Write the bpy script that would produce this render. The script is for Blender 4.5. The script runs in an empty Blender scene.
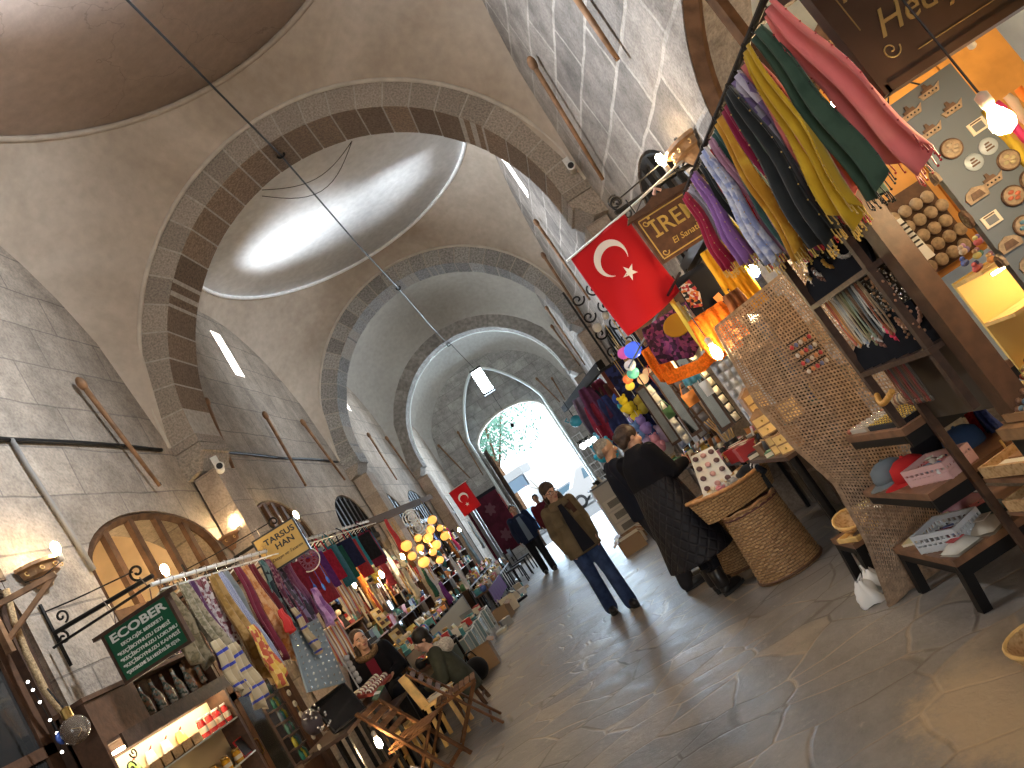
import bpy, math, random
from mathutils import Vector, Matrix, Euler
rnd = random.Random(7)
S = bpy.context.scene
COL = S.collection
pi = math.pi
R_ = math.radians
# ---------------------------------------------------------------- materials
MATS = {}
def nd(nt, t, **kw):
    n = nt.nodes.new(t)
    for k, v in kw.items(): setattr(n, k, v)
    return n
def M(name, col=(.5,.5,.5), rough=.6, metal=0., var=0., scale=12., bump=0., emit=0., trans=0., isl=0., coat=0., sheen=0., alpha=1., col2=None, ior=1.45):
    """plain procedural material: base colour, noise variation, per-piece variation, bump"""
    if name in MATS: return MATS[name]
    m = bpy.data.materials.new(name); m.use_nodes = True; MATS[name] = m
    nt = m.node_tree; b = nt.nodes['Principled BSDF']; L = nt.links.new
    c = (*col, 1)
    b.inputs['Base Color'].default_value = c
    b.inputs['Roughness'].default_value = rough
    b.inputs['Metallic'].default_value = metal
    b.inputs['Transmission Weight'].default_value = trans
    b.inputs['Coat Weight'].default_value = coat
    b.inputs['Sheen Weight'].default_value = sheen
    b.inputs['IOR'].default_value = ior
    if rough >= .75: b.inputs['Specular IOR Level'].default_value = .12
    b.inputs['Alpha'].default_value = alpha
    if emit:
        b.inputs['Emission Color'].default_value = c
        b.inputs['Emission Strength'].default_value = emit
    if var or bump or col2:
        tc = nd(nt, 'ShaderNodeTexCoord'); no = nd(nt, 'ShaderNodeTexNoise')
        no.inputs['Scale'].default_value = scale; no.inputs['Detail'].default_value = 5
        L(tc.outputs['Object'], no.inputs['Vector'])
        if var or col2:
            mx = nd(nt, 'ShaderNodeMix', data_type='RGBA')
            mx.inputs['A'].default_value = tuple(max(0, x*(1-var)) for x in col)+(1,)
            mx.inputs['B'].default_value = (*(col2 or tuple(min(1, x*(1+var)) for x in col)), 1)
            rp = nd(nt, 'ShaderNodeValToRGB'); rp.color_ramp.elements[0].position = .35; rp.color_ramp.elements[1].position = .65
            L(no.outputs['Fac'], rp.inputs['Fac']); L(rp.outputs['Color'], mx.inputs['Factor'])
            L(mx.outputs['Result'], b.inputs['Base Color'])
        if bump:
            bp = nd(nt, 'ShaderNodeBump'); bp.inputs['Strength'].default_value = bump; bp.inputs['Distance'].default_value = .02
            L(no.outputs['Fac'], bp.inputs['Height']); L(bp.outputs['Normal'], b.inputs['Normal'])
    if isl:
        g = nd(nt, 'ShaderNodeNewGeometry'); hv = nd(nt, 'ShaderNodeHueSaturation')
        mr = nd(nt, 'ShaderNodeMapRange'); mr.inputs['To Min'].default_value = 1-isl; mr.inputs['To Max'].default_value = 1+isl
        L(g.outputs['Random Per Island'], mr.inputs['Value']); L(mr.outputs['Result'], hv.inputs['Value'])
        src = b.inputs['Base Color'].links[0].from_socket if b.inputs['Base Color'].links else None
        if src: L(src, hv.inputs['Color'])
        else: hv.inputs['Color'].default_value = c
        L(hv.outputs['Color'], b.inputs['Base Color'])
    return m

def pattern(name, cols, kind='voronoi', scale=30., rough=.8, stretch=(1,1,1), sheen=.0, mix=None):
    """patterned cloth / printed surface: a colour ramp over a voronoi, wave, checker or noise texture"""
    if name in MATS: return MATS[name]
    m = bpy.data.materials.new(name); m.use_nodes = True; MATS[name] = m
    nt = m.node_tree; b = nt.nodes['Principled BSDF']; L = nt.links.new
    tc = nd(nt, 'ShaderNodeTexCoord'); mp = nd(nt, 'ShaderNodeMapping'); mp.inputs['Scale'].default_value = stretch
    L(tc.outputs['Object'], mp.inputs['Vector'])
    if kind == 'voronoi':
        t = nd(nt, 'ShaderNodeTexVoronoi'); t.inputs['Scale'].default_value = scale; out = t.outputs['Color']
    elif kind == 'dots':
        t = nd(nt, 'ShaderNodeTexVoronoi'); t.inputs['Scale'].default_value = scale; out = t.outputs['Distance']
    elif kind == 'wave':
        t = nd(nt, 'ShaderNodeTexWave'); t.inputs['Scale'].default_value = scale; t.bands_direction = 'Z'; t.inputs['Distortion'].default_value = 3; t.inputs['Detail'].default_value = 2; out = t.outputs['Fac']
    else:
        t = nd(nt, 'ShaderNodeTexNoise'); t.inputs['Scale'].default_value = scale; t.inputs['Detail'].default_value = 4; out = t.outputs['Fac']
    L(mp.outputs['Vector'], t.inputs['Vector'])
    rp = nd(nt, 'ShaderNodeValToRGB'); cr = rp.color_ramp; cr.interpolation = 'CONSTANT' if kind != 'noise' else 'LINEAR'
    n = len(cols); lo, hi = ((.0, 1.) if kind in ('wave',) else ((.3, .7) if kind == 'noise' else (.1, .9)))
    if kind == 'dots': lo, hi = .0, .7
    while len(cr.elements) < n: cr.elements.new(.5)
    for i, c in enumerate(cols):
        cr.elements[i].position = lo + (hi-lo)*i/n; cr.elements[i].color = (*c, 1)
    L(out, rp.inputs['Fac']); L(rp.outputs['Color'], b.inputs['Base Color'])
    b.inputs['Roughness'].default_value = rough; b.inputs['Sheen Weight'].default_value = sheen; b.inputs['Specular IOR Level'].default_value = .15
    return m

def stone_mat(name, plane, c1, c2, mortar, bw=.85, rh=.42, ms=.012, dark=.5, off=.5, warp=.03):
    """ashlar masonry laid in world metres; plane 'yz' for side walls, 'xz' for end walls"""
    m = bpy.data.materials.new(name); m.use_nodes = True; MATS[name] = m
    nt = m.node_tree; b = nt.nodes['Principled BSDF']; L = nt.links.new
    tc = nd(nt, 'ShaderNodeTexCoord'); sp = nd(nt, 'ShaderNodeSeparateXYZ'); cb = nd(nt, 'ShaderNodeCombineXYZ')
    L(tc.outputs['Object'], sp.inputs[0])
    L(sp.outputs['Y' if plane == 'yz' else 'X'], cb.inputs['X']); L(sp.outputs['Z'], cb.inputs['Y'])
    n0 = nd(nt, 'ShaderNodeTexNoise'); n0.inputs['Scale'].default_value = 1.6; L(tc.outputs['Object'], n0.inputs['Vector'])
    vm = nd(nt, 'ShaderNodeVectorMath', operation='MULTIPLY_ADD'); vm.inputs[1].default_value = (warp*2,)*3
    L(n0.outputs['Color'], vm.inputs[0]); L(cb.outputs[0], vm.inputs[2])
    br = nd(nt, 'ShaderNodeTexBrick'); br.offset = off; br.squash = 1.35; br.squash_frequency = 3
    br.inputs['Scale'].default_value = 1; br.inputs['Brick Width'].default_value = bw; br.inputs['Row Height'].default_value = rh
    br.inputs['Mortar Size'].default_value = ms; br.inputs['Mortar Smooth'].default_value = .4
    br.inputs['Color1'].default_value = (*c1, 1); br.inputs['Color2'].default_value = (*c2, 1); br.inputs['Mortar'].default_value = (*mortar, 1)
    L(vm.outputs[0], br.inputs['Vector'])
    n1 = nd(nt, 'ShaderNodeTexNoise'); n1.inputs['Scale'].default_value = 3.; n1.inputs['Detail'].default_value = 8; n1.inputs['Roughness'].default_value = .7
    L(tc.outputs['Object'], n1.inputs['Vector'])
    n2 = nd(nt, 'ShaderNodeTexNoise'); n2.inputs['Scale'].default_value = 45.; n2.inputs['Detail'].default_value = 6
    L(tc.outputs['Object'], n2.inputs['Vector'])
    r1 = nd(nt, 'ShaderNodeMapRange'); r1.inputs['From Min'].default_value = .35; r1.inputs['From Max'].default_value = .65
    r1.inputs['To Min'].default_value = 1-dark; r1.inputs['To Max'].default_value = 1.18; L(n1.outputs['Fac'], r1.inputs['Value'])
    r2 = nd(nt, 'ShaderNodeMapRange'); r2.inputs['From Min'].default_value = .3; r2.inputs['From Max'].default_value = .6
    r2.inputs['To Min'].default_value = .75; r2.inputs['To Max'].default_value = 1.08; L(n2.outputs['Fac'], r2.inputs['Value'])
    mu = nd(nt, 'ShaderNodeMath', operation='MULTIPLY'); L(r1.outputs[0], mu.inputs[0]); L(r2.outputs[0], mu.inputs[1])
    mx = nd(nt, 'ShaderNodeMix', data_type='RGBA', blend_type='MULTIPLY'); mx.inputs['Factor'].default_value = 1
    L(br.outputs['Color'], mx.inputs['A']); L(mu.outputs[0], mx.inputs['B']); L(mx.outputs['Result'], b.inputs['Base Color'])
    b.inputs['Roughness'].default_value = .9
    ad = nd(nt, 'ShaderNodeMath', operation='MULTIPLY_ADD'); ad.inputs[1].default_value = -.6; L(br.outputs['Fac'], ad.inputs[0]); L(n2.outputs['Fac'], ad.inputs[2])
    bp = nd(nt, 'ShaderNodeBump'); bp.inputs['Strength'].default_value = .6; bp.inputs['Distance'].default_value = .02
    L(ad.outputs[0], bp.inputs['Height']); L(bp.outputs['Normal'], b.inputs['Normal'])
    return m

def weave_mat(name, c1, c2, gap, bw=.055, rh=.022):
    """basketry: woven rows round an upright wall, from the object's own angle and height"""
    m = bpy.data.materials.new(name); m.use_nodes = True; MATS[name] = m
    nt = m.node_tree; b = nt.nodes['Principled BSDF']; L = nt.links.new
    tc = nd(nt, 'ShaderNodeTexCoord'); sp = nd(nt, 'ShaderNodeSeparateXYZ'); cb = nd(nt, 'ShaderNodeCombineXYZ'); L(tc.outputs['Object'], sp.inputs[0])
    at = nd(nt, 'ShaderNodeMath', operation='ARCTAN2'); L(sp.outputs['Y'], at.inputs[0]); L(sp.outputs['X'], at.inputs[1])
    sc = nd(nt, 'ShaderNodeMath', operation='MULTIPLY'); sc.inputs[1].default_value = .27; L(at.outputs[0], sc.inputs[0]); L(sc.outputs[0], cb.inputs['X']); L(sp.outputs['Z'], cb.inputs['Y'])
    br = nd(nt, 'ShaderNodeTexBrick'); br.inputs['Scale'].default_value = 1; br.inputs['Brick Width'].default_value = bw; br.inputs['Row Height'].default_value = rh; br.inputs['Mortar Size'].default_value = .0028; br.inputs['Mortar Smooth'].default_value = .6
    br.inputs['Color1'].default_value = (*c1, 1); br.inputs['Color2'].default_value = (*c2, 1); br.inputs['Mortar'].default_value = (*gap, 1); br.inputs['Bias'].default_value = 0
    L(cb.outputs[0], br.inputs['Vector']); L(br.outputs['Color'], b.inputs['Base Color']); b.inputs['Roughness'].default_value = .6
    bp = nd(nt, 'ShaderNodeBump'); bp.inputs['Strength'].default_value = .8; bp.inputs['Distance'].default_value = .01; bp.invert = True; L(br.outputs['Fac'], bp.inputs['Height']); L(bp.outputs['Normal'], b.inputs['Normal'])
    return m

def plaster_mat(name, c, stain, amt=.5, sc=.7, crack=False):
    m = bpy.data.materials.new(name); m.use_nodes = True; MATS[name] = m
    nt = m.node_tree; b = nt.nodes['Principled BSDF']; L = nt.links.new
    tc = nd(nt, 'ShaderNodeTexCoord')
    n1 = nd(nt, 'ShaderNodeTexNoise'); n1.inputs['Scale'].default_value = sc; n1.inputs['Detail'].default_value = 9; n1.inputs['Roughness'].default_value = .62; n1.inputs['Distortion'].default_value = .6
    n2 = nd(nt, 'ShaderNodeTexNoise'); n2.inputs['Scale'].default_value = 9; n2.inputs['Detail'].default_value = 8
    L(tc.outputs['Object'], n1.inputs['Vector']); L(tc.outputs['Object'], n2.inputs['Vector'])
    rp = nd(nt, 'ShaderNodeValToRGB'); rp.color_ramp.elements[0].position = .4; rp.color_ramp.elements[1].position = .68
    rp.color_ramp.elements[0].color = (0,0,0,1); rp.color_ramp.elements[1].color = (amt,amt,amt,1)
    L(n1.outputs['Fac'], rp.inputs['Fac'])
    mx = nd(nt, 'ShaderNodeMix', data_type='RGBA'); mx.inputs['A'].default_value = (*c, 1); mx.inputs['B'].default_value = (*stain, 1)
    L(rp.outputs['Color'], mx.inputs['Factor'])
    r2 = nd(nt, 'ShaderNodeMapRange'); r2.inputs['From Min'].default_value = .3; r2.inputs['From Max'].default_value = .7
    r2.inputs['To Min'].default_value = .9; r2.inputs['To Max'].default_value = 1.06; L(n2.outputs['Fac'], r2.inputs['Value'])
    m2 = nd(nt, 'ShaderNodeMix', data_type='RGBA', blend_type='MULTIPLY'); m2.inputs['Factor'].default_value = 1
    L(mx.outputs['Result'], m2.inputs['A']); L(r2.outputs[0], m2.inputs['B'])
    last = m2.outputs['Result']
    if crack:
        v = nd(nt, 'ShaderNodeTexVoronoi', feature='DISTANCE_TO_EDGE'); v.inputs['Scale'].default_value = .75
        wv = nd(nt, 'ShaderNodeVectorMath', operation='MULTIPLY_ADD'); wv.inputs[1].default_value = (.7,.7,.7)
        n3 = nd(nt, 'ShaderNodeTexNoise'); n3.inputs['Scale'].default_value = 2.5; n3.inputs['Detail'].default_value = 6
        L(tc.outputs['Object'], n3.inputs['Vector']); L(n3.outputs['Color'], wv.inputs[0]); L(tc.outputs['Object'], wv.inputs[2]); L(wv.outputs[0], v.inputs['Vector'])
        cr = nd(nt, 'ShaderNodeMapRange'); cr.inputs['From Max'].default_value = .006; cr.inputs['To Min'].default_value = .72; cr.inputs['To Max'].default_value = 1
        L(v.outputs['Distance'], cr.inputs['Value'])
        m3 = nd(nt, 'ShaderNodeMix', data_type='RGBA', blend_type='MULTIPLY'); m3.inputs['Factor'].default_value = 1
        L(last, m3.inputs['A']); L(cr.outputs[0], m3.inputs['B']); last = m3.outputs['Result']
    L(last, b.inputs['Base Color'])
    b.inputs['Roughness'].default_value = .92
    bp = nd(nt, 'ShaderNodeBump'); bp.inputs['Strength'].default_value = .25; bp.inputs['Distance'].default_value = .03
    L(n2.outputs['Fac'], bp.inputs['Height']); L(bp.outputs['Normal'], b.inputs['Normal'])
    return m

# ---------------------------------------------------------------- mesh builder
class MB:
    def __init__(s): s.v = []; s.f = []; s.mi = []; s.cur = 0
    def add(s, vs, fs):
        o = len(s.v); s.v += [tuple(p) for p in vs]
        for f in fs: s.f.append(tuple(i+o for i in f)); s.mi.append(s.cur)
        return s
    def box(s, c, d, rot=None, taper=1.):
        x, y, z = d[0]/2, d[1]/2, d[2]/2; t = taper
        vs = [(-x,-y,-z),(x,-y,-z),(x,y,-z),(-x,y,-z),(-x*t,-y*t,z),(x*t,-y*t,z),(x*t,y*t,z),(-x*t,y*t,z)]
        if rot is not None:
            e = Euler(rot).to_matrix() if not isinstance(rot, Matrix) else rot
            vs = [e @ Vector(p) for p in vs]
        vs = [(p[0]+c[0], p[1]+c[1], p[2]+c[2]) for p in vs]
        return s.add(vs, [(0,3,2,1),(4,5,6,7),(0,1,5,4),(1,2,6,5),(2,3,7,6),(3,0,4,7)])
    def bar(s, a, b, w, h=None, up=(0,0,1)):
        """rectangular bar from a to b"""
        a, b = Vector(a), Vector(b); h = h or w; d = (b-a).normalized(); u = Vector(up)
        if abs(d.dot(u)) > .98: u = Vector((1,0,0))
        r = d.cross(u).normalized(); u = r.cross(d)
        vs = []
        for p in (a, b):
            for i, j in ((-1,-1),(1,-1),(1,1),(-1,1)): vs.append(p + r*(i*w/2) + u*(j*h/2))
        return s.add(vs, [(3,2,1,0),(4,5,6,7),(0,1,5,4),(1,2,6,5),(2,3,7,6),(3,0,4,7)])
    def tube(s, pts, r, n=8, closed=False, cap=True, flat=1.):
        pts = [Vector(p) for p in pts]; k = len(pts)
        rs = r if isinstance(r, (list, tuple)) else [r]*k
        vs = []; pu = None
        for i, p in enumerate(pts):
            if closed: d = pts[(i+1) % k]-pts[i-1]
            else: d = pts[min(i+1,k-1)]-pts[max(i-1,0)]
            if d.length < 1e-9: d = Vector((0,0,1))
            d.normalize()
            if pu is None:
                u = Vector((0,0,1)) if abs(d.z) < .9 else Vector((1,0,0))
            else: u = pu
            u = (u - d*u.dot(d))
            if u.length < 1e-6: u = d.orthogonal()
            u.normalize(); pu = u; w = d.cross(u)
            for j in range(n):
                a = 2*pi*j/n; vs.append(p + u*(math.cos(a)*rs[i]*flat) + w*(math.sin(a)*rs[i]))
        fs = []
        for i in range(k if closed else k-1):
            a0, b0 = i*n, ((i+1) % k)*n
            for j in range(n): fs.append((a0+j, a0+(j+1)%n, b0+(j+1)%n, b0+j))
        if cap and not closed:
            fs.append(tuple(reversed(range(n)))); fs.append(tuple(range((k-1)*n, k*n)))
        return s.add(vs, fs)
    def lathe(s, prof, n=16, c=(0,0,0), rot=None, sx=1., sy=1., closed=False):
        """profile of (radius, z) turned about z"""
        vs = []; k = len(prof)
        for r, z in prof:
            for j in range(n):
                a = 2*pi*j/n; vs.append(Vector((r*sx*math.cos(a), r*sy*math.sin(a), z)))
        if rot is not None:
            e = rot if isinstance(rot, Matrix) else Euler(rot).to_matrix(); vs = [e @ p for p in vs]
        vs = [p + Vector(c) for p in vs]; fs = []
        for i in range(k-1):
            for j in range(n): fs.append((i*n+j, i*n+(j+1)%n, (i+1)*n+(j+1)%n, (i+1)*n+j))
        if prof[0][0] > 1e-5 and not closed: fs.append(tuple(reversed(range(n))))
        if prof[-1][0] > 1e-5 and not closed: fs.append(tuple(range((k-1)*n, k*n)))
        return s.add(vs, fs)
    def ball(s, c, r, n=12, m=8, sc=(1,1,1), rot=None):
        prof = [(max(r*math.sin(pi*i/m), 1e-6), -r*math.cos(pi*i/m)) for i in range(m+1)]
        vs = []
        for q, z in prof:
            for j in range(n):
                a = 2*pi*j/n; vs.append(Vector((q*math.cos(a)*sc[0], q*math.sin(a)*sc[1], z*sc[2])))
        if rot is not None:
            e = rot if isinstance(rot, Matrix) else Euler(rot).to_matrix(); vs = [e @ p for p in vs]
        vs = [p+Vector(c) for p in vs]; fs = []
        for i in range(m):
            for j in range(n): fs.append((i*n+j, i*n+(j+1)%n, (i+1)*n+(j+1)%n, (i+1)*n+j))
        return s.add(vs, fs)
    def prism(s, poly, t, frame=None):
        """polygon in (a,b) extruded by t; frame = (origin, axis a, axis b, axis of thickness)"""
        o, A, B, N = [Vector(q) for q in (frame or ((0,0,0),(1,0,0),(0,1,0),(0,0,1)))]
        n = len(poly); vs = [o + A*a + B*b for a, b in poly] + [o + A*a + B*b + N*t for a, b in poly]
        fs = [tuple(reversed(range(n))), tuple(range(n, 2*n))] + [(i, (i+1)%n, n+(i+1)%n, n+i) for i in range(n)]
        return s.add(vs, fs)
    def grid(s, fn, nu, nv, closeu=False):
        vs = [fn(i/nu, j/nv) for j in range(nv+1) for i in range(nu+1)]
        fs = [(j*(nu+1)+i, j*(nu+1)+i+1, (j+1)*(nu+1)+i+1, (j+1)*(nu+1)+i) for j in range(nv) for i in range(nu)]
        return s.add(vs, fs)
    def build(s, name, mats, parent=None, smooth=False, loc=None, auto=None):
        me = bpy.data.meshes.new(name); me.from_pydata(s.v, [], s.f)
        for m in (mats if isinstance(mats, (list, tuple)) else [mats]): me.materials.append(m)
        me.polygons.foreach_set('material_index', s.mi)
        if smooth: me.polygons.foreach_set('use_smooth', [True]*len(s.f))
        me.update()
        o = bpy.data.objects.new(name, me); COL.objects.link(o)
        if parent: o.parent = parent
        if loc: o.location = loc
        if auto:
            me.polygons.foreach_set('use_smooth', [True]*len(s.f))
            try: me.set_sharp_from_angle(angle=R_(auto))
            except Exception: pass
        return o
def box(c, d, rot=None): return MB().box(c, d, rot)
LABELS = {}
def tag(o, label, cat, group=None, kind=None):
    o['label'] = label; o['category'] = cat
    if group: o['group'] = group
    if kind: o['kind'] = kind
    return o
def struct(o): o['kind'] = 'structure'; return o
def E(name, loc, label, cat, rz=0, group=None):
    o = bpy.data.objects.new(name, None); COL.objects.link(o); o.empty_display_size = .1
    o.location = loc; o.rotation_euler = (0,0,rz)
    return tag(o, label, cat, group)
def dup(o, loc=None, rz=None, label=None, group=None, parent=None, rot=None, scale=None):
    c = o.copy(); COL.objects.link(c)
    if parent: c.parent = parent
    if loc is not None: c.location = loc
    if rz is not None: c.rotation_euler = (0,0,rz)
    if rot is not None: c.rotation_euler = rot
    if scale is not None: c.scale = (scale,)*3 if isinstance(scale,(int,float)) else scale
    if label: c['label'] = label
    if group: c['group'] = group
    for ch in [q for q in KIDS.get(o.name, [])] if o.name in KIDS else list(o.children): dup(ch, parent=c)
    return c
KIDS = {}
def text(name, s, size, m, parent=None, loc=(0,0,0), rot=(0,0,0), depth=.002, align='CENTER', sx=1., shear=0., bold=0.):
    cu = bpy.data.curves.new(name, 'FONT'); cu.body = s; cu.size = size; cu.extrude = depth; cu.align_x = align; cu.align_y = 'CENTER'
    cu.shear = shear; cu.offset = bold; cu.resolution_u = 3
    t = bpy.data.objects.new(name+'_c', cu); COL.objects.link(t)
    dg = bpy.context.evaluated_depsgraph_get(); dg.update()
    me = bpy.data.meshes.new_from_object(t.evaluated_get(dg)); bpy.data.objects.remove(t); bpy.data.curves.remove(cu)
    me.materials.clear(); me.materials.append(m)
    o = bpy.data.objects.new(name, me); COL.objects.link(o)
    if parent: o.parent = parent
    o.location = loc; o.rotation_euler = rot; o.scale = (sx,1,1)
    return o
def ordinal(i): return ['first','second','third','fourth','fifth','sixth','seventh','eighth','ninth','tenth','eleventh','twelfth','thirteenth','fourteenth','fifteenth','sixteenth','seventeenth','eighteenth','nineteenth','twentieth'][i] if i < 20 else str(i+1)+'th'
def arc(c, r, a0, a1, n, plane='xz', k=0.):
    out = []
    for i in range(n+1):
        a = a0+(a1-a0)*i/n
        u, w = r*math.cos(a), r*math.sin(a)
        out.append((c[0]+u, c[1], c[2]+w) if plane == 'xz' else ((c[0], c[1]+u, c[2]+w) if plane == 'yz' else (c[0]+u, c[1]+w, c[2])))
    return out
def scroll(c, r0, turns, a0, plane='yz', sgn=1, n=26):
    """spiral of wrought iron ending at its centre"""
    out = []
    for i in range(n+1):
        t = i/n; a = a0 + sgn*turns*2*pi*t; r = r0*(1-t*.85)
        u, w = r*math.cos(a), r*math.sin(a)
        out.append((c[0], c[1]+u, c[2]+w) if plane == 'yz' else (c[0]+u, c[1], c[2]+w))
    return out
# ---------------------------------------------------------------- camera
cam = bpy.data.cameras.new('camera'); camo = bpy.data.objects.new('camera', cam); COL.objects.link(camo); S.camera = camo
cam.sensor_width = 36; cam.lens = 36*750/1024; cam.clip_start = .05; cam.clip_end = 300
def _cam():
    Y = Vector((568-512, 479-384, 750)).normalized(); u = Vector((-math.sin(R_(33)), -math.cos(R_(33)), 0))
    Z = (u - Y*u.dot(Y)).normalized(); X = Y.cross(Z)
    m = Matrix.Identity(4)
    for i, r in enumerate((X, Y, Z)):
        m[i][0] = r[0]; m[i][1] = -r[1]; m[i][2] = -r[2]
    m[0][3], m[1][3], m[2][3] = 0, 0, 1.55
    return m
camo.matrix_world = _cam()

# ---------------------------------------------------------------- the vaulted hall
CX, HW, ZS, XL, XR = -.76, 2.74, 4.2, -3.5, 1.98
YB, YE = -5.0, 26.3
stone_l = stone_mat('tan ashlar', 'yz', (.38,.32,.26), (.29,.245,.20), (.20,.17,.145), .95, .46, .010, .32)
stone_r = stone_mat('grey ashlar', 'yz', (.36,.32,.285), (.20,.18,.165), (.45,.41,.37), .8, .44, .022, .45, warp=.06)
stone_e = stone_mat('pale ashlar', 'xz', (.40,.385,.355), (.32,.30,.28), (.24,.225,.21), .8, .38, .010, .35)
stone_p = stone_mat('pier ashlar', 'yz', (.46,.38,.31), (.38,.31,.25), (.29,.245,.21), .9, .42, .008, .3)
vous_a = M('brown arch stone', (.33,.285,.24), .92, var=.28, scale=45, bump=.8, isl=.16)
vous_b = M('grey arch stone', (.31,.30,.285), .92, var=.35, scale=30, bump=.8, isl=.25)
vous_c = M('pale arch stone', (.29,.27,.25), .92, var=.25, scale=10, bump=.5, isl=.15)
mortar = M('lime mortar', (.43,.39,.34), .95, var=.15, scale=25, bump=.3)
pl_dome1 = plaster_mat('stained dome plaster', (.56,.455,.41), (.42,.33,.27), .85, .55, True)
pl_beige = plaster_mat('beige plaster', (.51,.44,.365), (.34,.27,.205), .9, .6)
pl_white = plaster_mat('whitewashed plaster', (.93,.93,.93), (.82,.81,.80), .5, .9)
pl_grey = plaster_mat('grey plaster', (.42,.40,.36), (.34,.315,.28), .6, .8)
pl_trim = M('pale plaster edge', (.55,.50,.43), .9, var=.12, scale=6)
white_line = M('white painted edge', (.72,.76,.74), .8)

def floor_mat():
    m = bpy.data.materials.new('flagstones'); m.use_nodes = True
    nt = m.node_tree; b = nt.nodes['Principled BSDF']; L = nt.links.new
    tc = nd(nt, 'ShaderNodeTexCoord'); mp = nd(nt, 'ShaderNodeMapping'); mp.inputs['Scale'].default_value = (.85, 1.35, 1); mp.inputs['Rotation'].default_value = (0,0,R_(9))
    n0 = nd(nt, 'ShaderNodeTexNoise'); n0.inputs['Scale'].default_value = 1.1; n0.inputs['Detail'].default_value = 3
    va = nd(nt, 'ShaderNodeVectorMath', operation='MULTIPLY_ADD'); va.inputs[1].default_value = (.3,.3,0)
    L(tc.outputs['Object'], n0.inputs['Vector']); L(n0.outputs['Color'], va.inputs[0]); L(tc.outputs['Object'], va.inputs[2]); L(va.outputs[0], mp.inputs['Vector'])
    ve = nd(nt, 'ShaderNodeTexVoronoi', feature='DISTANCE_TO_EDGE'); ve.inputs['Scale'].default_value = 2.3; L(mp.outputs[0], ve.inputs['Vector'])
    vc = nd(nt, 'ShaderNodeTexVoronoi'); vc.inputs['Scale'].default_value = 2.3; L(mp.outputs[0], vc.inputs['Vector'])
    sp = nd(nt, 'ShaderNodeSeparateColor'); L(vc.outputs['Color'], sp.inputs[0])
    rp = nd(nt, 'ShaderNodeValToRGB'); e = rp.color_ramp.elements
    e[0].color = (.165,.15,.138,1); e[1].color = (.215,.192,.17,1); e[1].position = .75
    q = e.new(.4); q.color = (.19,.175,.162,1); q = e.new(.95); q.color = (.27,.22,.165,1)
    L(sp.outputs[0], rp.inputs['Fac'])
    n1 = nd(nt, 'ShaderNodeTexNoise'); n1.inputs['Scale'].default_value = 4; n1.inputs['Detail'].default_value = 10; n1.inputs['Roughness'].default_value = .7; L(tc.outputs['Object'], n1.inputs['Vector'])
    r1 = nd(nt, 'ShaderNodeMapRange'); r1.inputs['From Min'].default_value = .3; r1.inputs['From Max'].default_value = .7; r1.inputs['To Min'].default_value = .62; r1.inputs['To Max'].default_value = 1.4; L(n1.outputs['Fac'], r1.inputs['Value'])
    mm = nd(nt, 'ShaderNodeMix', data_type='RGBA', blend_type='MULTIPLY'); mm.inputs['Factor'].default_value = 1; L(rp.outputs['Color'], mm.inputs['A']); L(r1.outputs[0], mm.inputs['B'])
    jr = nd(nt, 'ShaderNodeMapRange'); jr.inputs['From Min'].default_value = .008; jr.inputs['From Max'].default_value = .032; jr.inputs['To Min'].default_value = 1; jr.inputs['To Max'].default_value = 0; L(ve.outputs['Distance'], jr.inputs['Value'])
    n4 = nd(nt, 'ShaderNodeTexNoise'); n4.inputs['Scale'].default_value = 1.3; L(tc.outputs['Object'], n4.inputs['Vector'])
    jc = nd(nt, 'ShaderNodeValToRGB'); jc.color_ramp.elements[0].position = .42; jc.color_ramp.elements[1].position = .58
    jc.color_ramp.elements[0].color = (.11,.09,.075,1); jc.color_ramp.elements[1].color = (.36,.28,.20,1); L(n4.outputs['Fac'], jc.inputs['Fac'])
    mj = nd(nt, 'ShaderNodeMix', data_type='RGBA'); L(jr.outputs[0], mj.inputs['Factor']); L(mm.outputs['Result'], mj.inputs['A']); L(jc.outputs['Color'], mj.inputs['B'])
    # pale worn flecks
    n5 = nd(nt, 'ShaderNodeTexNoise'); n5.inputs['Scale'].default_value = 7; n5.inputs['Detail'].default_value = 12; n5.inputs['Roughness'].default_value = .75; L(tc.outputs['Object'], n5.inputs['Vector'])
    wr = nd(nt, 'ShaderNodeMapRange'); wr.inputs['From Min'].default_value = .58; wr.inputs['From Max'].default_value = .68; wr.inputs['To Max'].default_value = .45; L(n5.outputs['Fac'], wr.inputs['Value'])
    mw = nd(nt, 'ShaderNodeMix', data_type='RGBA'); L(wr.outputs[0], mw.inputs['Factor']); L(mj.outputs['Result'], mw.inputs['A']); mw.inputs['B'].default_value = (.46,.40,.32,1)
    # one broad patch of pale ochre wear before the low bench
    sx = nd(nt, 'ShaderNodeVectorMath', operation='DISTANCE'); sm = nd(nt, 'ShaderNodeMapping'); sm.inputs['Scale'].default_value = (1, .62, 1); L(tc.outputs['Object'], sm.inputs['Vector']); L(sm.outputs[0], sx.inputs[0]); sx.inputs[1].default_value = (.86, 3.0*.62, 0)
    pa = nd(nt, 'ShaderNodeMath', operation='MULTIPLY_ADD'); pa.inputs[1].default_value = -.55; L(n5.outputs['Fac'], pa.inputs[0]); L(sx.outputs['Value'], pa.inputs[2])
    pr = nd(nt, 'ShaderNodeMapRange'); pr.inputs['From Min'].default_value = -.08; pr.inputs['From Max'].default_value = .06; pr.inputs['To Min'].default_value = .75; pr.inputs['To Max'].default_value = 0; L(pa.outputs[0], pr.inputs['Value'])
    mp2 = nd(nt, 'ShaderNodeMix', data_type='RGBA'); L(pr.outputs[0], mp2.inputs['Factor']); L(mw.outputs['Result'], mp2.inputs['A']); mp2.inputs['B'].default_value = (.42,.31,.19,1)
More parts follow.
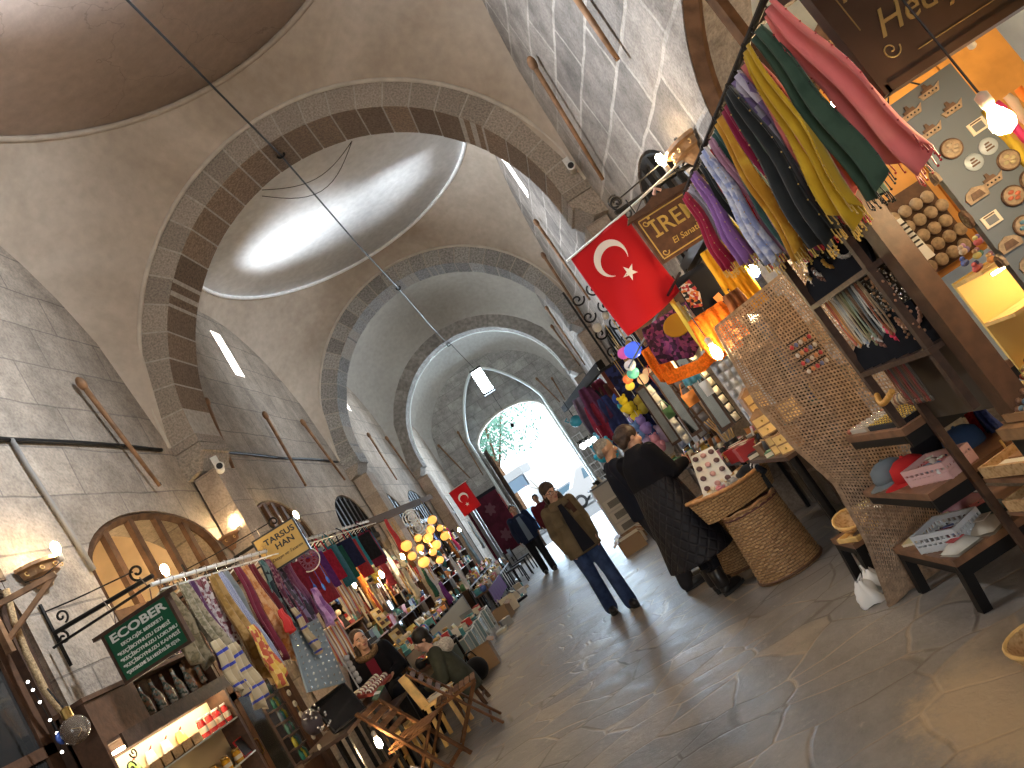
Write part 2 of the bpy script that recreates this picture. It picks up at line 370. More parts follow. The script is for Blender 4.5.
    L(mp2.outputs['Result'], b.inputs['Base Color'])
    rr = nd(nt, 'ShaderNodeMapRange'); rr.inputs['From Min'].default_value = .3; rr.inputs['From Max'].default_value = .7; rr.inputs['To Min'].default_value = .38; rr.inputs['To Max'].default_value = .62; L(n1.outputs['Fac'], rr.inputs['Value']); L(rr.outputs[0], b.inputs['Roughness'])
    h = nd(nt, 'ShaderNodeMath', operation='MULTIPLY_ADD'); h.inputs[1].default_value = -.3; L(jr.outputs[0], h.inputs[0]); L(n1.outputs['Fac'], h.inputs[2])
    n6 = nd(nt, 'ShaderNodeTexNoise'); n6.inputs['Scale'].default_value = 22; n6.inputs['Detail'].default_value = 6; L(tc.outputs['Object'], n6.inputs['Vector'])
    h2 = nd(nt, 'ShaderNodeMath', operation='MULTIPLY_ADD'); h2.inputs[1].default_value = .35; L(n6.outputs['Fac'], h2.inputs[0]); L(h.outputs[0], h2.inputs[2])
    bp = nd(nt, 'ShaderNodeBump'); bp.inputs['Strength'].default_value = .38; bp.inputs['Distance'].default_value = .02; L(h2.outputs[0], bp.inputs['Height']); L(bp.outputs['Normal'], b.inputs['Normal'])
    return m
struct(MB().grid(lambda u, v: (XL-2.2+u*9.4, YB-.5+v*(YE-YB+.8), 0), 4, 8).build('floor', floor_mat()))

BAYS = [(-4.4, 1.2, 2.5, pl_dome1, pl_beige), (1.85, 8.0, 2.70, pl_dome1, pl_beige), (8.65, 14.2, 2.48, pl_white, pl_beige), (14.85, 20.4, None, pl_grey, pl_grey), (21.05, YE, None, pl_grey, pl_grey)]
def vault(i, y0, y1, rd, md, mp):
    b = (y1-y0)/2; cy = (y0+y1)/2; a = HW; RR = a*a+b*b
    # points round the rectangle, corner to corner
    per = []
    n = 20
    for k in range(n): per.append((a, -b+2*b*k/n))
    for k in range(n): per.append((a-2*a*k/n, b))
    for k in range(n): per.append((-a, b-2*b*k/n))
    for k in range(n): per.append((-a+2*a*k/n, -b))
    N = len(per); mb = MB(); rows = 14; vs = []; r0 = rd or .02
    for j in range(rows+1):
        t = j/rows
        for (px, py) in per:
            L_ = math.hypot(px, py); rr = r0+(L_-r0)*t; x, y = px/L_*rr, py/L_*rr
            vs.append((CX+x, cy+y, ZS+math.sqrt(max(RR-rr*rr, 0))))
    fs = [(j*N+k, (j+1)*N+k, (j+1)*N+(k+1)%N, j*N+(k+1)%N) for j in range(rows) for k in range(N)]
    mb.add(vs, fs)
    struct(mb.build('ceiling', mp, smooth=True))
    if rd:
        zr = ZS+math.sqrt(RR-rd*rd)
        prof = [(rd*math.cos(t*pi/2/16), zr+.03+.62*math.sin(t*pi/2/16)) for t in range(16)]+[(.01, zr+.65)]
        d = MB().lathe(prof, 72, (CX, cy, 0)).build('ceiling', md, smooth=True); struct(d)
        g = MB(); g.tube([(CX+(rd-.01)*math.cos(2*pi*k/80), cy+(rd-.01)*math.sin(2*pi*k/80), zr+.01) for k in range(80)], .035, 6, closed=True)
        struct(g.build('trim_1', md if i == 2 else pl_beige, smooth=True))
for i, bb in enumerate(BAYS): vault(i, *bb)

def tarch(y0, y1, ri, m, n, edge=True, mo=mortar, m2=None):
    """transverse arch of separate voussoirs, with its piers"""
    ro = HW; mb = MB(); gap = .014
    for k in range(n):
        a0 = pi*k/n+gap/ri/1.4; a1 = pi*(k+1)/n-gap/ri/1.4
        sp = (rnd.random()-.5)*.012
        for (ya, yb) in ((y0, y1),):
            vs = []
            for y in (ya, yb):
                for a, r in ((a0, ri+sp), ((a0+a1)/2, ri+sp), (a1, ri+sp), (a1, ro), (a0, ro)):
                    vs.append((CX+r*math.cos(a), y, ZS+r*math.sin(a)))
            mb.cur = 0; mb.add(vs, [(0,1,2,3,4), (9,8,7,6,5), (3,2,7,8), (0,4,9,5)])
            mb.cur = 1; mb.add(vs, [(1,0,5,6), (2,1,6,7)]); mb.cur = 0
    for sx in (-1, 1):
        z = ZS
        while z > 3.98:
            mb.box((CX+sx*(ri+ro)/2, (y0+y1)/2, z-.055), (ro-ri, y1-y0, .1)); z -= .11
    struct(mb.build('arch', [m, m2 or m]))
    mm = MB(); K = 48
    for k in range(K):
        a0, a1 = pi*k/K, pi*(k+1)/K; vs = []
        for y in (y0+.006, y1-.006):
            for a, r in ((a0, ri+.004), (a1, ri+.004), (a1, ro), (a0, ro)): vs.append((CX+r*math.cos(a), y, ZS+r*math.sin(a)))
        mm.add(vs, [(0,1,2,3), (7,6,5,4), (1,0,4,5)])
    struct(mm.build('arch', mo))
    # plaster bead where the vault meets the arch
    if edge:
        g = MB(); g.tube([(CX+(HW-.0)*math.cos(pi*k/60), y0-.012, ZS+(HW-.0)*math.sin(pi*k/60)) for k in range(61)], .028, 6)
        struct(g.build('trim_2', pl_trim, smooth=True))
    for sx in (-1, 1):
        x = CX+sx*(ri+ro)/2
        p = MB(); p.box((x+sx*.0, (y0+y1)/2, 3.98/2-.11), (ro-ri-.05, y1-y0-.12, 3.76)); struct(p.build('wall_pier', stone_p))
        c = MB(); c.prism([(0,3.76),(.16,3.80),(.27,3.94),(.29,3.99),(0,3.99)], y1-y0+.06, ((CX+sx*HW, y0-.03, 0), (-sx,0,0), (0,0,1), (0,1,0)))
        struct(c.build('trim_3', vous_a))
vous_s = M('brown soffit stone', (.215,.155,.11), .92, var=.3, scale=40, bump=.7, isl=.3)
tarch(1.2, 1.85, 2.42, vous_a, 23)
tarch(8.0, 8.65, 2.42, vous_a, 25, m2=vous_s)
tarch(14.2, 14.85, 2.40, vous_b, 27)
tarch(20.4, 21.05, 2.38, vous_c, 27, False, vous_c)
g = MB(); g.tube([(CX+2.40*math.cos(pi*k/60), 20.9, ZS+2.40*math.sin(pi*k/60)) for k in range(61)], .05, 6); struct(g.build('trim_4', white_line, smooth=True))

def profile_wall(name, mat_, frame, u0, u1, z1, holes, depth, rmat=None, step=.09):
    """upright sheet in (u, z) with arched or square holes and real reveals; hole = (u0, u1, zb, spring, rise, depth, pointed)"""
    o, U, N = [Vector(q) for q in frame]; Z = Vector((0,0,1))
    def top(h, u):
        a, b_, zb, zsp, rise, *r = h; t = (u-(a+b_)/2)/((b_-a)/2); t = max(-1, min(1, t))
        if len(r) > 1 and r[1]: return zsp+rise*(1-abs(t)**1.55)**.8
        return zsp+rise*math.sqrt(max(0, 1-t*t))
    cuts = {u0, u1}
    for h in holes:
        n = 18 if h[4] > 0 else 1
        for k in range(n+1): cuts.add(round((h[0]+h[1])/2-(h[1]-h[0])/2*math.cos(pi*k/n), 5))
    cuts = sorted(c for c in cuts if u0-1e-6 <= c <= u1+1e-6)
    mb = MB()
    P = lambda u, z, d=0: o+U*u+Z*z+N*d
    for a, b_ in zip(cuts, cuts[1:]):
        mid = (a+b_)/2; hs = sorted([h for h in holes if h[0] < mid < h[1]], key=lambda h: h[2])
        lo = (0, 0)
        for h in hs:
            if h[2] > lo[0]+1e-4: mb.add([P(a,lo[0]), P(b_,lo[1]), P(b_,h[2]), P(a,h[2])], [(0,1,2,3)])
            lo = (top(h,a), top(h,b_))
        mb.add([P(a,lo[0]), P(b_,lo[1]), P(b_,z1), P(a,z1)], [(0,1,2,3)])
    mb.cur = 1 if rmat else 0
    for h in holes:
        d = h[5]; us = [c for c in cuts if h[0]-1e-4 <= c <= h[1]+1e-4]
        for a, b_ in zip(us, us[1:]):
            mb.add([P(a,top(h,a)), P(b_,top(h,b_)), P(b_,top(h,b_),d), P(a,top(h,a),d)], [(0,1,2,3)])
            if h[2] > .01: mb.add([P(a,h[2]), P(b_,h[2]), P(b_,h[2],d), P(a,h[2],d)], [(0,1,2,3)])
        for u in (h[0], h[1]): mb.add([P(u,h[2]), P(u,top(h,u)), P(u,top(h,u),d), P(u,h[2],d)], [(0,1,2,3)])
    return struct(mb.build(name, [mat_, rmat] if rmat else mat_))

# shop arches as (y0, y1, spring, rise) on each side
SHOP_L = [(2.5, 4.84, 2.75, .6), (5.72, 7.92, 2.95, .5), (8.85, 10.75, 2.85, .62), (12.15, 13.95, 2.85, .62), (15.0, 17.0, 2.85, .62), (17.9, 19.9, 2.85, .62), (21.4, 23.4, 2.85, .6)]
SHOP_R = [(2.05, 4.55, 2.75, .78), (5.4, 6.95, 2.85, .62), (9.0, 11.0, 2.8, .6), (12.0, 14.0, 2.8, .6), (15.2, 17.2, 2.8, .6), (18, 20, 2.8, .6)]
slit = lambda y, w=.34: (y-w/2, y+w/2, 5.75, 6.6, .0, .7)
profile_wall('wall_left', stone_l, ((XL,0,0),(0,1,0),(-1,0,0)), YB, YE, 9.2, [(a,b,0,s,r,.45) for a,b,s,r in SHOP_L]+[slit(y) for y in (-1.6, 4.92, 11.55, 17.6, 23.6)], .45)
profile_wall('wall_right', stone_r, ((XR,0,0),(0,1,0),(1,0,0)), YB, YE, 9.2, [(a,b,0,s,r,.45) for a,b,s,r in SHOP_R]+[slit(y) for y in (-1.6, 4.92, 11.75, 17.6, 23.6)], .45)
# end wall: tall pointed recess with the street door in it
nic = (-2.22, .82, 0, 4.5, 2.1, .5, True)
profile_wall('wall_end', stone_e, ((0,YE,0),(1,0,0),(0,1,0)), XL-.2, XR+.2, 8.4, [nic], .5)
DX0, DX1 = -2.10, .74
profile_wall('wall_end', stone_e, ((0,YE+.5,0),(1,0,0),(0,1,0)), -2.3, .9, 6.8, [(DX0, DX1, 0, 4.1, .78, .6)], .6)
def outline(h, n=40):
    pts = [(h[0], 0)]
    for k in range(n+1):
        t = -math.cos(pi*k/n); pts.append(((h[0]+h[1])/2+t*(h[1]-h[0])/2, h[3]+h[4]*(((1-abs(t)**1.55)**.8) if len(h) > 6 else math.sqrt(max(0,1-t*t)))))
    return pts+[(h[1], 0)]
g = MB(); g.tube([(x, YE-.01, z) for x, z in outline(nic)], .05, 6); struct(g.build('trim_5', white_line))
g = MB(); g.tube([(x, YE+.49, z) for x, z in outline((DX0, DX1, 0, 4.1, .78))], .05, 6); struct(g.build('trim_6', pl_trim))
profile_wall('wall_back', stone_e, ((0,YB,0),(1,0,0),(0,-1,0)), XL-.2, XR+.2, 8.4, [(-2.2, .7, 0, 3.2, 1.4, .6)], .6)
# rooms behind the shop fronts
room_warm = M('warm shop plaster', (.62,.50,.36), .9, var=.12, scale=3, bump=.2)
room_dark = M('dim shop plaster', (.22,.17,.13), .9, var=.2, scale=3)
room_blue = M('pale blue plaster', (.62,.70,.74), .9, var=.12, scale=4, bump=.4)
def room(x0, x1, y0, y1, z1, m, side=None):
    mb = MB(); s = 1 if x1 > x0 else -1
    q = lambda *p: mb.add(p, [(0,1,2,3)])
    q((x1,y0,0),(x1,y1,0),(x1,y1,z1),(x1,y0,z1)); q((x0,y0,z1),(x1,y0,z1),(x1,y1,z1),(x0,y1,z1)); q((x0,y0,0),(x1,y0,0),(x1,y0,z1),(x0,y0,z1))
    mb.cur = 1 if side else 0
    q((x0,y1,0),(x1,y1,0),(x1,y1,z1),(x0,y1,z1))
    return struct(mb.build('wall_shop', [m, side] if side else m))
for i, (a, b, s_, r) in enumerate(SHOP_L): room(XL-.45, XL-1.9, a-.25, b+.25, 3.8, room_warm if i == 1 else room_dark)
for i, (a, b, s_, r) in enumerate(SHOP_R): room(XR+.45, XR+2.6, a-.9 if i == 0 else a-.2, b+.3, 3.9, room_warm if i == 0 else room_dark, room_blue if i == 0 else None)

# ---------------------------------------------------------------- light
W = bpy.data.worlds.new('sky'); S.world = W; W.use_nodes = True
bg = W.node_tree.nodes['Background']; bg.inputs['Color'].default_value = (.80,.90,1.0,1); bg.inputs['Strength'].default_value = 1.5
def lamp(name, kind, loc, energy, col, rot=(0,0,0), size=None, sizey=None, spread=None):
    l = bpy.data.lights.new(name, kind); l.energy = energy; l.color = col
    if kind == 'AREA': l.shape = 'RECTANGLE'; l.size = size; l.size_y = sizey or size; l.spread = spread or pi
    elif kind == 'SUN': l.angle = R_(3)
    else: l.shadow_soft_size = size or .05
    o = bpy.data.objects.new(name, l); COL.objects.link(o); o.location = loc; o.rotation_euler = rot
    return o
lamp('sun', 'SUN', (0,0,20), 1.0, (1,.96,.9), (R_(48), 0, R_(-12)))
# daylight through the street door, the rear door and the slit windows
lamp('street_daylight', 'AREA', (-.68, YE+.95, 2.5), 460, (.62,.81,1.0), (R_(-90),0,0), 2.7, 4.4)
lamp('rear_daylight', 'AREA', (-.75, YB-.3, 3.0), 110, (1,.94,.86), (R_(90),0,0), 3.4, 4.6)
for y in (-1.6, 4.92, 11.55, 17.6, 23.6):
    e = 190 if 8 < y < 14 else (120 if y > 8 else 260)
    lamp('slit_daylight', 'AREA', (XL-.6, y, 6.2), e, (.86,.93,1), (0,R_(-66),0), .8, .32, R_(125))
    lamp('slit_daylight', 'AREA', (XR+.6, y, 6.2), e, (.86,.93,1), (0,R_(66),0), .8, .32, R_(125))
S.view_settings.view_transform = 'Standard'; S.view_settings.look = 'None'; S.view_settings.gamma = 1; S.view_settings.use_curve_mapping = False
S.view_settings.exposure = .9
try:
    S.cycles.max_bounces = 8; S.cycles.diffuse_bounces = 5; S.cycles.glossy_bounces = 3; S.cycles.transmission_bounces = 6; S.cycles.transparent_max_bounces = 8
    S.cycles.caustics_reflective = False; S.cycles.caustics_refractive = False; S.cycles.sample_clamp_indirect = 4
except Exception: pass
# ---------------------------------------------------------------- survey of the photograph: a sight line cut with a plane of the place
_CR = [Vector(r[:3]) for r in _cam().to_3x3()]
def _ray(px, py):
    v = Vector((px-512, -(py-384), -750)); return Vector([r.dot(v) for r in _CR])
def pX(px, py, X): d = _ray(px, py); t = X/d.x; return Vector((X, d.y*t, 1.55+d.z*t))
def pY(px, py, Y): d = _ray(px, py); t = Y/d.y; return Vector((d.x*t, Y, 1.55+d.z*t))
def pZ(px, py, Z=0): d = _ray(px, py); t = (Z-1.55)/d.z; return Vector((d.x*t, d.y*t, Z))

# ---------------------------------------------------------------- shared materials and small makers
wood_d = M('dark stained wood', (.06,.03,.017), .6, var=.25, scale=26, bump=.15)
wood_m = M('walnut wood', (.095,.045,.023), .6, var=.2, scale=26, bump=.15)
wood_b = M('honey brown wood', (.30,.165,.075), .5, var=.3, scale=14, bump=.15)
wood_y = M('yellow pine', (.72,.47,.17), .5, var=.2, scale=10, bump=.1)
wood_p = M('old pole wood', (.22,.115,.055), .6, var=.35, scale=9, bump=.2)
iron = M('black wrought iron', (.015,.014,.014), .5, metal=.6)
steel = M('brushed steel', (.55,.55,.55), .3, metal=1.)
chrome = M('chrome', (.8,.8,.8), .12, metal=1.)
white_p = M('white plastic', (.75,.74,.70), .45)
cream = M('cream card', (.74,.66,.50), .7)
black_p = M('black plastic', (.012,.012,.013), .35)
black_f = M('black fabric', (.012,.012,.015), .9, sheen=.1)
glow_w = M('warm bulb glass', (1.,.72,.38), .3, emit=150.)
glow_c = M('white LED panel', (.85,.95,1.), .3, emit=28.)
rope_m = M('jute rope', (.42,.30,.17), .95, var=.3, scale=80, bump=.5)
wicker = pattern('woven wicker', [(.30,.17,.07),(.48,.30,.14),(.56,.37,.19)], 'noise', 60, .65)
glassy = M('clear glass', (.95,.97,.97), .05, trans=.95)
gold = M('gold paint', (.62,.43,.12), .4, metal=.5)
silver = M('silver jewellery', (.78,.77,.74), .25, metal=1.)
brass = M('brass', (.55,.36,.12), .3, metal=1.)
socket_m = M('ivory socket', (.55,.48,.38), .5)
def colr(n, c, **k): return M(n, c, **{'rough': .55, **k})

def bulb(loc, label, r=.028, drop=.0, wire=None, group=None, m=None, up=True):
    o = E('light_bulb', loc, label, 'light bulb', group=group)
    prof = [(.013,.0),(.016,.012),(.026,.03),(r,.055),(r*1.0,.07),(r*.75,.09),(.001,.103)]
    s = 1 if up else -1
    MB().lathe([(a, s*b) for a, b in prof], 14).build('bulb_glass', m or glow_w, o, True)
    MB().lathe([(.016,0),(.02,-s*.01),(.02,-s*.045),(.008,-s*.055)], 12).build('socket', socket_m, o, True)
    if wire: MB().tube(wire, .004, 5).build('cord', black_p, o)
    return o
def sconce(loc, label, face=1, m=None):
    """carved wooden corbel shelf that carries a bulb; face = +1 looks to +x"""
    o = E('wall_sconce', loc, label, 'sconce'); mm = m or wood_b
    half = [(0,0)]
    def cor(r, z, n=10): return [(face*r*math.sin(pi*k/n), r*1.1*math.cos(pi*k/n), z) for k in range(n+1)]
    levels = [(.06,-.13),(.10,-.06),(.135,-.05),(.15,.0),(.18,.01),(.18,.035)]
    b = MB(); vs = []; n = 10
    for r, z in levels: vs += cor(r, z)
    fs = [(j*(n+1)+k, j*(n+1)+k+1, (j+1)*(n+1)+k+1, (j+1)*(n+1)+k) for j in range(len(levels)-1) for k in range(n)]
    fs += [tuple(range(n+1)), tuple(reversed(range((len(levels)-1)*(n+1), len(levels)*(n+1))))]
    b.add(vs, fs); b.build('shelf', mm, o)
    c = MB()
    for k in range(5):
        a = pi*(k+.5)/5; c.tube([(face*.148*math.sin(a)+.012*math.cos(t)*math.cos(a)*0, .163*math.cos(a)+.02*math.cos(t), -.022+.014*math.sin(t)) for t in [2*pi*i/10 for i in range(10)]], .005, 5, closed=True)
    c.build('carving', wood_y, o)
    return o
def hanger_hook(p, r=.02, m=None, parent=None, name='hanging_hook', plane='xz'):
    pts = [(p[0], p[1], p[2])]
    return MB().tube(pts+[(p[0], p[1]+r*math.sin(t), p[2]+r+r*-math.cos(t)) for t in [i*pi/5 for i in range(8)]], .003, 5).build(name, m or chrome, parent)
def cloth(name, label, cat, top, ln, w0, w1, m, ax='y', folds=3, amp=.02, fringe=None, group=None, slope=0., drift=0., lean=0., point=0., nu=18, nv=10, ph=None, hook=True):
    """hanging length of cloth; its top edge lies along ax, gathered to w0 and opening to w1"""
    ph = rnd.random()*6 if ph is None else ph
    o = E(name, top, label, cat, group=group)
    def f(u, v):
        w = w0+(w1-w0)*min(1, v*1.7)**.7; a = (u-.5)*w+drift*v
        dpt = amp*math.sin(u*folds*2*pi+ph+v*1.3)*(.35+.65*v)+lean*v+.008*math.sin(9*v+ph)
        z = -ln*v*(1-point*abs(u-.5)*2*.5)+slope*(u-.5)*v-.012*abs(math.sin(u*folds*pi+ph))*v
        return (dpt, a, z) if ax == 'y' else (a, dpt, z)
    c = MB().grid(f, nu, nv).build('cloth', m, o, True)
    sd = c.modifiers.new('thick', 'SOLIDIFY'); sd.thickness = .004
    if fringe:
        b = MB()
        for k in range(nu+1):
            p = Vector(f(k/nu, 1)); b.tube([p, p+Vector((.003*math.sin(k*3), .003*math.cos(k*5), -.03))], .0022, 4)
            b.ball(p+Vector((0,0,-.034)), .0045, 6, 4)
        for k in range(1, nv):
            b.ball(Vector(f(0, k/nv)), .0035, 6, 4)
            b.ball(Vector(f(1, k/nv)), .0035, 6, 4)
        q = b.build('bead_fringe', fringe, o); q['kind'] = 'stuff'
    if hook: hanger_hook((0,0,0), .012, iron, parent=o)
    return o
def folding_chair(loc, rz, label, m, table=False):
    o = E('folding_chair', loc, label, 'chair', rz)
    for s in (-1, 1):
        y = s*.2
        MB().bar((-.30,y,.86),(.24,y,0),.022,.045,(0,1,0)).build('back_post', m, o)
        y = s*.165
        MB().bar((.20,y,.44),(-.22,y,0),.022,.04,(0,1,0)).build('leg', m, o)
        MB().bar((-.22,s*.185,.435),(.22,s*.185,.455),.02,.035,(0,1,0)).build('seat_rail', m, o)
    b = MB()
    for k in range(7): b.box((-.18+k*.063, 0, .462+.0015*k), (.05,.40,.014))
    b.build('seat', m, o)
    b = MB()
    for k in range(4):
        z = .58+k*.075; b.box((-.125-(z-.58)*.64, 0, z), (.014,.40,.05), (0,-R_(32),0))
    b.build('backrest', m, o)
    MB().bar((.16,-.2,.075),(.16,.2,.075),.018,.035).build('stretcher', m, o)
    MB().bar((-.15,-.165,.075),(-.15,.165,.075),.018,.03).build('stretcher', m, o)
    return o

# ---------------------------------------------------------------- LEFT: shop door, arched windows
def arched_window(i, X, s, sh, zb, bars, m, rim=.07, ins=.04, name='window'):
    a, b, sp, r = sh; o = bpy.data.objects.new('%s_%d' % (name, i), None); COL.objects.link(o); o.location = (X, (a+b)/2, zb); o['kind'] = 'structure'
    h = (b-a)/2; mid = (a+b)/2
    top = lambda y: sp+r*math.sqrt(max(0, 1-((y-mid)/h)**2))-zb
    pts = [(-s*ins, -h+rim/2, 0)]+[(-s*ins, (h-rim/2)*-math.cos(pi*k/24), top(mid+h*-math.cos(pi*k/24))-rim*.45) for k in range(25)]+[(-s*ins, h-rim/2, 0)]
    f = MB()
    for p, q in zip(pts, pts[1:]):
        if (Vector(p)-Vector(q)).length > .005: f.bar(p, q, rim, .12, (1,0,0)) if False else f.tube([p, q], rim*.62, 4)
    f.bar((-s*ins, -h, 0), (-s*ins, h, 0), .10, .09); f.build('window_frame', m, o)
    for k in range(bars):
        y = -h+(k+1)*2*h/(bars+1)
        MB().bar((-s*ins, y, .03), (-s*ins, y, top(mid+y)-.02), .05, .085, (0,1,0)).build('window_bar', m, o)
    return o
wood_win = M('old window wood', (.085,.045,.024), .75, var=.3, scale=10, bump=.15)
frame_grey = M('weathered frame', (.10,.085,.075), .7, var=.3, scale=10)
arched_window(1, XL, 1, SHOP_L[1], 2.55, 4, wood_win)
for i in (2, 3, 4, 5, 6): arched_window(i, XL, 1, SHOP_L[i], 2.6, 6, iron if i > 2 else wood_d, .05)
bulb((XL-.9, 6.7, 3.15), 'glowing bulb in the room behind the wide arched window above the green sign', .07)
bulb((XL-.5, 5.95, 2.85), 'glowing bulb at the lower corner of the arched window near the green sign', .05)
# shop front timber below the windows (dark backing of the stalls)
def shopfront(i, X, s, sh, zt, name):
    a, b = sh[0], sh[1]; o = bpy.data.objects.new(name, None); COL.objects.link(o); o.location = (X, (a+b)/2, 0); o['kind'] = 'structure'
    h = (b-a)/2
    for y in (-h+.06, h-.06): MB().box((-s*.1, y, zt/2), (.12,.12,zt)).build('door_frame', wood_d, o)
    MB().box((-s*.1, 0, zt-.05), (.12, 2*h-.24, .1)).build('door_frame', wood_d, o)
    n = 2
    for k in range(n):
        w = (2*h-.24)/n; yc = -h+.12+w*(k+.5)
        l = MB(); l.box((-s*.12, yc, .32), (.045, w-.01, .62))
        for yy in (yc-w/2+.05, yc+w/2-.05): l.box((-s*.12, yy, zt/2+.25), (.045, .09, zt-.75))
        l.box((-s*.12, yc, zt-.16), (.045, w-.01, .1)); l.box((-s*.12, yc, zt*.62), (.045, w-.01, .07))
        l.build('door_leaf', wood_m, o)
        MB().box((-s*.125, yc, zt/2+.25), (.008, w-.18, zt-.8)).build('glass_pane', M('dark shop glass', (.03,.03,.03), .12, coat=.5), o)
        MB().tube([(-s*.07, yc+w/2-.05, 1.0), (-s*.045, yc+w/2-.05, 1.01), (-s*.045, yc+w/2-.05, 1.13), (-s*.07, yc+w/2-.05, 1.14)], .008, 6).build('handle', brass, o)
    return o
for i, sh in enumerate(SHOP_L): shopfront(i, XL, 1, sh, 2.5 if i else 3.05, 'door_%d' % (i+1))
arched_window(7, XL, 1, SHOP_L[0], 3.05, 3, wood_d)

# long wooden poles leaning in wall sockets
def pole(a, b, label, knob=.045):
    a, b = Vector(a), Vector(b); o = E('wooden_pole', b, label, 'pole', group='old poles hung along the walls')
    d = a-b
    MB().tube([(0,0,0), d*.5, d], [.018,.024,.027], 8).build('shaft', wood_p, o, True)
    n = d.normalized()
    MB().box((0,0,.02),(.03,.03,.03)).build('wall_mount', iron, o)
    MB().ball(d+n*.05, knob, 10, 8, (1,1,1.7), n.to_track_quat('Z','Y').to_matrix()).build('knob', wood_p, o, True)
    return o
pl = [((85,388),(160,486)), ((208,405),(240,485)), ((267,418),(306,486)), ((305,425),(345,480)), ((350,440),(370,480)), ((370,437),(397,480)), ((388,440),(415,478))]
for i, (a, b) in enumerate(pl):
    pole(pX(*a, XL+.08), pX(*b, XL+.08), 'long brown wooden pole on the tan wall, %s from the green sign' % ordinal(i) if i else 'thick brown wooden pole with a bulbous head on the tan wall above the sconce bulb')
pr = [((535,68),(603,180)), ((572,-8),(618,60)), ((538,225),(590,300)), ((545,258),(585,320)), ((548,310),(585,365)), ((553,328),(580,366)), ((598,160),(612,180))]
for i, (a, b) in enumerate(pr[:6]):
    pole(pX(*a, XR-.08), pX(*b, XR-.08), 'slim brown wooden pole on the grey wall above the shops, %s from the flag' % ordinal(i) if i else 'long brown pole with a rounded head on the grey wall above the flag')
for i, (a, b) in enumerate([((459,434),(483,475)), ((440,447),(470,478)), ((553,380),(565,400)), ((538,380),(560,402))]):
    pole(pY(*a, YE-.08), pY(*b, YE-.08), ['upright-leaning', 'slanting', 'short upright', 'short slanting'][i]+' pole on the pale end wall beside the street door')
# cable and drain pipe on the left wall
def cable(name, pts, r, label, m, cat='cable', n=6):
    return tag(MB().tube(pts, r, n).build(name, m, smooth=True), label, cat)
cable('wall_cable', [(XL+.02, y, 4.16+.012*math.sin(y*2.1)) for y in [2.5+.25*k for k in range(22)]], .022, 'dark cable running level along the tan wall before the first arch', iron)
cable('wall_cable', [(XL+.02, y, 4.18+.012*math.sin(y*2.1)) for y in [8.75+.25*k for k in range(22)]], .02, 'dark cable running level along the tan wall past the first arch', iron)
cable('drain_pipe', [(XL+.03, y, z) for y, z in ((5.55,4.15),(5.57,3.9),(5.66,3.3),(5.70,2.95))], .022, 'grey pipe running down the tan wall beside the arched window', M('lead grey', (.20,.19,.18), .6))
# the long wire slung from arch to arch
W0 = [(-1.0,1.5,6.62),(-.85,4.6,6.42),(-.77,8.32,6.6),(-.77,11.3,6.42),(-.77,14.5,6.56),(-.76,17.6,6.36),(-.76,20.7,6.5)]
cable('overhead_wire', W0, .012, 'long black wire strung along the crowns of the arches', black_p)
for i, (x, y, z) in enumerate([W0[2], W0[4], W0[6]]):
    o = E('wire_anchor', (x,y,z), 'black iron ring holding the wire under the crown of the %s arch' % ['nearest brown', 'grey banded', 'pale farthest'][i], 'anchor')
    MB().tube([(.045*math.cos(t), 0, .045*math.sin(t)+.02) for t in [2*pi*k/12 for k in range(12)]], .012, 6, closed=True).build('ring', iron, o)
    MB().lathe([(.04,.06),(.045,.075),(.02,.085)], 12).build('rosette', iron, o)
for k in range(2):
    cable('thin_wire', [pY(*p, 8.6).lerp(pY(*q, 8.6), t)+Vector((0,0,-.35*math.sin(pi*t)*(.6+.4*k))) for p, q in [((352,141),(262,190+6*k))] for t in [i/14 for i in range(15)]], .005, ['upper', 'lower'][k]+' thin loose wire drooping under the first arch', black_p)
# hanging lantern
LN = Vector((-.5,20.0,5.0))
o = E('hanging_lantern', LN, 'white lit lantern hanging on the wire before the street door', 'lantern')
MB().box((0,0,.36),(.34,.2,.05)).build('lantern_top', iron, o); MB().box((0,0,-.36),(.34,.2,.05)).build('lantern_base', iron, o)
b = MB()
for x in (-.16,.16): b.box((x,-.09,0),(.02,.02,.7)).box((x,.09,0),(.02,.02,.7))
b.build('corner_bar', iron, o)
for k in range(3): MB().box((0,0,-.22+k*.22),(.29,.14,.19)).build('light_panel', glow_c, o)
MB().tube([(0,0,.38),(-.2,.7,1.5)], .008, 5).build('chain', iron, o)
o = E('pendant_weight', (-.47,20,3.55), 'small dark drop hanging on a thin cord before the bright doorway', 'pendant')
MB().ball((0,0,0), .05, 10, 8, (1,1,1.3)).build('drop', iron, o, True); MB().tube([(0,0,.05),(0,0,1.05)], .006, 5).build('cord', iron, o)
# small camera on the pier, light on the right wall
def cctv(loc, aim, label, rz):
    o = E('security_camera', loc, label, 'camera', rz)
    MB().lathe([(.035,-.1),(.045,-.09),(.045,.07),(.05,.09),(.038,.092)], 14, rot=(R_(90),0,0)).build('camera_body', white_p, o, True)
    MB().lathe([(.034,.0),(.034,.006)], 14, (0,-.093,0), (R_(90),0,0)).build('lens', black_p, o)
    MB().bar((0,.02,.03),(0,.1,.12),.03).box((0,.11,.13),(.07,.03,.09)).build('mount', white_p, o)
    return o
cctv(pY(220,468,7.86), None, 'small white security camera on the corbel of the first arch at the tan wall', R_(25))
cctv(pY(572,168,7.86), None, 'small round white security camera on the first arch above the flag', R_(-10))
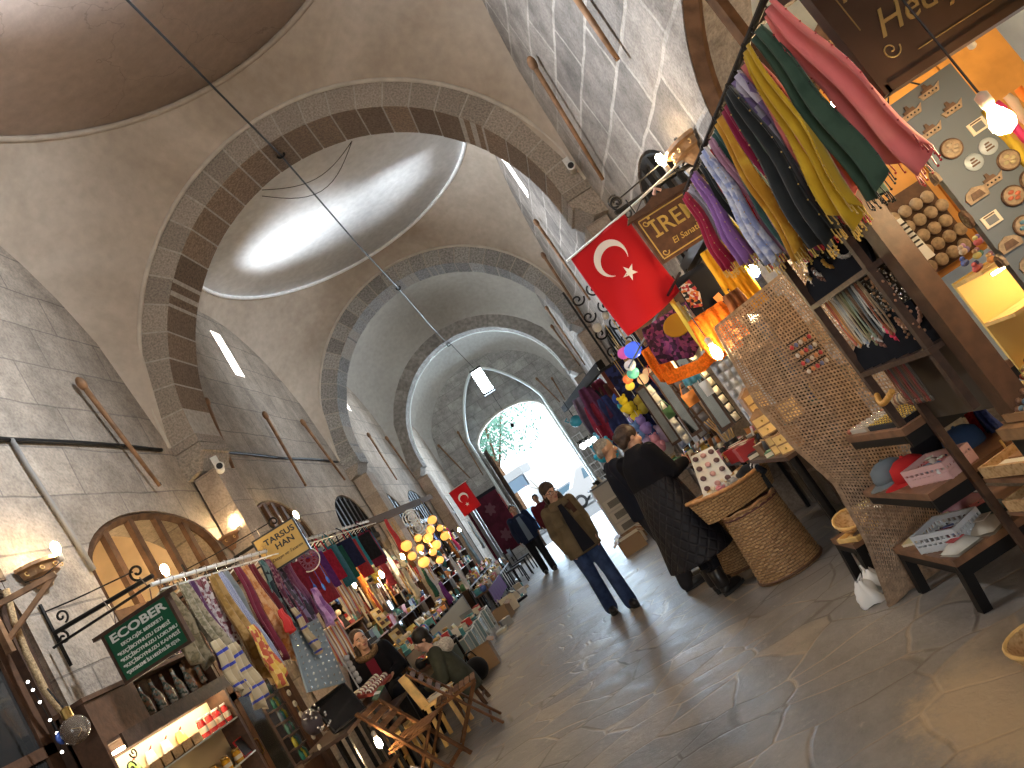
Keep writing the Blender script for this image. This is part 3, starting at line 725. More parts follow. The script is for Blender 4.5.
# ---------------------------------------------------------------- LEFT: things on and before the tan wall
b1 = pX(55,547,XL+.22)
sc1 = sconce(pX(36,572,XL+.02), 'carved wooden sconce at the left edge under a lit bulb beside the arched window', 1)
bulb((b1.x, b1.y, b1.z-.06), 'lit bulb above the carved sconce at the left edge of the tan wall', wire=[(0,0,-.05),(-.1,-.1,-.1),(-.2,-.15,-.08)])
sconce(pX(228,540,XL+.02), 'wooden sconce between the arched window and the gold sign', 1, wood_p)
q = pX(235,522,XL+.2); bulb((q.x,q.y,q.z-.05), 'lit bulb on the wall between the arched window and the gold sign', wire=[(0,0,-.05),(-.08,0,-.1),(-.19,0,-.1)])
q = pX(296,515,XL+.35); bulb((q.x,q.y,q.z-.05), 'lit bulb just behind the top of the gold sign', wire=[(0,0,-.05),(-.2,0,-.1),(-.34,0,-.05)])
q = pX(305,582,-2.9); bulb((q.x,q.y,q.z-.05), 'lit bulb hanging below the round dream catcher', wire=[(0,0,-.05),(-.05,0,.1),(-.1,.05,.5)])
q = pX(165,570,-3.2); bulb((q.x,q.y,q.z-.05), 'lit bulb behind the hanger rail above the patterned scarves', wire=[(0,0,-.05),(-.1,0,-.1),(-.25,0,-.1)])
# timber bracket at far left
a_, b_, c_ = pX(-6,607,-3.4), pX(55,574,-3.1), pX(10,606,-3.45)
o = E('wooden_bracket', a_, 'weathered timber bracket with a strut at the left edge below the sconce', 'bracket')
MB().bar((0,0,0), b_-a_, .035).build('arm', wood_p, o); MB().bar(b_-a_, Vector((-.03,.02,-.22)), .03).build('strut', wood_p, o)
MB().bar((-.03,.0,-.3),(-.03,.0,.1),.04).build('wall_plate', wood_p, o)
# jute garland and globe lamp beside the shop door
g = MB(); gp = [pX(*p, XL+.05) for p in ((6,590),(14,622),(26,652),(45,690),(62,712),(70,722))]
tag(MB().tube(gp, .022, 7).build('rope_garland', rope_m, smooth=True), 'thick jute rope garland hanging down the wall beside the shop door', 'rope')
q = pX(75,730,-3.3); o = E('globe_lamp', q, 'unlit clear glass globe lamp hanging on the rope beside the shop door', 'lamp')
MB().ball((0,0,0), .085, 18, 12).build('glass_globe', M('amber tinted glass', (.75,.62,.48), .08, trans=.85), o, True)
MB().lathe([(.03,.08),(.03,.14),(.012,.15)], 12).build('socket', brass, o); MB().tube([(0,0,.14),(-.02,-.02,.3)], .006, 5).build('cord', black_p, o)
MB().tube([(.03*math.sin(t), .0, -.03+.012*t) for t in [i*.5 for i in range(8)]], .002, 4).build('filament', brass, o)
q = pX(61,738,-3.35); o = E('evil_eye_charm', q, 'small round blue glass charm beside the clear globe lamp', 'charm')
MB().lathe([(.001,-.012),(.035,-.008),(.04,0),(.035,.008),(.001,.012)], 16, rot=(0,R_(90),0)).build('bead', colr('blue glass', (.05,.10,.35), rough=.1), o, True)
MB().lathe([(.001,0),(.016,0),(.016,.004),(.001,.004)], 12, (.012,0,0), (0,R_(90),0)).build('eye', white_p, o); MB().tube([(0,0,.04),(0,0,.12)], .004, 5).build('string', black_p, o)
pts = [pX(*p, XL+.1) for p in ((28,682),(33,690),(40,702),(50,720),(57,733),(62,752))]
o = E('string_lights', pts[0], 'short string of tiny lights on the post of the shop door', 'string lights')
MB().tube([p-pts[0] for p in pts], .004, 5).build('wire', black_p, o)
for p in pts: MB().ball(p-pts[0], .009, 8, 6).build('tiny_bulb', M('tiny light', (1,.95,.85), .3, emit=6), o, True)
# iron bracket that carries the green sign
def sign_bracket(p0, p1, label, sgn=1):
    """iron arm from the wall to the hall with scrolls above and below"""
    p0, p1 = Vector(p0), Vector(p1); o = E('iron_bracket', p0, label, 'bracket'); d = p1-p0
    MB().tube([(0,0,0), d], .017, 8).build('arm', iron, o)
    s = MB(); L_ = d.x
    s.tube(scroll((L_*.12, 0, .07), .05, 1.2, -1.4, 'xz'), .008, 5); s.tube(scroll((L_*.05, 0, -.06), .045, 1.2, 1.4, 'xz', -1), .008, 5)
    s.tube(scroll((L_*.88, 0, .085+d.z), .06, 1.25, -1.6, 'xz', -1), .009, 5)
    s.tube([(0,0,.16),(L_*.3,0,.13+d.z*.3),(L_*.85,0,.1+d.z)], .006, 5)
    s.tube([(0,0,-.25),(0,0,.22)], .013, 6)
    s.build('scroll', iron, o); return o
sign_bracket((XL+.02,5.0,2.56), (-2.70,4.98,2.52), 'black wrought iron bracket over the green sign')
green = colr('sign green', (.005,.10,.045), rough=.4, coat=.3)
sg = E('hanging_sign', (-2.90,4.93,2.18), 'green shop sign with white lettering hanging from an iron bracket', 'sign', R_(-4))
w, h = .50, .335
MB().box((0,0,0),(w,.03,h)).build('panel', green, sg)
f = MB(); f.box((0,0,h/2+.012),(w+.16,.045,.026)).box((0,0,-h/2-.01),(w+.04,.045,.022)).box((w/2+.01,0,0),(.02,.045,h)).box((-w/2-.01,0,0),(.02,.045,h)); f.build('frame', wood_d, sg)
f = MB()
for x in (-.15,.15): f.tube([(x,0,h/2+.02),(x+.02,.01,h/2+.1),(x,0,h/2+.2)], .004, 5)
f.build('hanging_wire', chrome, sg)
wl = colr('sign lettering', (.8,.82,.78), rough=.5)
text('lettering', 'ECOBER', .078, wl, sg, (0,-.017,.115), (R_(90),0,0), sx=1.55, bold=.002)
text('lettering', 'EKOLOJİK BEREKET!', .030, wl, sg, (.0,-.017,.052), (R_(90),0,0), sx=1.25, bold=.0006)
for k, t in enumerate(['*KEÇİBOYNUZU EZMESİ', '*KEÇİBOYNUZU LOKUMU', '*KEÇİBOYNUZU KAHVESİ', '*ŞEKERLEME İLE HEDİYELİK EŞYA']):
    text('lettering', t, .032 if k < 3 else .029, wl, sg, (-.225,-.017,.004-.044*k), (R_(90),0,0), align='LEFT', sx=1.2 if k < 3 else .96, bold=.0006)
# gold sign
gp = E('hanging_sign', (-2.56,6.9,2.47), 'gold shop sign with black lettering on the hanger rail', 'sign', R_(8))
w, h = .40, .32
goldm = M('sign gold', (.42,.27,.08), .42, metal=.5, var=.12, scale=4)
MB().box((0,0,0),(w,.025,h)).build('panel', goldm, gp)
f = MB(); f.box((0,0,h/2+.008),(w+.03,.035,.016)).box((0,0,-h/2-.008),(w+.03,.035,.016)).box((w/2+.008,0,0),(.016,.035,h)).box((-w/2-.008,0,0),(.016,.035,h)); f.build('frame', black_p, gp)
kl = colr('black lettering', (.01,.01,.01), rough=.5)
text('lettering', 'TARSUS', .078, kl, gp, (.03,-.014,.09), (R_(90),0,0), sx=1.12, bold=.002); text('lettering', 'HAN', .078, kl, gp, (.045,-.014,.01), (R_(90),0,0), sx=1.12, bold=.002)
text('lettering', 'Öz', .06, colr('brown lettering', (.28,.16,.05), rough=.5), gp, (-.155,-.014,.07), (R_(90),0,0), shear=.3)
text('lettering', 'Dizayn ve Tasarım', .042, kl, gp, (.02,-.014,-.085), (R_(90),0,0), shear=.25)
MB().tube([(-.12,0,h/2),(-.12,0,h/2+.1)], .005, 5).tube([(.12,0,h/2),(.12,0,h/2+.1)], .005, 5).build('hanging_wire', chrome, gp)
sign_bracket((XL+.02,6.95,2.62), (-2.4,6.95,2.62), 'black wrought iron bracket over the gold sign')
# hanger rail and its scarves
RA, RB = Vector((-2.70,4.9,2.46)), Vector((-2.70,10.6,2.58))
o = E('hanger_rail', RA, 'white metal hanger rail along the tan wall shops carrying scarves', 'rail')
d = RB-RA; MB().tube([(0,0,0), d], .016, 8).build('tube', white_p, o)
for k in range(5):
    p = d*(k/4); MB().tube([p, p+Vector((-.76,0,.0))], .010, 6).build('support_arm', iron, o)
for k in range(46):
    if k % 3 == 0: continue
for k in range(34):
    p = RA+d*((k+.6)/34); hg = E('clothes_hanger', p, 'clear plastic hanger on the white rail, %s from the green sign' % ordinal(k), 'hanger', R_(rnd.uniform(-12,12)), group='hangers on the left rail')
    MB().tube([(0,0,-.05),(0,0,-.02)]+[(.02*math.sin(t),0,.005-.02*math.cos(t)) for t in (.4,1.2,2,2.8,3.6,4.4)], .0035, 5).build('hook', chrome, hg)
    MB().tube([(-.10,0,-.085),(0,0,-.05),(.10,0,-.085)], .006, 5).build('shoulder', M('clear plastic', (.75,.75,.73), .2), hg)
def pt(n, cols, kind='voronoi', sc=30, st=(1,1,1)): return pattern(n, cols, kind, sc, .85, st, .2)
SC = [('olive brown', pt('sc1', [(.16,.12,.06),(.10,.08,.04),(.22,.17,.10)], 'noise', 25)), ('khaki floral', pt('sc2', [(.24,.20,.12),(.14,.12,.07),(.30,.25,.17)], 'noise', 30)),
      ('deep purple', pt('sc3', [(.05,.02,.06),(.09,.03,.08)], 'noise', 20)), ('white and maroon floral', pt('sc4', [(.45,.40,.38),(.16,.05,.06),(.30,.24,.25)], 'voronoi', 45)),
      ('mustard', pt('sc5', [(.33,.19,.05),(.22,.12,.03),(.36,.22,.08)], 'noise', 14)), ('blue and white zigzag', pt('sc6', [(.50,.52,.58),(.08,.10,.24),(.42,.44,.52),(.10,.12,.28)], 'wave', 22, (1,.6,1.6))),
      ('slate grey', pt('sc7', [(.12,.14,.15),(.17,.19,.19)], 'noise', 18)), ('burgundy', pt('sc8', [(.10,.012,.025),(.16,.02,.04)], 'noise', 14)),
      ('orange paisley', pt('sc9', [(.55,.24,.07),(.42,.16,.05),(.60,.34,.16)], 'noise', 18)), ('dark crimson', pt('sc10', [(.18,.015,.02),(.10,.01,.015)], 'noise', 16)),
      ('teal and black', pt('sc11', [(.05,.12,.12),(.02,.03,.035),(.14,.20,.19)], 'voronoi', 16)), ('wine patterned', pt('sc12', [(.14,.03,.06),(.28,.14,.16),(.09,.02,.04)], 'voronoi', 40)),
      ('charcoal and lilac', pt('sc13', [(.05,.045,.06),(.22,.17,.28),(.08,.07,.09)], 'voronoi', 30)), ('plum', pt('sc14', [(.12,.03,.09),(.20,.07,.14)], 'noise', 20))]
frg = M('tassel beads', (.50,.42,.30), .6)
for i, (cn, m) in enumerate(SC):
    y = 5.05+i*.155; ln = [.62,.78,.72,.80,.95,.98,.72,.86,.98,.80,.84,.90,.86,.70][i]
    c = cloth('headscarf', '%s scarf on the white rail, %s from the green sign' % (cn, ordinal(i)), 'scarf', (-2.70+.02*math.sin(i*2), y, 2.42), ln, .13, .20+.05*(i % 3 == 0), m, 'x' if False else 'y', 2, .035, frg if i % 2 else None, 'scarves on the left rail', lean=.05*math.sin(i*1.7), point=.25)
# scarves draped lower, behind
bl = pt('sc15', [(.42,.33,.20),(.36,.28,.16),(.04,.05,.28),(.40,.32,.20)], 'wave', 1.3, (.3,.3,1))
for k, (px, py, m, nm, ln, w) in enumerate([(225,655,bl,'tan scarf with blue border bands',.42,.20),(238,660,bl,'tan and royal blue bordered scarf',.5,.22),(258,640,pt('sc16',[(.62,.40,.08),(.45,.10,.05),(.66,.46,.14)],'voronoi',24),'yellow scarf with red flowers',.52,.2),(300,620,bl,'tan scarf with a blue band low beside the orange scarf',.45,.16),
      (287,622,colr('bright red cloth',(.55,.02,.015)),'plain bright red cloth tip under the orange scarf',.22,.10),(318,600,pt('sc17',[(.40,.16,.42),(.60,.36,.62),(.25,.10,.30)],'noise',9),'shiny pink and violet scarf below the gold sign',.40,.24)]):
    p = pX(px, py, -2.58); cloth('headscarf', nm+' in the lower scarf row', 'scarf', (p.x, p.y, p.z+.12), ln, w*.6, w, m, 'y', 2, .03, None, 'scarves on the left rail', point=.3, hook=False)
# folded bags and clothes beyond the gold sign
BG = [('maroon', (.16,.015,.03)), ('dark red', (.26,.02,.03)), ('purple', (.11,.03,.18)), ('crimson', (.36,.02,.05)), ('teal', (.03,.15,.20)), ('dark green', (.015,.09,.08)), ('navy', (.015,.02,.06)), ('red', (.40,.03,.04)), ('turquoise', (.03,.28,.40)), ('black', (.02,.02,.025)), ('wine', (.17,.02,.05)), ('petrol blue', (.02,.08,.15))]
def cloth_bag(loc, rz, label, col, w=.3, h=.42):
    o = E('cloth_bag', loc, label, 'bag', rz, 'cloth bags on the left rail'); m = M('bag '+str(col), col, .85, var=.2, scale=30)
    MB().grid(lambda u, v: ((u-.5)*w*(1+.06*v), .03*math.sin(pi*u)*math.sin(pi*min(1,v*.9+.1)), -h*v), 8, 6).grid(lambda u, v: ((u-.5)*w*(1+.06*v), -.03*math.sin(pi*u)*math.sin(pi*min(1,v*.9+.1)), -h*v), 8, 6).build('bag_body', m, o, True)
    MB().tube([(-w*.25,0,0),(-w*.2,0,.12),(0,0,.17),(w*.2,0,.12),(w*.25,0,0)], .008, 6).build('strap', m, o, True)
    return o
for i, (cn, col) in enumerate(BG):
    y = 7.45+i*.27; cloth_bag((-2.72+.05*math.sin(i*2.2), y, 2.33+.012*i-.03*(i % 2)), R_(70+14*math.sin(i*1.9)), '%s cloth bag on the rail, %s beyond the gold sign' % (cn, ordinal(i)), col, .26+.06*(i % 3), .36+.07*((i*2) % 3))
# dream catcher ring
q = pX(308,560,-2.62); o = E('dream_catcher', q, 'round dream catcher with a white hoop and beaded net below the gold sign', 'dream catcher', R_(15))
MB().tube([(.115*math.cos(t),0,.115*math.sin(t)) for t in [2*pi*k/28 for k in range(28)]], .006, 6, closed=True).build('hoop', white_p, o, True)
b = MB()
for k in range(12):
    a = 2*pi*k/12
    for j in (3, 5): b.tube([(.11*math.cos(a),0,.11*math.sin(a)), (.11*math.cos(a+j*pi/6),0,.11*math.sin(a+j*pi/6))], .003, 4)
b.build('net', colr('net thread', (.25,.10,.16)), o)
for k in range(3):
    x = -.07+k*.07; MB().tube([(x,0,-.10),(x,.0,-.24-.04*(k % 2))], .003, 4).ball((x,0,-.27-.04*(k % 2)), .022, 8, 6, (.7,.5,1.8)).build('pendant', colr('charm blue', (.04,.10,.40), rough=.2), o)
# cabinet with lit shelves
CB = E('display_cabinet', (-3.38,5.42,0), 'dark wooden wall cabinet with lit shelves of jars under the green sign', 'cabinet')
cx0, cx1, y0, y1 = -.1, .1, -.77, .78
b = MB(); b.box((cx0+.01,(y0+y1)/2,1.03),(.02,y1-y0,2.0)); b.box((0,y0+.015,1.03),(.2,.03,2.0)); b.box((0,y1-.015,1.03),(.2,.03,2.0)); b.box((0,(y0+y1)/2,2.035),(.24,y1-y0+.04,.03)); b.box((0,(y0+y1)/2,.04),(.2,y1-y0,.08))
b.build('carcass', wood_m, CB)
MB().box((.0,(y0+y1)/2,1.735),(.19,y1-y0-.06,.025)).box((.20,(y0+y1)/2,1.69),(.018,y1-y0-.06,.1)).build('valance', wood_d, CB)
MB().box((.07,(y0+y1)/2,1.66),(.03,y1-y0-.16,.02)).build('light_strip', M('cabinet strip light', (1,.83,.55), .3, emit=26), CB)
MB().box((cx0+.025,(y0+y1)/2,1.2),(.006,y1-y0-.06,.86)).build('back_panel', M('pale cabinet back', (.72,.58,.36), .6), CB)
SHZ = (1.40, 1.10, .80, .5)
for z in SHZ: MB().box((.01,(y0+y1)/2,z),(.18,y1-y0-.08,.012)).build('glass_shelf', M('greenish shelf glass', (.62,.68,.66), .15, coat=.4), CB)
MB().tube(scroll((.105,y0+.12,1.52), .05, 1.3, 0, 'yz'), .005, 5).tube(scroll((.105,y0+.2,1.60), .04, 1.2, 3, 'yz'), .005, 5).build('iron_scroll', iron, CB)
CP = Vector(CB.location)
def jar_proto(col, lid, r=.03, h=.075, name='jar', cap=True):
    o = E(name, (0,0,0), 'x', name)
    MB().lathe([(r*.9,0),(r,.006),(r,h*.8),(r*.8,h*.9),(r*.75,h)], 12).build('jar_body', col, o, True)
    MB().lathe([(r*.85,h),(r*.85,h+.015),(r*.8,h+.017)], 12).build('lid', lid, o, True)
    MB().lathe([(r*1.02,h*.25),(r*1.02,h*.6)], 12, closed=True).build('paper_label', cream, o, True)
    return o
red_g = M('red syrup', (.50,.02,.02), .12, coat=.5); amber = M('amber honey', (.72,.36,.03), .12, coat=.5); brown_j = M('brown paste', (.10,.045,.02), .2, coat=.5); blk = black_p
lidg = brass
P_brn = jar_proto(brown_j, lidg, .028, .075)
P_red, P_amb = jar_proto(red_g, white_p, .026, .13, 'bottle'), jar_proto(amber, lidg, .034, .085)
MB().box((.09,y0+.28,1.88),(.02,.50,.27)).build('door', wood_m, CB)
first = {}
def use(proto, loc, label, cat=None, group=None, rz=0, scale=None):
    """the first placing moves the prototype itself, later ones copy it"""
    if proto.name not in first:
        first[proto.name] = 1; o = proto; o.location = loc; o.rotation_euler = (0,0,rz)
        if scale: o.scale = (scale,)*3
        o['label'] = label
    else: o = dup(proto, loc, rz, label, scale=scale)
    if cat: o['category'] = cat
    if group: o['group'] = group
    return o
for k in range(7): use(P_red, CP+Vector((.055-.05*(k % 2), .33+.062*k, 1.407)), 'bottle of red syrup on the top lit shelf, %s from its left end' % ordinal(k), 'bottle', 'red syrup bottles in the cabinet')
for k in range(8): use(P_amb, CP+Vector((.055-.05*(k % 2), .0+.092*k, 1.107)), 'jar of amber honey on the second lit shelf, %s from its left end' % ordinal(k), 'jar', 'honey jars in the cabinet')
for k in range(6): use(P_amb, CP+Vector((.055-.05*(k % 2), -.1+.12*k, .807)), 'jar of amber honey on the low lit shelf, %s from its left end' % ordinal(k), 'jar', 'honey jars in the cabinet')
# wicker boxes of sweets, round tray, wrapped packs
def small_box(name, d, m, loc, label, cat, group=None, rz=0, lid=None, content=None):
    o = E(name, loc, label, cat, rz, group); x, y, z = d; t = .006
    b = MB(); b.box((0,0,t/2),(x,y,t))
    for s in (-1,1): b.box((s*(x/2-t/2),0,z/2),(t,y,z)).box((0,s*(y/2-t/2),z/2),(x,t,z))
    b.build('box_body', m, o)
    if content:
        c = MB()
        for i in range(max(2, int(x/.045))):
            for j in range(max(2, int(y/.045))): c.ball((-x/2+.03+i*(x-.06)/max(1,int(x/.045)-1), -y/2+.03+j*(y-.06)/max(1,int(y/.045)-1), z*.75), .02, 7, 5)
        q = c.build('sweets', content, o, True); q['kind'] = 'stuff'
    return o
swe = M('carob sweets', (.09,.04,.02), .5, isl=.3)
for k in range(5): small_box('wicker_box', (.11,.12,.07), wicker, CP+Vector((.03,-.40+.135*k,1.407)), 'small wicker box of dark sweets on the top lit shelf, %s from its left end' % ordinal(k), 'box', 'wicker sweet boxes in the cabinet', 0, None, swe)
o = E('round_tray', CP+Vector((.06,-.55,1.235)), 'round golden wicker tray standing upright at the left of the lit shelf', 'tray')
MB().lathe([(.001,0),(.10,.0),(.115,.012),(.12,.02),(.105,.022),(.09,.012),(.001,.012)], 24, rot=(0,R_(72),0)).build('tray_dish', wicker, o, True)
MB().tube([(.02+.01,.105*math.cos(t),.105*math.sin(t)) for t in [2*pi*k/24 for k in range(24)]], .008, 5, closed=True).build('rim', wood_y, o)
for k in range(4):
    o = E('wrapped_pack', CP+Vector((-.05,-.40+.2*k,1.407)), '%s wrapped sweet pack at the back of the top lit shelf' % ['green','clear','white','yellow'][k], 'pack', 0, 'wrapped packs in the cabinet')
    MB().grid(lambda u, v: ((.03+.0*u)*math.cos(2*pi*u)*(1-.7*v*v), .07*math.sin(2*pi*u)*(1-.4*v*v), .15*v), 14, 6).build('wrapper', colr('pack%d' % k, [(.25,.40,.10),(.6,.58,.52),(.62,.6,.55),(.72,.5,.12)][k], rough=.25), o, True)
    MB().tube([(0,0,.145),(.02,.02,.17),(0,.03,.15)], .004, 4).build('ribbon', colr('ribbon red', (.5,.05,.05)), o)
for lv, z in enumerate((1.107, .807, .507)):
    for k in range(7):
        use(P_brn, CP+Vector((.05,-.62+.078*k,z)), 'small jar of dark carob paste on the %s lit shelf, %s along' % (['second','low','lowest'][lv], ordinal(k)), 'jar', 'carob jars in the cabinet')
o = E('framed_card', CP+Vector((.06,.66,1.107)), 'small dark card with a red border standing on the second lit shelf', 'card', R_(90))
MB().box((0,0,.075),(.13,.012,.15),(R_(-10),0,0)).build('card', colr('card red', (.45,.02,.02)), o); MB().box((0,-.008,.075),(.115,.004,.135),(R_(-10),0,0)).build('print', black_p, o)
# four painted bottles in the upper compartment
vase_m = pattern('painted glass', [(.20,.26,.24),(.42,.40,.34),(.10,.14,.12),(.35,.22,.16)], 'voronoi', 60, .15)
for k in range(5):
    o = E('painted_bottle', CP+Vector((.04,-.12+.15*k,1.748)), 'hand painted glass bottle standing above the lit shelves, %s from the left' % ordinal(k), 'bottle', 0, 'painted bottles on the cabinet')
    MB().lathe([(.03,0),(.034,.01),(.034,.11),(.014,.16),(.012,.2),(.016,.205),(.016,.215)], 14).build('bottle_body', vase_m, o, True)
    MB().lathe([(.011,.215),(.013,.235),(.002,.24)], 10).build('stopper', wood_b, o, True)
o = E('cutting_board', CP+Vector((.0,.66,1.748)), 'honey wood board leaning behind the painted bottles', 'board', R_(8))
MB().prism([(-.12,0),(.12,0),(.12,.2),(.03,.23),(.03,.27),(-.03,.27),(-.03,.23),(-.12,.2)], .018, ((0,0,0),(0,1,0),(-.12,0,1),(1,0,0))).build('board', wood_b, o)
MB().lathe([(.02,0),(.03,.01),(.02,.12),(.03,.15)], 10, (.04,0,.02)).build('glass_ornament', vase_m, o, True)
# lotions rack, dark table, screen
q = pX(272,706,-3.0); o = E('bottle_rack', (-3.02,6.25,.78), 'narrow rack of green and yellow bottles right of the lit cabinet', 'rack')
MB().box((-.06,0,.35),(.02,.12,.72)).build('rack_back', wood_d, o)
for k in range(6):
    z = .04+k*.115; s_ = MB().box((0,0,z),(.13,.13,.012)).build('rack_shelf', wood_d, o)
    for j in range(3): MB().lathe([(.016,0),(.018,.005),(.018,.06),(.008,.075),(.008,.085)], 10, (.02,-.042+.042*j,z+.006)).build('bottle', colr('lot%d' % ((k+j) % 4), [(.02,.10,.06),(.30,.26,.03),(.05,.12,.08),(.08,.10,.11)][(k+j) % 4], rough=.2), s_, True)
for k in range(6):
    o2 = E('wooden_disc', (-2.90,6.31,.83+k*.1), 'pale round wooden disc at the edge of the bottle rack, %s from the bottom' % ordinal(k), 'disc', 0, 'wooden discs on the rack')
    MB().lathe([(.001,0),(.025,0),(.027,.004),(.025,.012),(.001,.012)], 14, rot=(0,R_(90),0)).build('disc', cream, o2, True)
    MB().lathe([(.003,0),(.005,.002)], 8, (.012,0,0), rot=(0,R_(90),0)).build('peg', wood_b, o2)
o = E('stall_table', (-2.88,6.72,0), 'black framed stall table carrying a black screen beside the bottle rack', 'table')
MB().box((0,0,.80),(.5,.85,.03)).build('tabletop', wood_d, o)
for x in (-.22,.22):
    for y in (-.4,.4): MB().box((x,y,.39),(.03,.03,.78)).build('leg', iron, o)
MB().box((0,0,.3),(.46,.8,.02)).build('lower_shelf', wood_d, o)
sp_ = (pX(318,714,-2.70))
o = E('flat_screen', (-2.72,6.62,.815), 'black flat screen tilted on the stall table under the scarves', 'screen', R_(-30))
MB().box((0,0,.17),(.025,.40,.30),(0,R_(-18),0)).build('bezel', black_p, o); MB().box((.014,0,.17),(.004,.37,.27),(0,R_(-18),0)).build('display', M('screen glass', (.008,.008,.009), .08, coat=.6), o); MB().box((-.02,0,.012),(.14,.2,.02)).build('stand', black_p, o)
# tangle of silver chains by the screen
o = E('chain_heap', (-2.84,6.30,1.03), 'dark purse of silver chains hanging above the black screen', 'purse')
MB().ball((0,0,0),.12,14,10,(.6,1,.9)).build('purse_body', colr('dark purse', (.06,.045,.05)), o, True)
b = MB()
for k in range(26):
    a = k*2.4; p = Vector((.075*abs(math.cos(a))+.01, .12*math.sin(a*1.7), .1*math.cos(a*.9))); b.ball(p, .013, 6, 5)
b.build('silver_beads', silver, o, True)
# ---------------------------------------------------------------- RIGHT: the near gift shop
arched_window(8, XR, -1, SHOP_R[0], 2.55, 2, wood_win, .1)
struct(MB().bar((XR+.12,2.1,2.55),(XR+.12,4.5,2.55),.1,.1).build('trim_7', wood_win))
arched_window(9, XR, -1, SHOP_R[1], 2.6, 4, black_p, .06)
for i in (2,3,4,5): arched_window(8+i, XR, -1, SHOP_R[i], 2.6, 6, iron, .05)
for i, sh in enumerate(SHOP_R[1:]): shopfront(i, XR, -1, sh, 2.5, 'door_%d' % (i+11))
# rail with shawls
o = E('shawl_rail', (1.30,1.75,2.44), 'dark metal rail above the gift shop stall carrying bright shawls', 'rail')
MB().tube([(0,0,0),(0,2.0,0)], .013, 8).build('tube', iron, o)
for y in (.55,1.95): MB().bar((0,y,0),(.68,y,.04),.03,.03).build('support_arm', wood_d, o)
RS = [('coral pink', pt('rs1',[(.88,.27,.22),(.80,.20,.19)],'noise',6),.64,.24), ('dark green', pt('rs2',[(.03,.06,.04),(.05,.09,.06)],'noise',10),.62,.16), ('golden yellow', pt('rs3',[(.66,.42,.03),(.54,.33,.02)],'noise',8),.66,.18),
      ('salmon pink', pt('rs4',[(.78,.25,.22),(.66,.18,.17)],'noise',8),.62,.20), ('white with violet dots', pt('rs5',[(.50,.45,.55),(.22,.16,.32),(.55,.50,.58)],'voronoi',26),.60,.14), ('black', pt('rs6',[(.012,.014,.016),(.02,.022,.022)],'noise',10),.64,.26),
      ('bottle green', pt('rs7',[(.04,.07,.05),(.07,.11,.07)],'noise',12),.60,.15), ('crimson magenta', pt('rs8',[(.36,.02,.08),(.24,.012,.05)],'noise',9),.62,.18), ('amber yellow', pt('rs9',[(.62,.36,.04),(.48,.22,.02)],'noise',12),.60,.12),
      ('deep teal', pt('rs10',[(.02,.06,.055),(.035,.09,.08)],'noise',10),.58,.20), ('mauve', pt('rs11',[(.26,.11,.17),(.34,.17,.24)],'noise',10),.56,.13), ('pale blue and white', pt('rs12',[(.44,.48,.66),(.66,.66,.72),(.30,.34,.55)],'noise',22),.55,.15),
      ('scarlet red', pt('rs13',[(.52,.015,.02),(.38,.01,.015)],'noise',9),.52,.20), ('jet black', pt('rs6',[],'noise'),.48,.16), ('purple', pt('rs15',[(.20,.08,.27),(.27,.12,.33)],'noise',9),.46,.16), ('olive yellow', pt('rs16',[(.50,.42,.10),(.40,.33,.06)],'noise',9),.43,.10),
      ('lilac grey', pt('rs17',[(.40,.36,.40),(.30,.27,.31)],'noise',9),.42,.10), ('raspberry red', pt('rs18',[(.42,.02,.06),(.30,.012,.04)],'noise',9),.41,.14)]
bead_m = [colr('red beads', (.35,.02,.03), rough=.3), colr('black beads', (.02,.02,.02), rough=.3), colr('gold beads', (.5,.33,.08), rough=.3)]
for i, (cn, m, ln, w) in enumerate(RS):
    y = 2.22+i*.085-.04*(i == 0)
    c = cloth('shawl', '%s shawl with a beaded edge on the dark rail, %s along' % (cn, ordinal(i)), 'shawl', (1.30-.012*(i % 3), y, 2.415), ln*1.06, .085 if i else .10, w*.88, m, 'y', 2, .028, bead_m[i % 3], 'shawls on the stall rail', lean=.03*math.sin(i*2.1) if i else .10, point=.3 if i in (0,2,3,7) else .15, drift=.05)
# iron bracket, sconce and bulb on the grey wall
q = pX(690,150,XR-.02); sconce((q.x,q.y-.05,q.z+.02), 'carved wooden sconce on the grey wall above the dark barred window', -1)
q = pX(661,160,XR-.22); bulb((q.x,q.y,q.z-.05), 'lit bulb beside the carved sconce above the dark barred window', wire=[(0,0,-.05),(.1,0,-.1),(.2,0,-.1)])
sign_bracket((XR-.02,5.15,2.93), (1.28,5.05,2.9), 'black wrought iron bracket over the brown wooden sign')
o = E('iron_scroll', pX(622,212,1.45), 'curled black iron ornament above the corner of the red flag', 'ornament')
MB().tube(scroll((0,0,.09),.06,1.3,1,'xz'),.008,5).tube(scroll((.02,0,-.04),.06,1.3,4,'xz',-1),.008,5).tube([(-.05,0,.02),(.2,0,.0)],.01,6).build('scroll', iron, o)
# carved wooden sign
isg = E('hanging_sign', (1.575,5.0,2.585), 'brown carved wooden sign with gold lettering beside the red flag', 'sign', R_(3))
w, h = .50, .36; carved = M('carved sign wood', (.095,.038,.018), .45, var=.3, scale=18, bump=.2)
MB().box((0,0,0),(w,.03,h)).build('panel', carved, isg)
MB().prism([(-.29,0),(.29,0),(.27,.03),(.12,.045),(.05,.075),(-.05,.075),(-.12,.045),(-.27,.03)], .045, ((0,.02,h/2),(1,0,0),(0,0,1),(0,-1,0))).build('crest', wood_m, isg)
MB().tube([(-.03,-.03,h/2+.075),(0,-.03,h/2+.11),(.03,-.03,h/2+.075)],.012,6).build('crest_knot', M('pink ribbon',(.6,.35,.28),.6), isg)
f = MB()
for s in (-1,1): f.box((s*(w/2-.025),-.017,0),(.008,.006,h-.06)).box((0,-.017,s*(h/2-.025)),(w-.05,.006,.008))
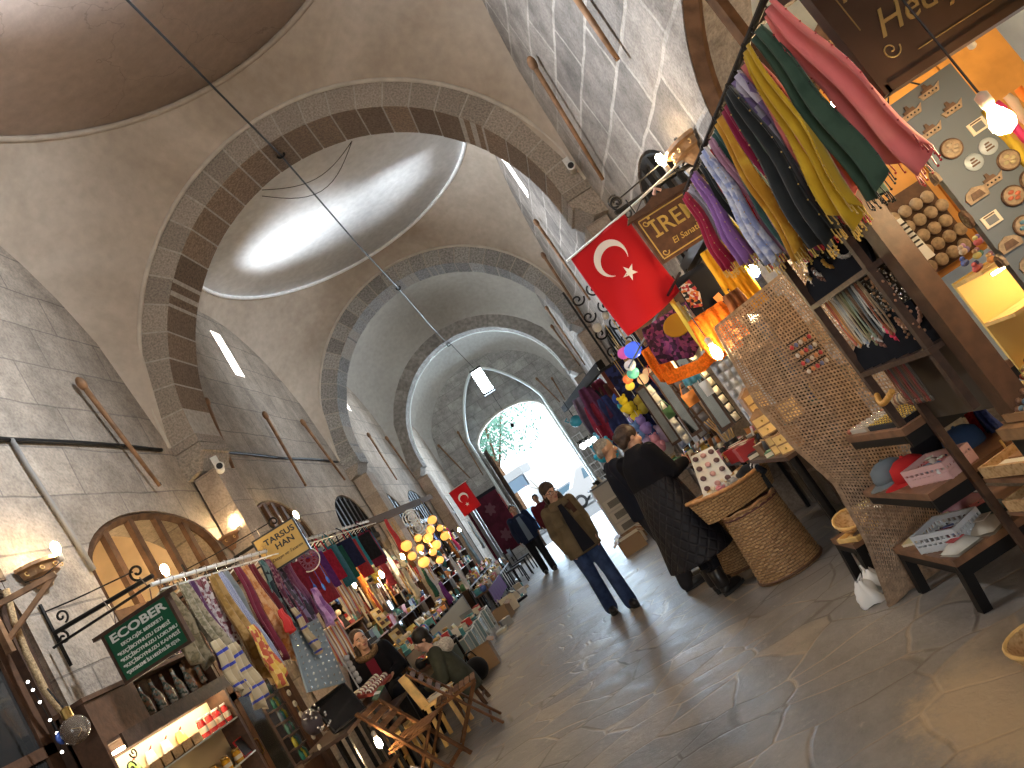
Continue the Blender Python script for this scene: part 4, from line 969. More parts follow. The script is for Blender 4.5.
for sx in (-1,1):
    for sz in (-1,1):
        f.tube(scroll((sx*(w/2-.06),-.018,sz*(h/2-.06)),.028,1,0,'xz',sx),.004,5)
f.build('gold_border', gold, isg)
text('lettering','İREM',.17,gold,isg,(0,-.018,.045),(R_(90),0,0),sx=.95,bold=.001); text('lettering','El Sanatları',.062,gold,isg,(.03,-.018,-.085),(R_(90),0,0),shear=.2)
MB().tube([(-.2,0,.2),(-.2,0,.34)],.005,5).tube([(.2,0,.2),(.2,0,.34)],.005,5).build('hanging_chain', iron, isg)
# flag
redf = M('flag red', (.50,.010,.016), .75, sheen=.2); whitef = M('flag white', (.85,.80,.78), .75)
fl = E('national_flag', (.835,5.0,2.79), 'large red flag with a white crescent and star hanging beside the carved sign', 'flag', R_(4))
fw, fh = .49, .66
def ff(u, v): return Vector((u*fw+.05*v*v*.6, .018*math.sin(u*7+v*2)*(.3+v), .075*u-fh*v-.02*math.sin(u*pi)*v))
c = MB().grid(ff, 20, 24).build('cloth', redf, fl, True); sd = c.modifiers.new('t','SOLIDIFY'); sd.thickness = .003
def onflag(pts):  # pts in flag units of width; keeps the emblem on the cloth
    out = []
    for a, b in pts:
        p = ff(a, b); out.append(p+Vector((0,-.004,0)))
    return out
def crescent(cx, cy, s, ang, asp):
    """outline strips of crescent and star; ang is where the horns open to"""
    A = [(s*math.cos(t), s*math.sin(t)) for t in [ang+R_(38)+R_(284)*k/30 for k in range(31)]]
    ox, oy = .25*s*math.cos(ang), .25*s*math.sin(ang)
    B = [(ox+.8*s*math.cos(t), oy+.8*s*math.sin(t)) for t in [ang+R_(51)+R_(258)*k/30 for k in range(31)]]
    sx, sy = 1.32*s*math.cos(ang), 1.32*s*math.sin(ang); st = []
    for k in range(10):
        r = s*.48*(1 if k % 2 == 0 else .385); t = ang+pi+2*pi*k/10; st.append((sx+r*math.cos(t), sy+r*math.sin(t)))
    T = lambda q: (cx+q[0], cy+q[1]*asp)
    return [T(q) for q in A], [T(q) for q in B], [T(q) for q in st+[(sx,sy)]]
A, B, St = crescent(.47, .27, .25, R_(74), fw/fh)
mb = MB(); mb.add(onflag(A)+onflag(B), [(k,k+1,32+k,31+k) for k in range(30)]); em = mb.build('crescent', whitef, fl)
mb = MB(); mb.add(onflag(St), [(k,(k+1)%10,10) for k in range(10)]); mb.build('star', whitef, fl)
MB().tube([(-.03,0,.0),(.62,0,.095),(1.1,-.05,.17)], .009, 7).build('hanging_pole', white_p, fl, True)
q = pY(622,272,5.35); bulb((q.x+.02,q.y,q.z-.03), 'lit bulb glowing behind the red flag', wire=[(0,0,-.05),(.1,0,.2),(.4,0,.4)])
# big dark sign
hs = E('hanging_sign', (2.04,2.5,2.46), 'large dark brown sign with ornate gold lettering over the gift shop', 'sign')
w, h = .84, .80; dk = M('sign dark brown', (.05,.028,.018), .4, var=.2, scale=5)
MB().box((0,0,0),(w,.03,h)).build('panel', dk, hs)
f = MB()
for s in (-1,1): f.box((s*w/2,0,0),(.03,.05,h+.03)).box((0,0,s*h/2),(w,.05,.03))
f.build('frame', dk, hs)
dg_ = M('dull gold paint', (.30,.21,.08), .45, metal=.3)
text('lettering','Ta',.14,dg_,hs,(-.31,-.018,-.02),(R_(90),0,0),shear=.45); text('lettering','Hediyelik',.14,dg_,hs,(-.06,-.018,-.20),(R_(90),0,0),shear=.45)
f = MB()
for s in (-1,1): f.box((s*(w/2-.06),-.017,.05),(.003,.004,h-.35))
f.box((0,-.017,-h/2+.06),(w-.35,.004,.003))
f.build('gold_line', dg_, hs)
f = MB()
for sx in (-1,1): f.tube(scroll((sx*(w/2-.10),-.018,-h/2+.11),.035,1.3,0,'xz',sx),.003,5)
for q in ([f]): q.build('corner_flourish', dg_, hs)
MB().tube([(-.3,0,.4),(-.3,0,.7)],.006,5).tube([(.3,0,.4),(.3,0,.7)],.006,5).build('hanging_chain', iron, hs)
# pendant bulbs at the gift shop
def pend_bulb(p, label, up, r=.045):
    b = bulb((p[0],p[1],p[2]+.05), label, r, up=False, wire=[(0,0,.05),(0,0,up)]); return b
p = pY(838,97,3.1); pend_bulb(p, 'lit bulb in a ribbed socket in front of the coral pink shawl', .35, .036)
p = pY(1000,119,2.3); pend_bulb(p, 'large lit bulb hanging on a white cord below the dark brown sign', .6, .036)
p = pY(753,270,4.75); pend_bulb(p, 'lit bulb above the top edge of the woven cane screen', .3, .03)
p = pY(716,352,4.5); pend_bulb(p, 'lit bulb at the far edge of the woven cane screen', .3, .03)
p = pX(652,365,1.2); pend_bulb(p, 'small lit bulb under the orange textile beyond the screen', .3, .02)
# post and jewellery stand
o = E('wooden_post', (1.45,2.73,0), 'tall brown wooden post between the cane screen and the magnet board', 'post')
MB().box((0,0,1.25),(.085,.085,2.5)).build('shaft', M('brown post wood', (.085,.04,.02), .5, var=.2, scale=20, bump=.1), o); MB().box((0,0,.05),(.12,.12,.1)).build('foot', wood_d, o)
JX = 1.45
js = E('jewellery_stand', (JX+.13,3.14,0), 'dark wooden jewellery stand with shelves behind the brown post', 'stand')
MB().box((-.21,.30,1.42),(.035,.03,.95)).build('upright', wood_d, js); MB().box((-.09,.30,.9),(.035,.03,1.9)).build('upright', wood_d, js)
MB().box((-.21,-.33,1.42),(.03,.03,.9)).build('upright', wood_d, js); MB().box((-.09,-.33,.9),(.03,.03,1.8)).build('upright', wood_d, js)
for z in (1.595,1.225,1.85): MB().box((-.15,-.02,z),(.16,.66,.022)).build('shelf', wood_d, js)
MB().box((-.068,-.02,1.4),(.012,.66,1.0)).build('back_panel', M('dark stand back', (.07,.05,.035), .7), js)
JC = Vector(js.location)
loop_cols = [('coral', (.60,.16,.08)), ('orange', (.62,.28,.08)), ('ivory', (.60,.54,.42)), ('pale grey', (.45,.45,.42)), ('sand', (.48,.38,.24)), ('olive', (.26,.25,.12)), ('sage green', (.30,.36,.27)), ('brown', (.20,.11,.06)), ('slate', (.16,.18,.19)), ('white', (.62,.60,.55)), ('rust', (.36,.11,.05)), ('tan', (.44,.31,.18))]
def necklace(loc, label, col, ln=.26, w=.035, rz=0, group=None, r=.004):
    o = E('necklace', loc, label, 'necklace', rz, group); m = M('beads '+str(col), col, .35)
    pts = [(0,w*math.sin(t)*(1 if math.cos(t) < 0 else .6), -ln*(.5-.5*math.cos(t/1))+0) for t in [2*pi*k/18 for k in range(18)]]
    MB().tube(pts, r, 5, closed=True).build('strand', m, o, True)
    MB().ball((0,0,-ln-.012), .011, 8, 6, (.6,1,1.3)).build('hanging_pendant', m, o, True)
    return o
for i, (cn, c) in enumerate(loop_cols):
    necklace(JC+Vector((-.175,.26-.034*i,1.58)), '%s bead necklace under the upper stand shelf, %s along' % (cn, ordinal(i)), c, .21+.02*(i % 3), .017, 0, 'necklaces on the dark stand')
def bust(loc, label, cols, rz=0, s=1.):
    o = E('necklace_bust', loc, label, 'display bust', rz)
    MB().prism([(-.07,0),(.07,0),(.085,.09),(.035,.13),(.03,.175),(-.03,.175),(-.035,.13),(-.085,.09)], .03, ((0,-.02,0),(1,0,0),(0,.28,.96),(0,1,0))).build('bust', black_f, o)
    for k, c in enumerate(cols):
        m = M('beads '+str(c), c, .35); n = 11
        b = MB()
        for j in range(n):
            t = pi*(j/(n-1)); b.ball((-.045*math.cos(t), -.026+.02*0, .125-(.05+.025*k)*math.sin(t)), .0095, 7, 5)
        q = b.build('bead_strand', m, o, True); q.rotation_euler = (R_(-16),0,0); q['kind'] = 'stuff'
    o.scale = (s,)*3
    return o
pk = (.80,.06,.14)
for i, (y, cs, nm) in enumerate([(.22,[(.55,.34,.10),(.6,.5,.35)],'gold and ivory beads'),(.13,[(.60,.55,.48),(.2,.1,.06)],'ivory and brown beads'),(.0,[(.62,.34,.06)],'orange beads'),(-.14,[(.5,.45,.4)],'white beads')]):
    bust(JC+Vector((-.15,y,1.607)), 'black velvet bust with %s on the upper stand shelf' % nm, cs, R_(-55))
for i, (y, cs, nm) in enumerate([(.22,[(.45,.40,.30)],'cream beads'),(.13,[(.30,.36,.45),(.6,.58,.55)],'blue and white beads'),(.04,[(.62,.6,.58),(.3,.14,.10)],'white shells'),(-.10,[pk,pk],'bright pink flowers'),(-.22,[(.55,.3,.2)],'copper beads')]):
    bust(JC+Vector((-.15,y,1.237)), 'black velvet bust with %s on the lower stand shelf' % nm, cs, R_(-55), 1.05)
# sheet of silver chains (cannot be counted) on the back of the stand
def chain_sheet(name, label, c0, w, h, ax, n=26, m=silver):
    mb = MB()
    for i in range(n):
        a = (i/(n-1)-.5)*w; pts = []
        for j in range(14):
            pts.append(Vector(c0)+Vector(ax)*(a+.004*math.sin(j*2+i))+Vector((-.012*math.sin(j*1.3+i*2),0,-h*(.8+.2*math.sin(i*1.9))*j/13)))
        for p in pts: mb.ball(p, .0055+.002*rnd.random(), 6, 4)
    o = mb.build(name, m, smooth=True); tag(o, label, 'chains', kind='stuff'); return o
chain_sheet('silver_chains', 'glittering mass of silver chains hanging behind the necklaces on the dark stand', JC+Vector((-.09,-.06,1.575)), .5, .30, (0,1,0))
chain_sheet('silver_chains', 'glittering silver chains hanging in the upper bay of the dark stand beside the shawls', JC+Vector((-.09,.02,2.12)), .6, .30, (0,1,0))
chain_sheet('silver_chains', 'copper toned chains hanging along the brown post', JC+Vector((-.2,-.29,1.57)), .10, .34, (0,1,0), 6, M('copper chain', (.5,.28,.16), .3, metal=.9))
for i in range(9):
    c = [(.20,.09,.05),(.30,.06,.05),(.12,.10,.08)][i % 3]
    necklace(JC+Vector((-.15,.24-.026*i,1.205)), 'brown leather cord under the lower stand shelf, %s along' % ordinal(i), c, .17, .011, 0, 'leather cords on the dark stand', .0035)
o = E('flower_garland', JC+Vector((-.24,.27,1.17)), 'string of orange wooden beads hanging at the foot of the dark stand', 'garland')
b = MB()
for k in range(12): b.ball((-.03*math.sin(k*.28), -.02-.014*k, -.05-.03*math.sin(pi*k/11)), .014, 8, 6)
q = b.build('hanging_beads', colr('orange wood bead', (.60,.30,.06)), o, True); q['kind'] = 'stuff'
# woven cane screen
LE = [pY(*p, 4.42) for p in ((715,328),(737,368),(757,404),(795,448),(835,484),(868,545),(892,612))]
RE = [pY(*p, 4.46) for p in ((795,264),(838,318),(885,372),(925,425),(945,490),(950,550),(925,608))]
def poly_at(P, t):
    t = max(0, min(1, t))*(len(P)-1); i = min(int(t), len(P)-2); return P[i].lerp(P[i+1], t-i)
def cane(u, v):
    p = poly_at(LE, v).lerp(poly_at(RE, v), u); p.y += .03*math.sin(u*5+v*4)*math.sin(pi*u); p.z = max(p.z, .012); return p
mb = MB(); NU, NV = 36, 92
def strip(f, n, off, w):
    prev = None
    for k in range(n+1):
        c = f(k/n); t = f(min(1, k/n+.01))-f(max(0, k/n-.01))
        t.normalize(); nrm = Vector((.12,-1,0)).normalized(); s = t.cross(nrm).normalized()*w/2; o2 = nrm*(off+.0018*(1 if k % 2 else -1))
        cur = (c+s+o2, c-s+o2)
        if prev: mb.add([prev[0], prev[1], cur[1], cur[0]], [(0,1,2,3)])
        prev = cur
for i in range(NU+1): strip(lambda t, i=i: cane(i/NU, t), 50, 0, .0085 if i % NU else .02)
for j in range(NV+1): strip(lambda t, j=j: cane(t, j/NV), 40, .002, .0085 if j % NV else .02)
cs = mb.build('cane_screen', M('cane reed', (.33,.225,.145), .5, var=.25, scale=30, isl=.12)); tag(cs, 'large screen of open woven cane hanging in front of the gift shop shelves', 'screen')
sd = cs.modifiers.new('t','SOLIDIFY'); sd.thickness = .002
# keychain rack on the screen
q = cane(.56,.20); kr = E('keychain_rack', (q.x,q.y-.04,q.z), 'small rack of red and blue keychains hooked on the cane screen', 'rack')
for r in range(4): MB().tube([(-.075,0,.06-.055*r),(.075,0,.06-.055*r)],.004,5).build('hanging_wire', iron, kr)
for r in range(4):
    for k in range(5):
        MB().ball((-.06+.03*k,-.012,.035-.055*r),.012,8,6,(1,.5,1.2)).build('keychain', colr('key%d' % ((r*2+k) % 4), [(.45,.04,.05),(.12,.14,.30),(.55,.50,.45),(.50,.20,.08)][(r*2+k) % 4], rough=.3), kr, True)
# shelves before the screen
plank = M('plank veneer', (.19,.095,.05), .45, var=.25, scale=12)
def shelf_unit(name, x0, x1, y0, y1, z, label, legs=None, cat='shelf', th=.035):
    o = E(name, ((x0+x1)/2,(y0+y1)/2,0), label, cat); w, d = x1-x0, y1-y0
    MB().box((0,0,z-th/2),(w,d,th)).build('shelf_board', plank, o)
    MB().box((0,-d/2+.012,z-th-.03),(w,.024,.06)).box((-w/2+.012,0,z-th-.02),(.024,d-.06,.04)).build('iron_apron', iron, o)
    for sx in (-1,1):
        for sy in (-1,1):
            if z > .3:
                if sx > 0: MB().box((w/2-.015,sy*(d/2-.06),z-th-.10),(.03,.03,.2)).box((0,sy*(d/2-.06),z-th-.012),(w-.06,.03,.024)).build('mount_bracket', iron, o)
                continue
            MB().bar((sx*(w/2-.03),sy*(d/2-.03),z-th),(sx*(w/2-.03) if z > .3 else sx*(w/2-.0),sy*(d/2-.03),0),.045 if z > .3 else .055,.03 if z > .3 else .05).build('leg', iron, o)
    return o
shelf_unit('display_shelf', 1.37, 1.95, 3.47, 4.16, .93, 'upper brown display shelf with dark ring trays before the cane screen')
shelf_unit('display_shelf', 1.29, 1.93, 3.46, 4.20, .64, 'middle brown display shelf with caps and a pink crate')
shelf_unit('low_bench', 1.29, 1.92, 3.70, 4.36, .27, 'low brown bench with a white basket and wrapped packets before the cane screen', cat='bench')
shelf_unit('low_bench', 1.22, 1.75, 4.74, 5.12, .30, 'low bench with wooden boxes between the wicker basket and the cane screen', cat='bench')
# upper shelf: ring trays and bracelet strips
def ring_tray(loc, rz, w, d, label, m, dots, tilt=0):
    o = E('ring_tray', loc, label, 'tray', rz)
    MB().box((0,0,.012),(w,d,.024)).build('tray_base', m, o)
    nx, ny = int(w/.028), int(d/.028); b = MB()
    for i in range(nx):
        for j in range(ny): b.ball((-w/2+.014+i*w/nx, -d/2+.014+j*d/ny, .028), .006, 6, 4)
    q = b.build('rings', dots, o, True); q['kind'] = 'stuff'
    return o
ring_tray((1.50,3.70,.93), 0, .20, .36, 'dark tray of rings on the upper display shelf beside the post', black_f, gold)
ring_tray((1.49,4.02,.93), 0, .18, .20, 'pale tray of small silver rings on the upper display shelf near the screen', M('pale tray', (.40,.36,.30), .7), silver)
def bracelet_strip(loc, rz, label):
    o = E('bracelet_roll', loc, label, 'bracelet roll', rz)
    MB().tube([(0,-.11,.03),(0,.11,.03)],.03,12).build('roll', cream, o)
    for k in range(8): MB().tube([(.036*math.cos(t),-.095+.027*k,.034+.034*math.sin(t)) for t in [2*pi*i/12 for i in range(12)]],.005,5,closed=True).build('bracelet', colr('brc%d' % (k % 3), [(.30,.16,.10),(.5,.42,.34),(.20,.18,.17)][k % 3], rough=.4), o)
    return o
bracelet_strip((1.69,3.95,.93), R_(15), 'pale bracelet roll lying on the upper display shelf against the screen'); bracelet_strip((1.74,3.66,.93), R_(-10), 'pale bracelet roll lying on the upper display shelf near the brown post')
o = E('bead_row', (1.40,4.10,.93), 'row of reddish beads along the far edge of the upper display shelf', 'beads')
b = MB()
for k in range(14): b.ball((.0+.03*k*.5,.04-.002*k,.014),.014,8,6)
q = b.build('beads', colr('reddish bead', (.30,.10,.06), rough=.35), o, True); q['kind'] = 'stuff'
# middle shelf: caps, bowl, pink crate
def cap(loc, rz, col, label):
    o = E('cap', loc, label, 'cap', rz); m = M('cap '+str(col), col, .8)
    MB().lathe([(.095,0),(.095,.035),(.085,.075),(.05,.10),(.001,.108)],16).build('crown', m, o, True)
    MB().grid(lambda u, v: (.09*math.cos(pi*(u-.5))*(1+.75*v), .09*math.sin(pi*(u-.5))*(1+.05*v), .012-.012*v), 10, 4).build('brim', m, o, True)
    MB().ball((0,0,.108),.01,8,5).build('button', m, o)
    return o
cap((1.42,4.06,.64),R_(200),(.14,.16,.17),'dark grey cap on the middle display shelf beside the cane screen'); cap((1.44,3.86,.64),R_(170),(.42,.02,.02),'bright red cap on the middle display shelf beside the pink crate'); cap((1.66,4.04,.64),R_(150),(.03,.03,.04),'black checked cap at the back of the middle display shelf'); cap((1.70,3.78,.64),R_(140),(.05,.10,.22),'navy blue cap at the back of the middle display shelf')
def crate(loc, rz, w, d, h, col, label, holes=True):
    o = E('plastic_crate', loc, label, 'crate', rz); m = M('crate '+str(col), col, .45)
    b = MB(); b.box((0,0,.006),(w,d,.012)); n = 8
    for s in (-1,1):
        b.box((s*w/2,0,h-.012),(.012,d,.024)).box((0,s*d/2,h-.012),(w,.012,.024)).box((s*w/2,0,.02),(.01,d,.03)).box((0,s*d/2,.02),(w,.01,.03))
        for k in range(n+1): b.box((s*w/2,-d/2+d*k/n,h/2),(.008,.010,h)).box((-w/2+w*k/n,s*d/2,h/2),(.010,.008,h))
        b.box((s*w/2,0,h*.5),(.006,d,.012)).box((0,s*d/2,h*.5),(w,.006,.012))
    b.build('crate_body', m, o); return o
cr = crate((1.46,3.60,.64),R_(18),.17,.26,.085,(.62,.38,.36),'pink plastic crate of wrapped trinkets on the middle display shelf')
def packet(loc, rz, w, d, h, col, label, grp=None, name='packet', tr=0.):
    o = E(name, loc, label, 'packet', rz, grp); ph = rnd.random()*6
    m = M('pk '+str(col)+str(tr), col, .25, trans=tr)
    MB().grid(lambda u, v: ((u-.5)*w,(v-.5)*d, h*(.25+.75*math.sin(pi*u)**.7*math.sin(pi*v)**.7)+.006*math.sin(9*u+ph)*math.sin(8*v)), 8, 8).grid(lambda u, v: ((u-.5)*w,(.5-v)*d,.001), 2, 2).build('wrapper', m, o, True)
    MB().box((0,0,h*1.02),(w*.45,d*.4,.003)).build('paper_label', colr('plab%d' % int(ph*3 % 4), [(.6,.5,.4),(.5,.08,.08),(.1,.2,.4),(.6,.6,.5)][int(ph*3 % 4)]), o)
    return o
for k in range(4): packet((1.43+.05*(k % 2),3.52+.055*k,.665), R_(40*k), .07,.07,.05, [(.6,.58,.55),(.55,.2,.2),(.25,.28,.35),(.6,.5,.42)][k], '%s wrapped trinket heaped in the pink crate' % ['white','red','blue grey','cream'][k], 'trinkets in the pink crate')
# bench: basket, packets, book
crate((1.44,3.93,.27),R_(25),.20,.26,.10,(.50,.52,.54),'white plastic basket of small pens on the low bench')
for k in range(6): 
    o = E('pen', (1.40+.02*k,3.87+.03*k,.285), 'coloured pen in the white basket, %s from the near side' % ordinal(k), 'pen', R_(30*k)); MB().tube([(0,-.05,.02),(0,.05,.05)],.005,6).build('barrel', colr('pen%d' % (k % 3), [(.3,.05,.08),(.1,.12,.3),(.5,.45,.4)][k % 3]), o); MB().tube([(0,.05,.05),(0,.062,.056)],.0055,6).build('pen_cap', black_p, o)
packet((1.39,3.78,.27),R_(10),.16,.14,.05,(.62,.58,.50),'clear cellophane packet at the near edge of the low bench'); packet((1.56,3.79,.27),R_(30),.18,.14,.06,(.52,.44,.34),'brown cellophane packet behind the clear one on the low bench'); packet((1.54,4.14,.27),R_(-20),.16,.16,.06,(.40,.38,.36),'grey folded garment packet behind the white basket'); packet((1.66,3.96,.27),R_(-20),.2,.16,.07,(.06,.08,.08),'dark green packet at the back of the low bench'); packet((1.70,4.24,.27),R_(20),.2,.2,.09,(.16,.06,.07),'wine coloured cloth packet at the back of the low bench')
o = E('book', (1.39,4.22,.27), 'small pale yellow booklet lying at the far end of the low bench', 'book', R_(30)); MB().box((0,0,.008),(.10,.14,.014)).build('pages', cream, o); MB().box((0,0,.016),(.104,.144,.003)).build('cover', colr('pale cover', (.62,.52,.28)), o)
# plastic bags under the bench
for k, (x, y) in enumerate([(1.10,4.62),(1.20,4.72)]):
    o = E('plastic_bag', (x,y,.0), ['crumpled', 'torn'][k]+' white plastic bag on the floor at the foot of the cane screen', 'bag', k*2)
    MB().grid(lambda u, v: ((.075+.02*math.sin(11*u*2*pi/3+5*v))*math.cos(2*pi*u)*(1-.75*v**2), (.075+.015*math.sin(8*u))*math.sin(2*pi*u)*(1-.75*v**2), .14*v+.01*math.sin(20*u)), 20, 8).build('bag_body', M('white film', (.66,.65,.62), .4), o, True)
    MB().tube([(.01,0,.13),(.03,0,.17),(0,.02,.14)],.006,5).build('bag_handle', M('white film', ()), o)
# hanging knits and dolls behind the lower shelves
HG = [('red doll', (.42,.03,.025)), ('blue knitted scarf', (.05,.07,.20)), ('red knitted cap', (.45,.05,.03)), ('orange cloth', (.50,.15,.04)), ('dark green cloth', (.04,.07,.05)), ('crimson cloth', (.33,.015,.03))]
for i, (nm, c) in enumerate(HG):
    cloth('hanging_textile', '%s hanging below the gift shop shelves, %s from the cane screen' % (nm, ordinal(i)), 'textile', (1.86-.03*(i % 2),3.86-.14*i,.84-.02*i), .34+.05*(i % 3), .08,.15, M('knit '+str(c), c, .9, var=.3, scale=60, bump=.4), 'y', 2, .04, None, 'textiles below the counter')
o = E('folding_fan', (1.66,3.40,.62), 'small yellow pleated fan hanging below the gift shop counter', 'fan', R_(-60))
vs = [(0,0,0)]; n = 14
for k in range(n+1):
    a = R_(200)+R_(140)*k/n; vs.append((.12*math.cos(a), .008*(k % 2), .12*math.sin(a)))
c = MB().add(vs, [(0,k+1,k+2) for k in range(n)]).build('pleats', M('fan yellow', (.55,.42,.12), .7), o); MB().tube([(0,0,0),(0,0,.06)],.006,6).build('hanging_handle', wood_y, o)
# near counter with bead trays at the right edge
o = E('stall_table', (1.72,2.62,0), 'brown counter with a tray of bead strands at the right edge', 'table')
MB().box((0,-.10,.855),(.72,.50,.045)).build('tabletop', wood_b, o); MB().box((-.33,-.10,.79),(.03,.46,.09)).build('iron_apron', iron, o)
for y in (-.3,.1): MB().box((.3,y,.41),(.04,.04,.82)).build('leg', iron, o)
MB().box((.06,.2,.42),(.02,.0+.1,.6)).build('yellow_panel', colr('yellow panel', (.62,.36,.02)), o)
bc = [(.45,.08,.05),(.55,.40,.16),(.20,.10,.06),(.10,.16,.22),(.60,.50,.38),(.50,.22,.08),(.30,.04,.08),(.38,.34,.30)]
for i in range(16):
    o = E('bead_strand', (1.42+.0*i,2.74-.03*i,.915), '%s strand of beads on the brown counter, %s from the brown post' % (['red','gold','brown','blue','ivory','orange','wine','grey'][i % 8], ordinal(i)), 'bead strand', R_(6*math.sin(i)), 'bead strands on the counter')
    b = MB()
    for k in range(12): b.ball((.028*k+.006*math.sin(k*2+i),.005*math.sin(k+i),.001+.018*k+.004*math.sin(i*3+k)), .0125, 7, 5)
    q = b.build('beads', M('beads '+str(bc[i % 8]), bc[i % 8], .35), o, True); q['kind'] = 'stuff'
o = E('bead_tray', (1.61,2.51,.878), 'sloping pale tray under the bead strands on the brown counter', 'tray', 0)
MB().add([(-.2,-.24,0),(.2,-.24,.0),(.2,.24,0),(-.2,.24,0),(-.2,-.24,.012),(.2,-.24,.24),(.2,.24,.24),(-.2,.24,.012)], [(0,3,2,1),(4,5,6,7),(0,1,5,4),(1,2,6,5),(2,3,7,6),(3,0,4,7)]).build('tray_board', cream, o)
MB().box((-.205,0,.02),(.012,.48,.03)).build('front_lip', wood_b, o)
for z, lab in ((.62,'wicker tray on the lower right shelf below the brown counter'),(.46,'wicker tray low down at the right edge')):
    o = E('wicker_tray', (1.66,3.08,z), lab, 'tray', R_(8)); b = MB(); b.box((0,0,.006),(.36,.42,.012)); 
    for s in (-1,1): b.box((s*.18,0,.025),(.014,.42,.05)).box((0,s*.21,.025),(.36,.014,.05))
    b.build('tray_body', wicker, o); 
    for k in range(4): MB().box((-.12+.08*k,0,.018),(.065,.34,.02)).build('tray_item', [cream, wood_b][k % 2], o)
    t = E('tray_stand', (1.66,3.08,z-.03), 'plain board carrying the '+lab.split(' on the')[0].split(' at the')[0]+(' below the counter' if z > .5 else ' near the floor'), 'shelf'); MB().box((0,0,.012),(.4,.46,.02)).build('shelf_board', plank, t); MB().box((.17,0,-.1),(.03,.4,.2)).build('bracket', iron, t)
o = E('straw_basket', (1.60,3.72+.0,.0), 'pale straw basket on the floor at the right edge beside the bench', 'basket')
o.location = pZ(1048,676,0)+Vector((.08,0,0))
MB().lathe([(.10,0),(.13,.06),(.15,.12),(.14,.12),(.12,.06),(.09,.01),(.001,.01)],18).build('basket_body', wicker, o, True); MB().tube([(.148*math.cos(t),.148*math.sin(t),.12) for t in [2*pi*k/24 for k in range(24)]],.009,6,closed=True).build('rim', wood_y, o)
# magnet board
MBR = E('magnet_board', (1.965,2.86,1.55), 'grey board of souvenir magnets hanging under the dark brown sign', 'board', R_(-14))
bw_, bh_ = .27, 1.06
MB().box((0,0,0),(bw_,.05,bh_)).build('board_panel', M('pale grey board', (.13,.155,.18), .6), MBR)
MB().tube([(-.12,0,bh_/2),(-.05,0,bh_/2+.1),(.02,0,bh_/2)],.004,5).tube([(-.05,0,bh_/2+.1),(-.05,0,bh_/2+.3)],.004,5).build('hanging_wire', iron, MBR)
mwood = M('magnet wood', (.34,.25,.16), .6, var=.25, scale=40); mdark = M('magnet dark wood', (.13,.075,.045), .6, var=.25, scale=40)
MBM = Matrix.LocRotScale(MBR.location, MBR.rotation_euler, None)
def mag(kind, x, z, label, side=False, c=None):
    p = MBM @ (Vector((x*.78,-.027,z)) if not side else Vector((-bw_/2-.002,x,z)))
    o = E('souvenir_magnet', p, label, 'magnet', MBR.rotation_euler.z+(R_(-90) if side else 0), 'magnets on the grey board'); F = ((0,0,0),(1,0,0),(0,0,1),(0,-1,0))
    if kind == 'boat':
        MB().prism([(-.05,.0),(-.04,-.025),(.035,-.025),(.055,.012),(.03,.0)],.014,F).build('hull', mwood, o)
        MB().prism([(-.03,.0),(.025,.0),(.02,.018),(.005,.018),(.0,.036),(-.012,.036),(-.014,.016),(-.03,.014)],.01,F).build('cabin', mdark, o)
        b = MB()
        for k in range(4): b.ball((-.026+.018*k,-.015,-.012),.0045,6,4)
        b.build('porthole', black_p, o)
    elif kind == 'round':
        MB().lathe([(.046,0),(.046,.012),(.042,.016),(.001,.016)],22,rot=(R_(90),0,0)).build('disc', mwood, o, True)
        MB().lathe([(.046,.0),(.049,.008),(.046,.018),(.041,.018),(.041,.008)],22,rot=(R_(90),0,0)).build('rim', mdark, o, True)
        b = MB()
        for k in range(4): b.ball((.018*math.cos(k*1.7),-.018,.018*math.sin(k*1.7)),.013,8,5,(1,.35,.7))
        b.build('relief', colr('rel'+str(c), c or (.3,.22,.12)), o, True)
    elif kind == 'footprint':
        MB().lathe([(.038,0),(.040,.006),(.037,.010),(.001,.010)],20,rot=(R_(90),0,0)).build('disc', M('pale blue glaze', (.42,.48,.52), .3), o, True)
        for k in range(3): MB().box((.0,-.012,-.014+.014*k),(.036-.008*k,.004,.008)).build('printed_line', mdark, o)
    elif kind == 'card':
        MB().box((0,-.005,0),(.075,.010,.058)).build('card', cream, o); MB().box((0,-.012,-.003),(.045,.004,.034)).build('picture', M('slate print', (.16,.17,.18), .5), o); MB().box((0,-.012,.022),(.05,.003,.006)).build('caption_bar', mdark, o)
    elif True:
        MB().prism([(-.05,0),(-.045,-.03),(.045,-.03),(.05,0),(.035,.022),(.0,.036),(-.035,.022)],.014,F).build('plaque', mwood, o); MB().prism([(-.03,-.02),(.03,-.02),(.02,.012),(-.02,.012)],.019,F).build('relief', mdark, o)
    o.scale = (.84,)*3
    return o
ord_rows = [('boat',-.10,.46,None),('boat',.02,.49,None),('boat',-.08,.36,None),('boat',.05,.385,None),('round',-.06,.255,(.40,.32,.22)),('card',.09,.27,None),('footprint',-.02,.165,None),('footprint',.07,.185,None),('boat',-.01,.075,None),('round',.10,.10,(.42,.36,.20)),
            ('round',.02,-.02,(.45,.12,.06)),('round',.125,-.005,(.50,.38,.20)),('plaque',-.10,.06,None),('card',-.115,-.05,None),('plaque',.10,-.115,None),('round',-.02,-.135,(.10,.22,.30)),('plaque',-.12,-.16,None),('round',.12,-.215,(.30,.10,.32)),('card',.02,-.235,None),('plaque',-.10,-.26,None),('round',.08,-.32,(.42,.10,.12)),('plaque',-.03,-.35,None),('round',.13,-.41,(.20,.30,.18)),('card',.02,-.43,None)]
cnt = {}
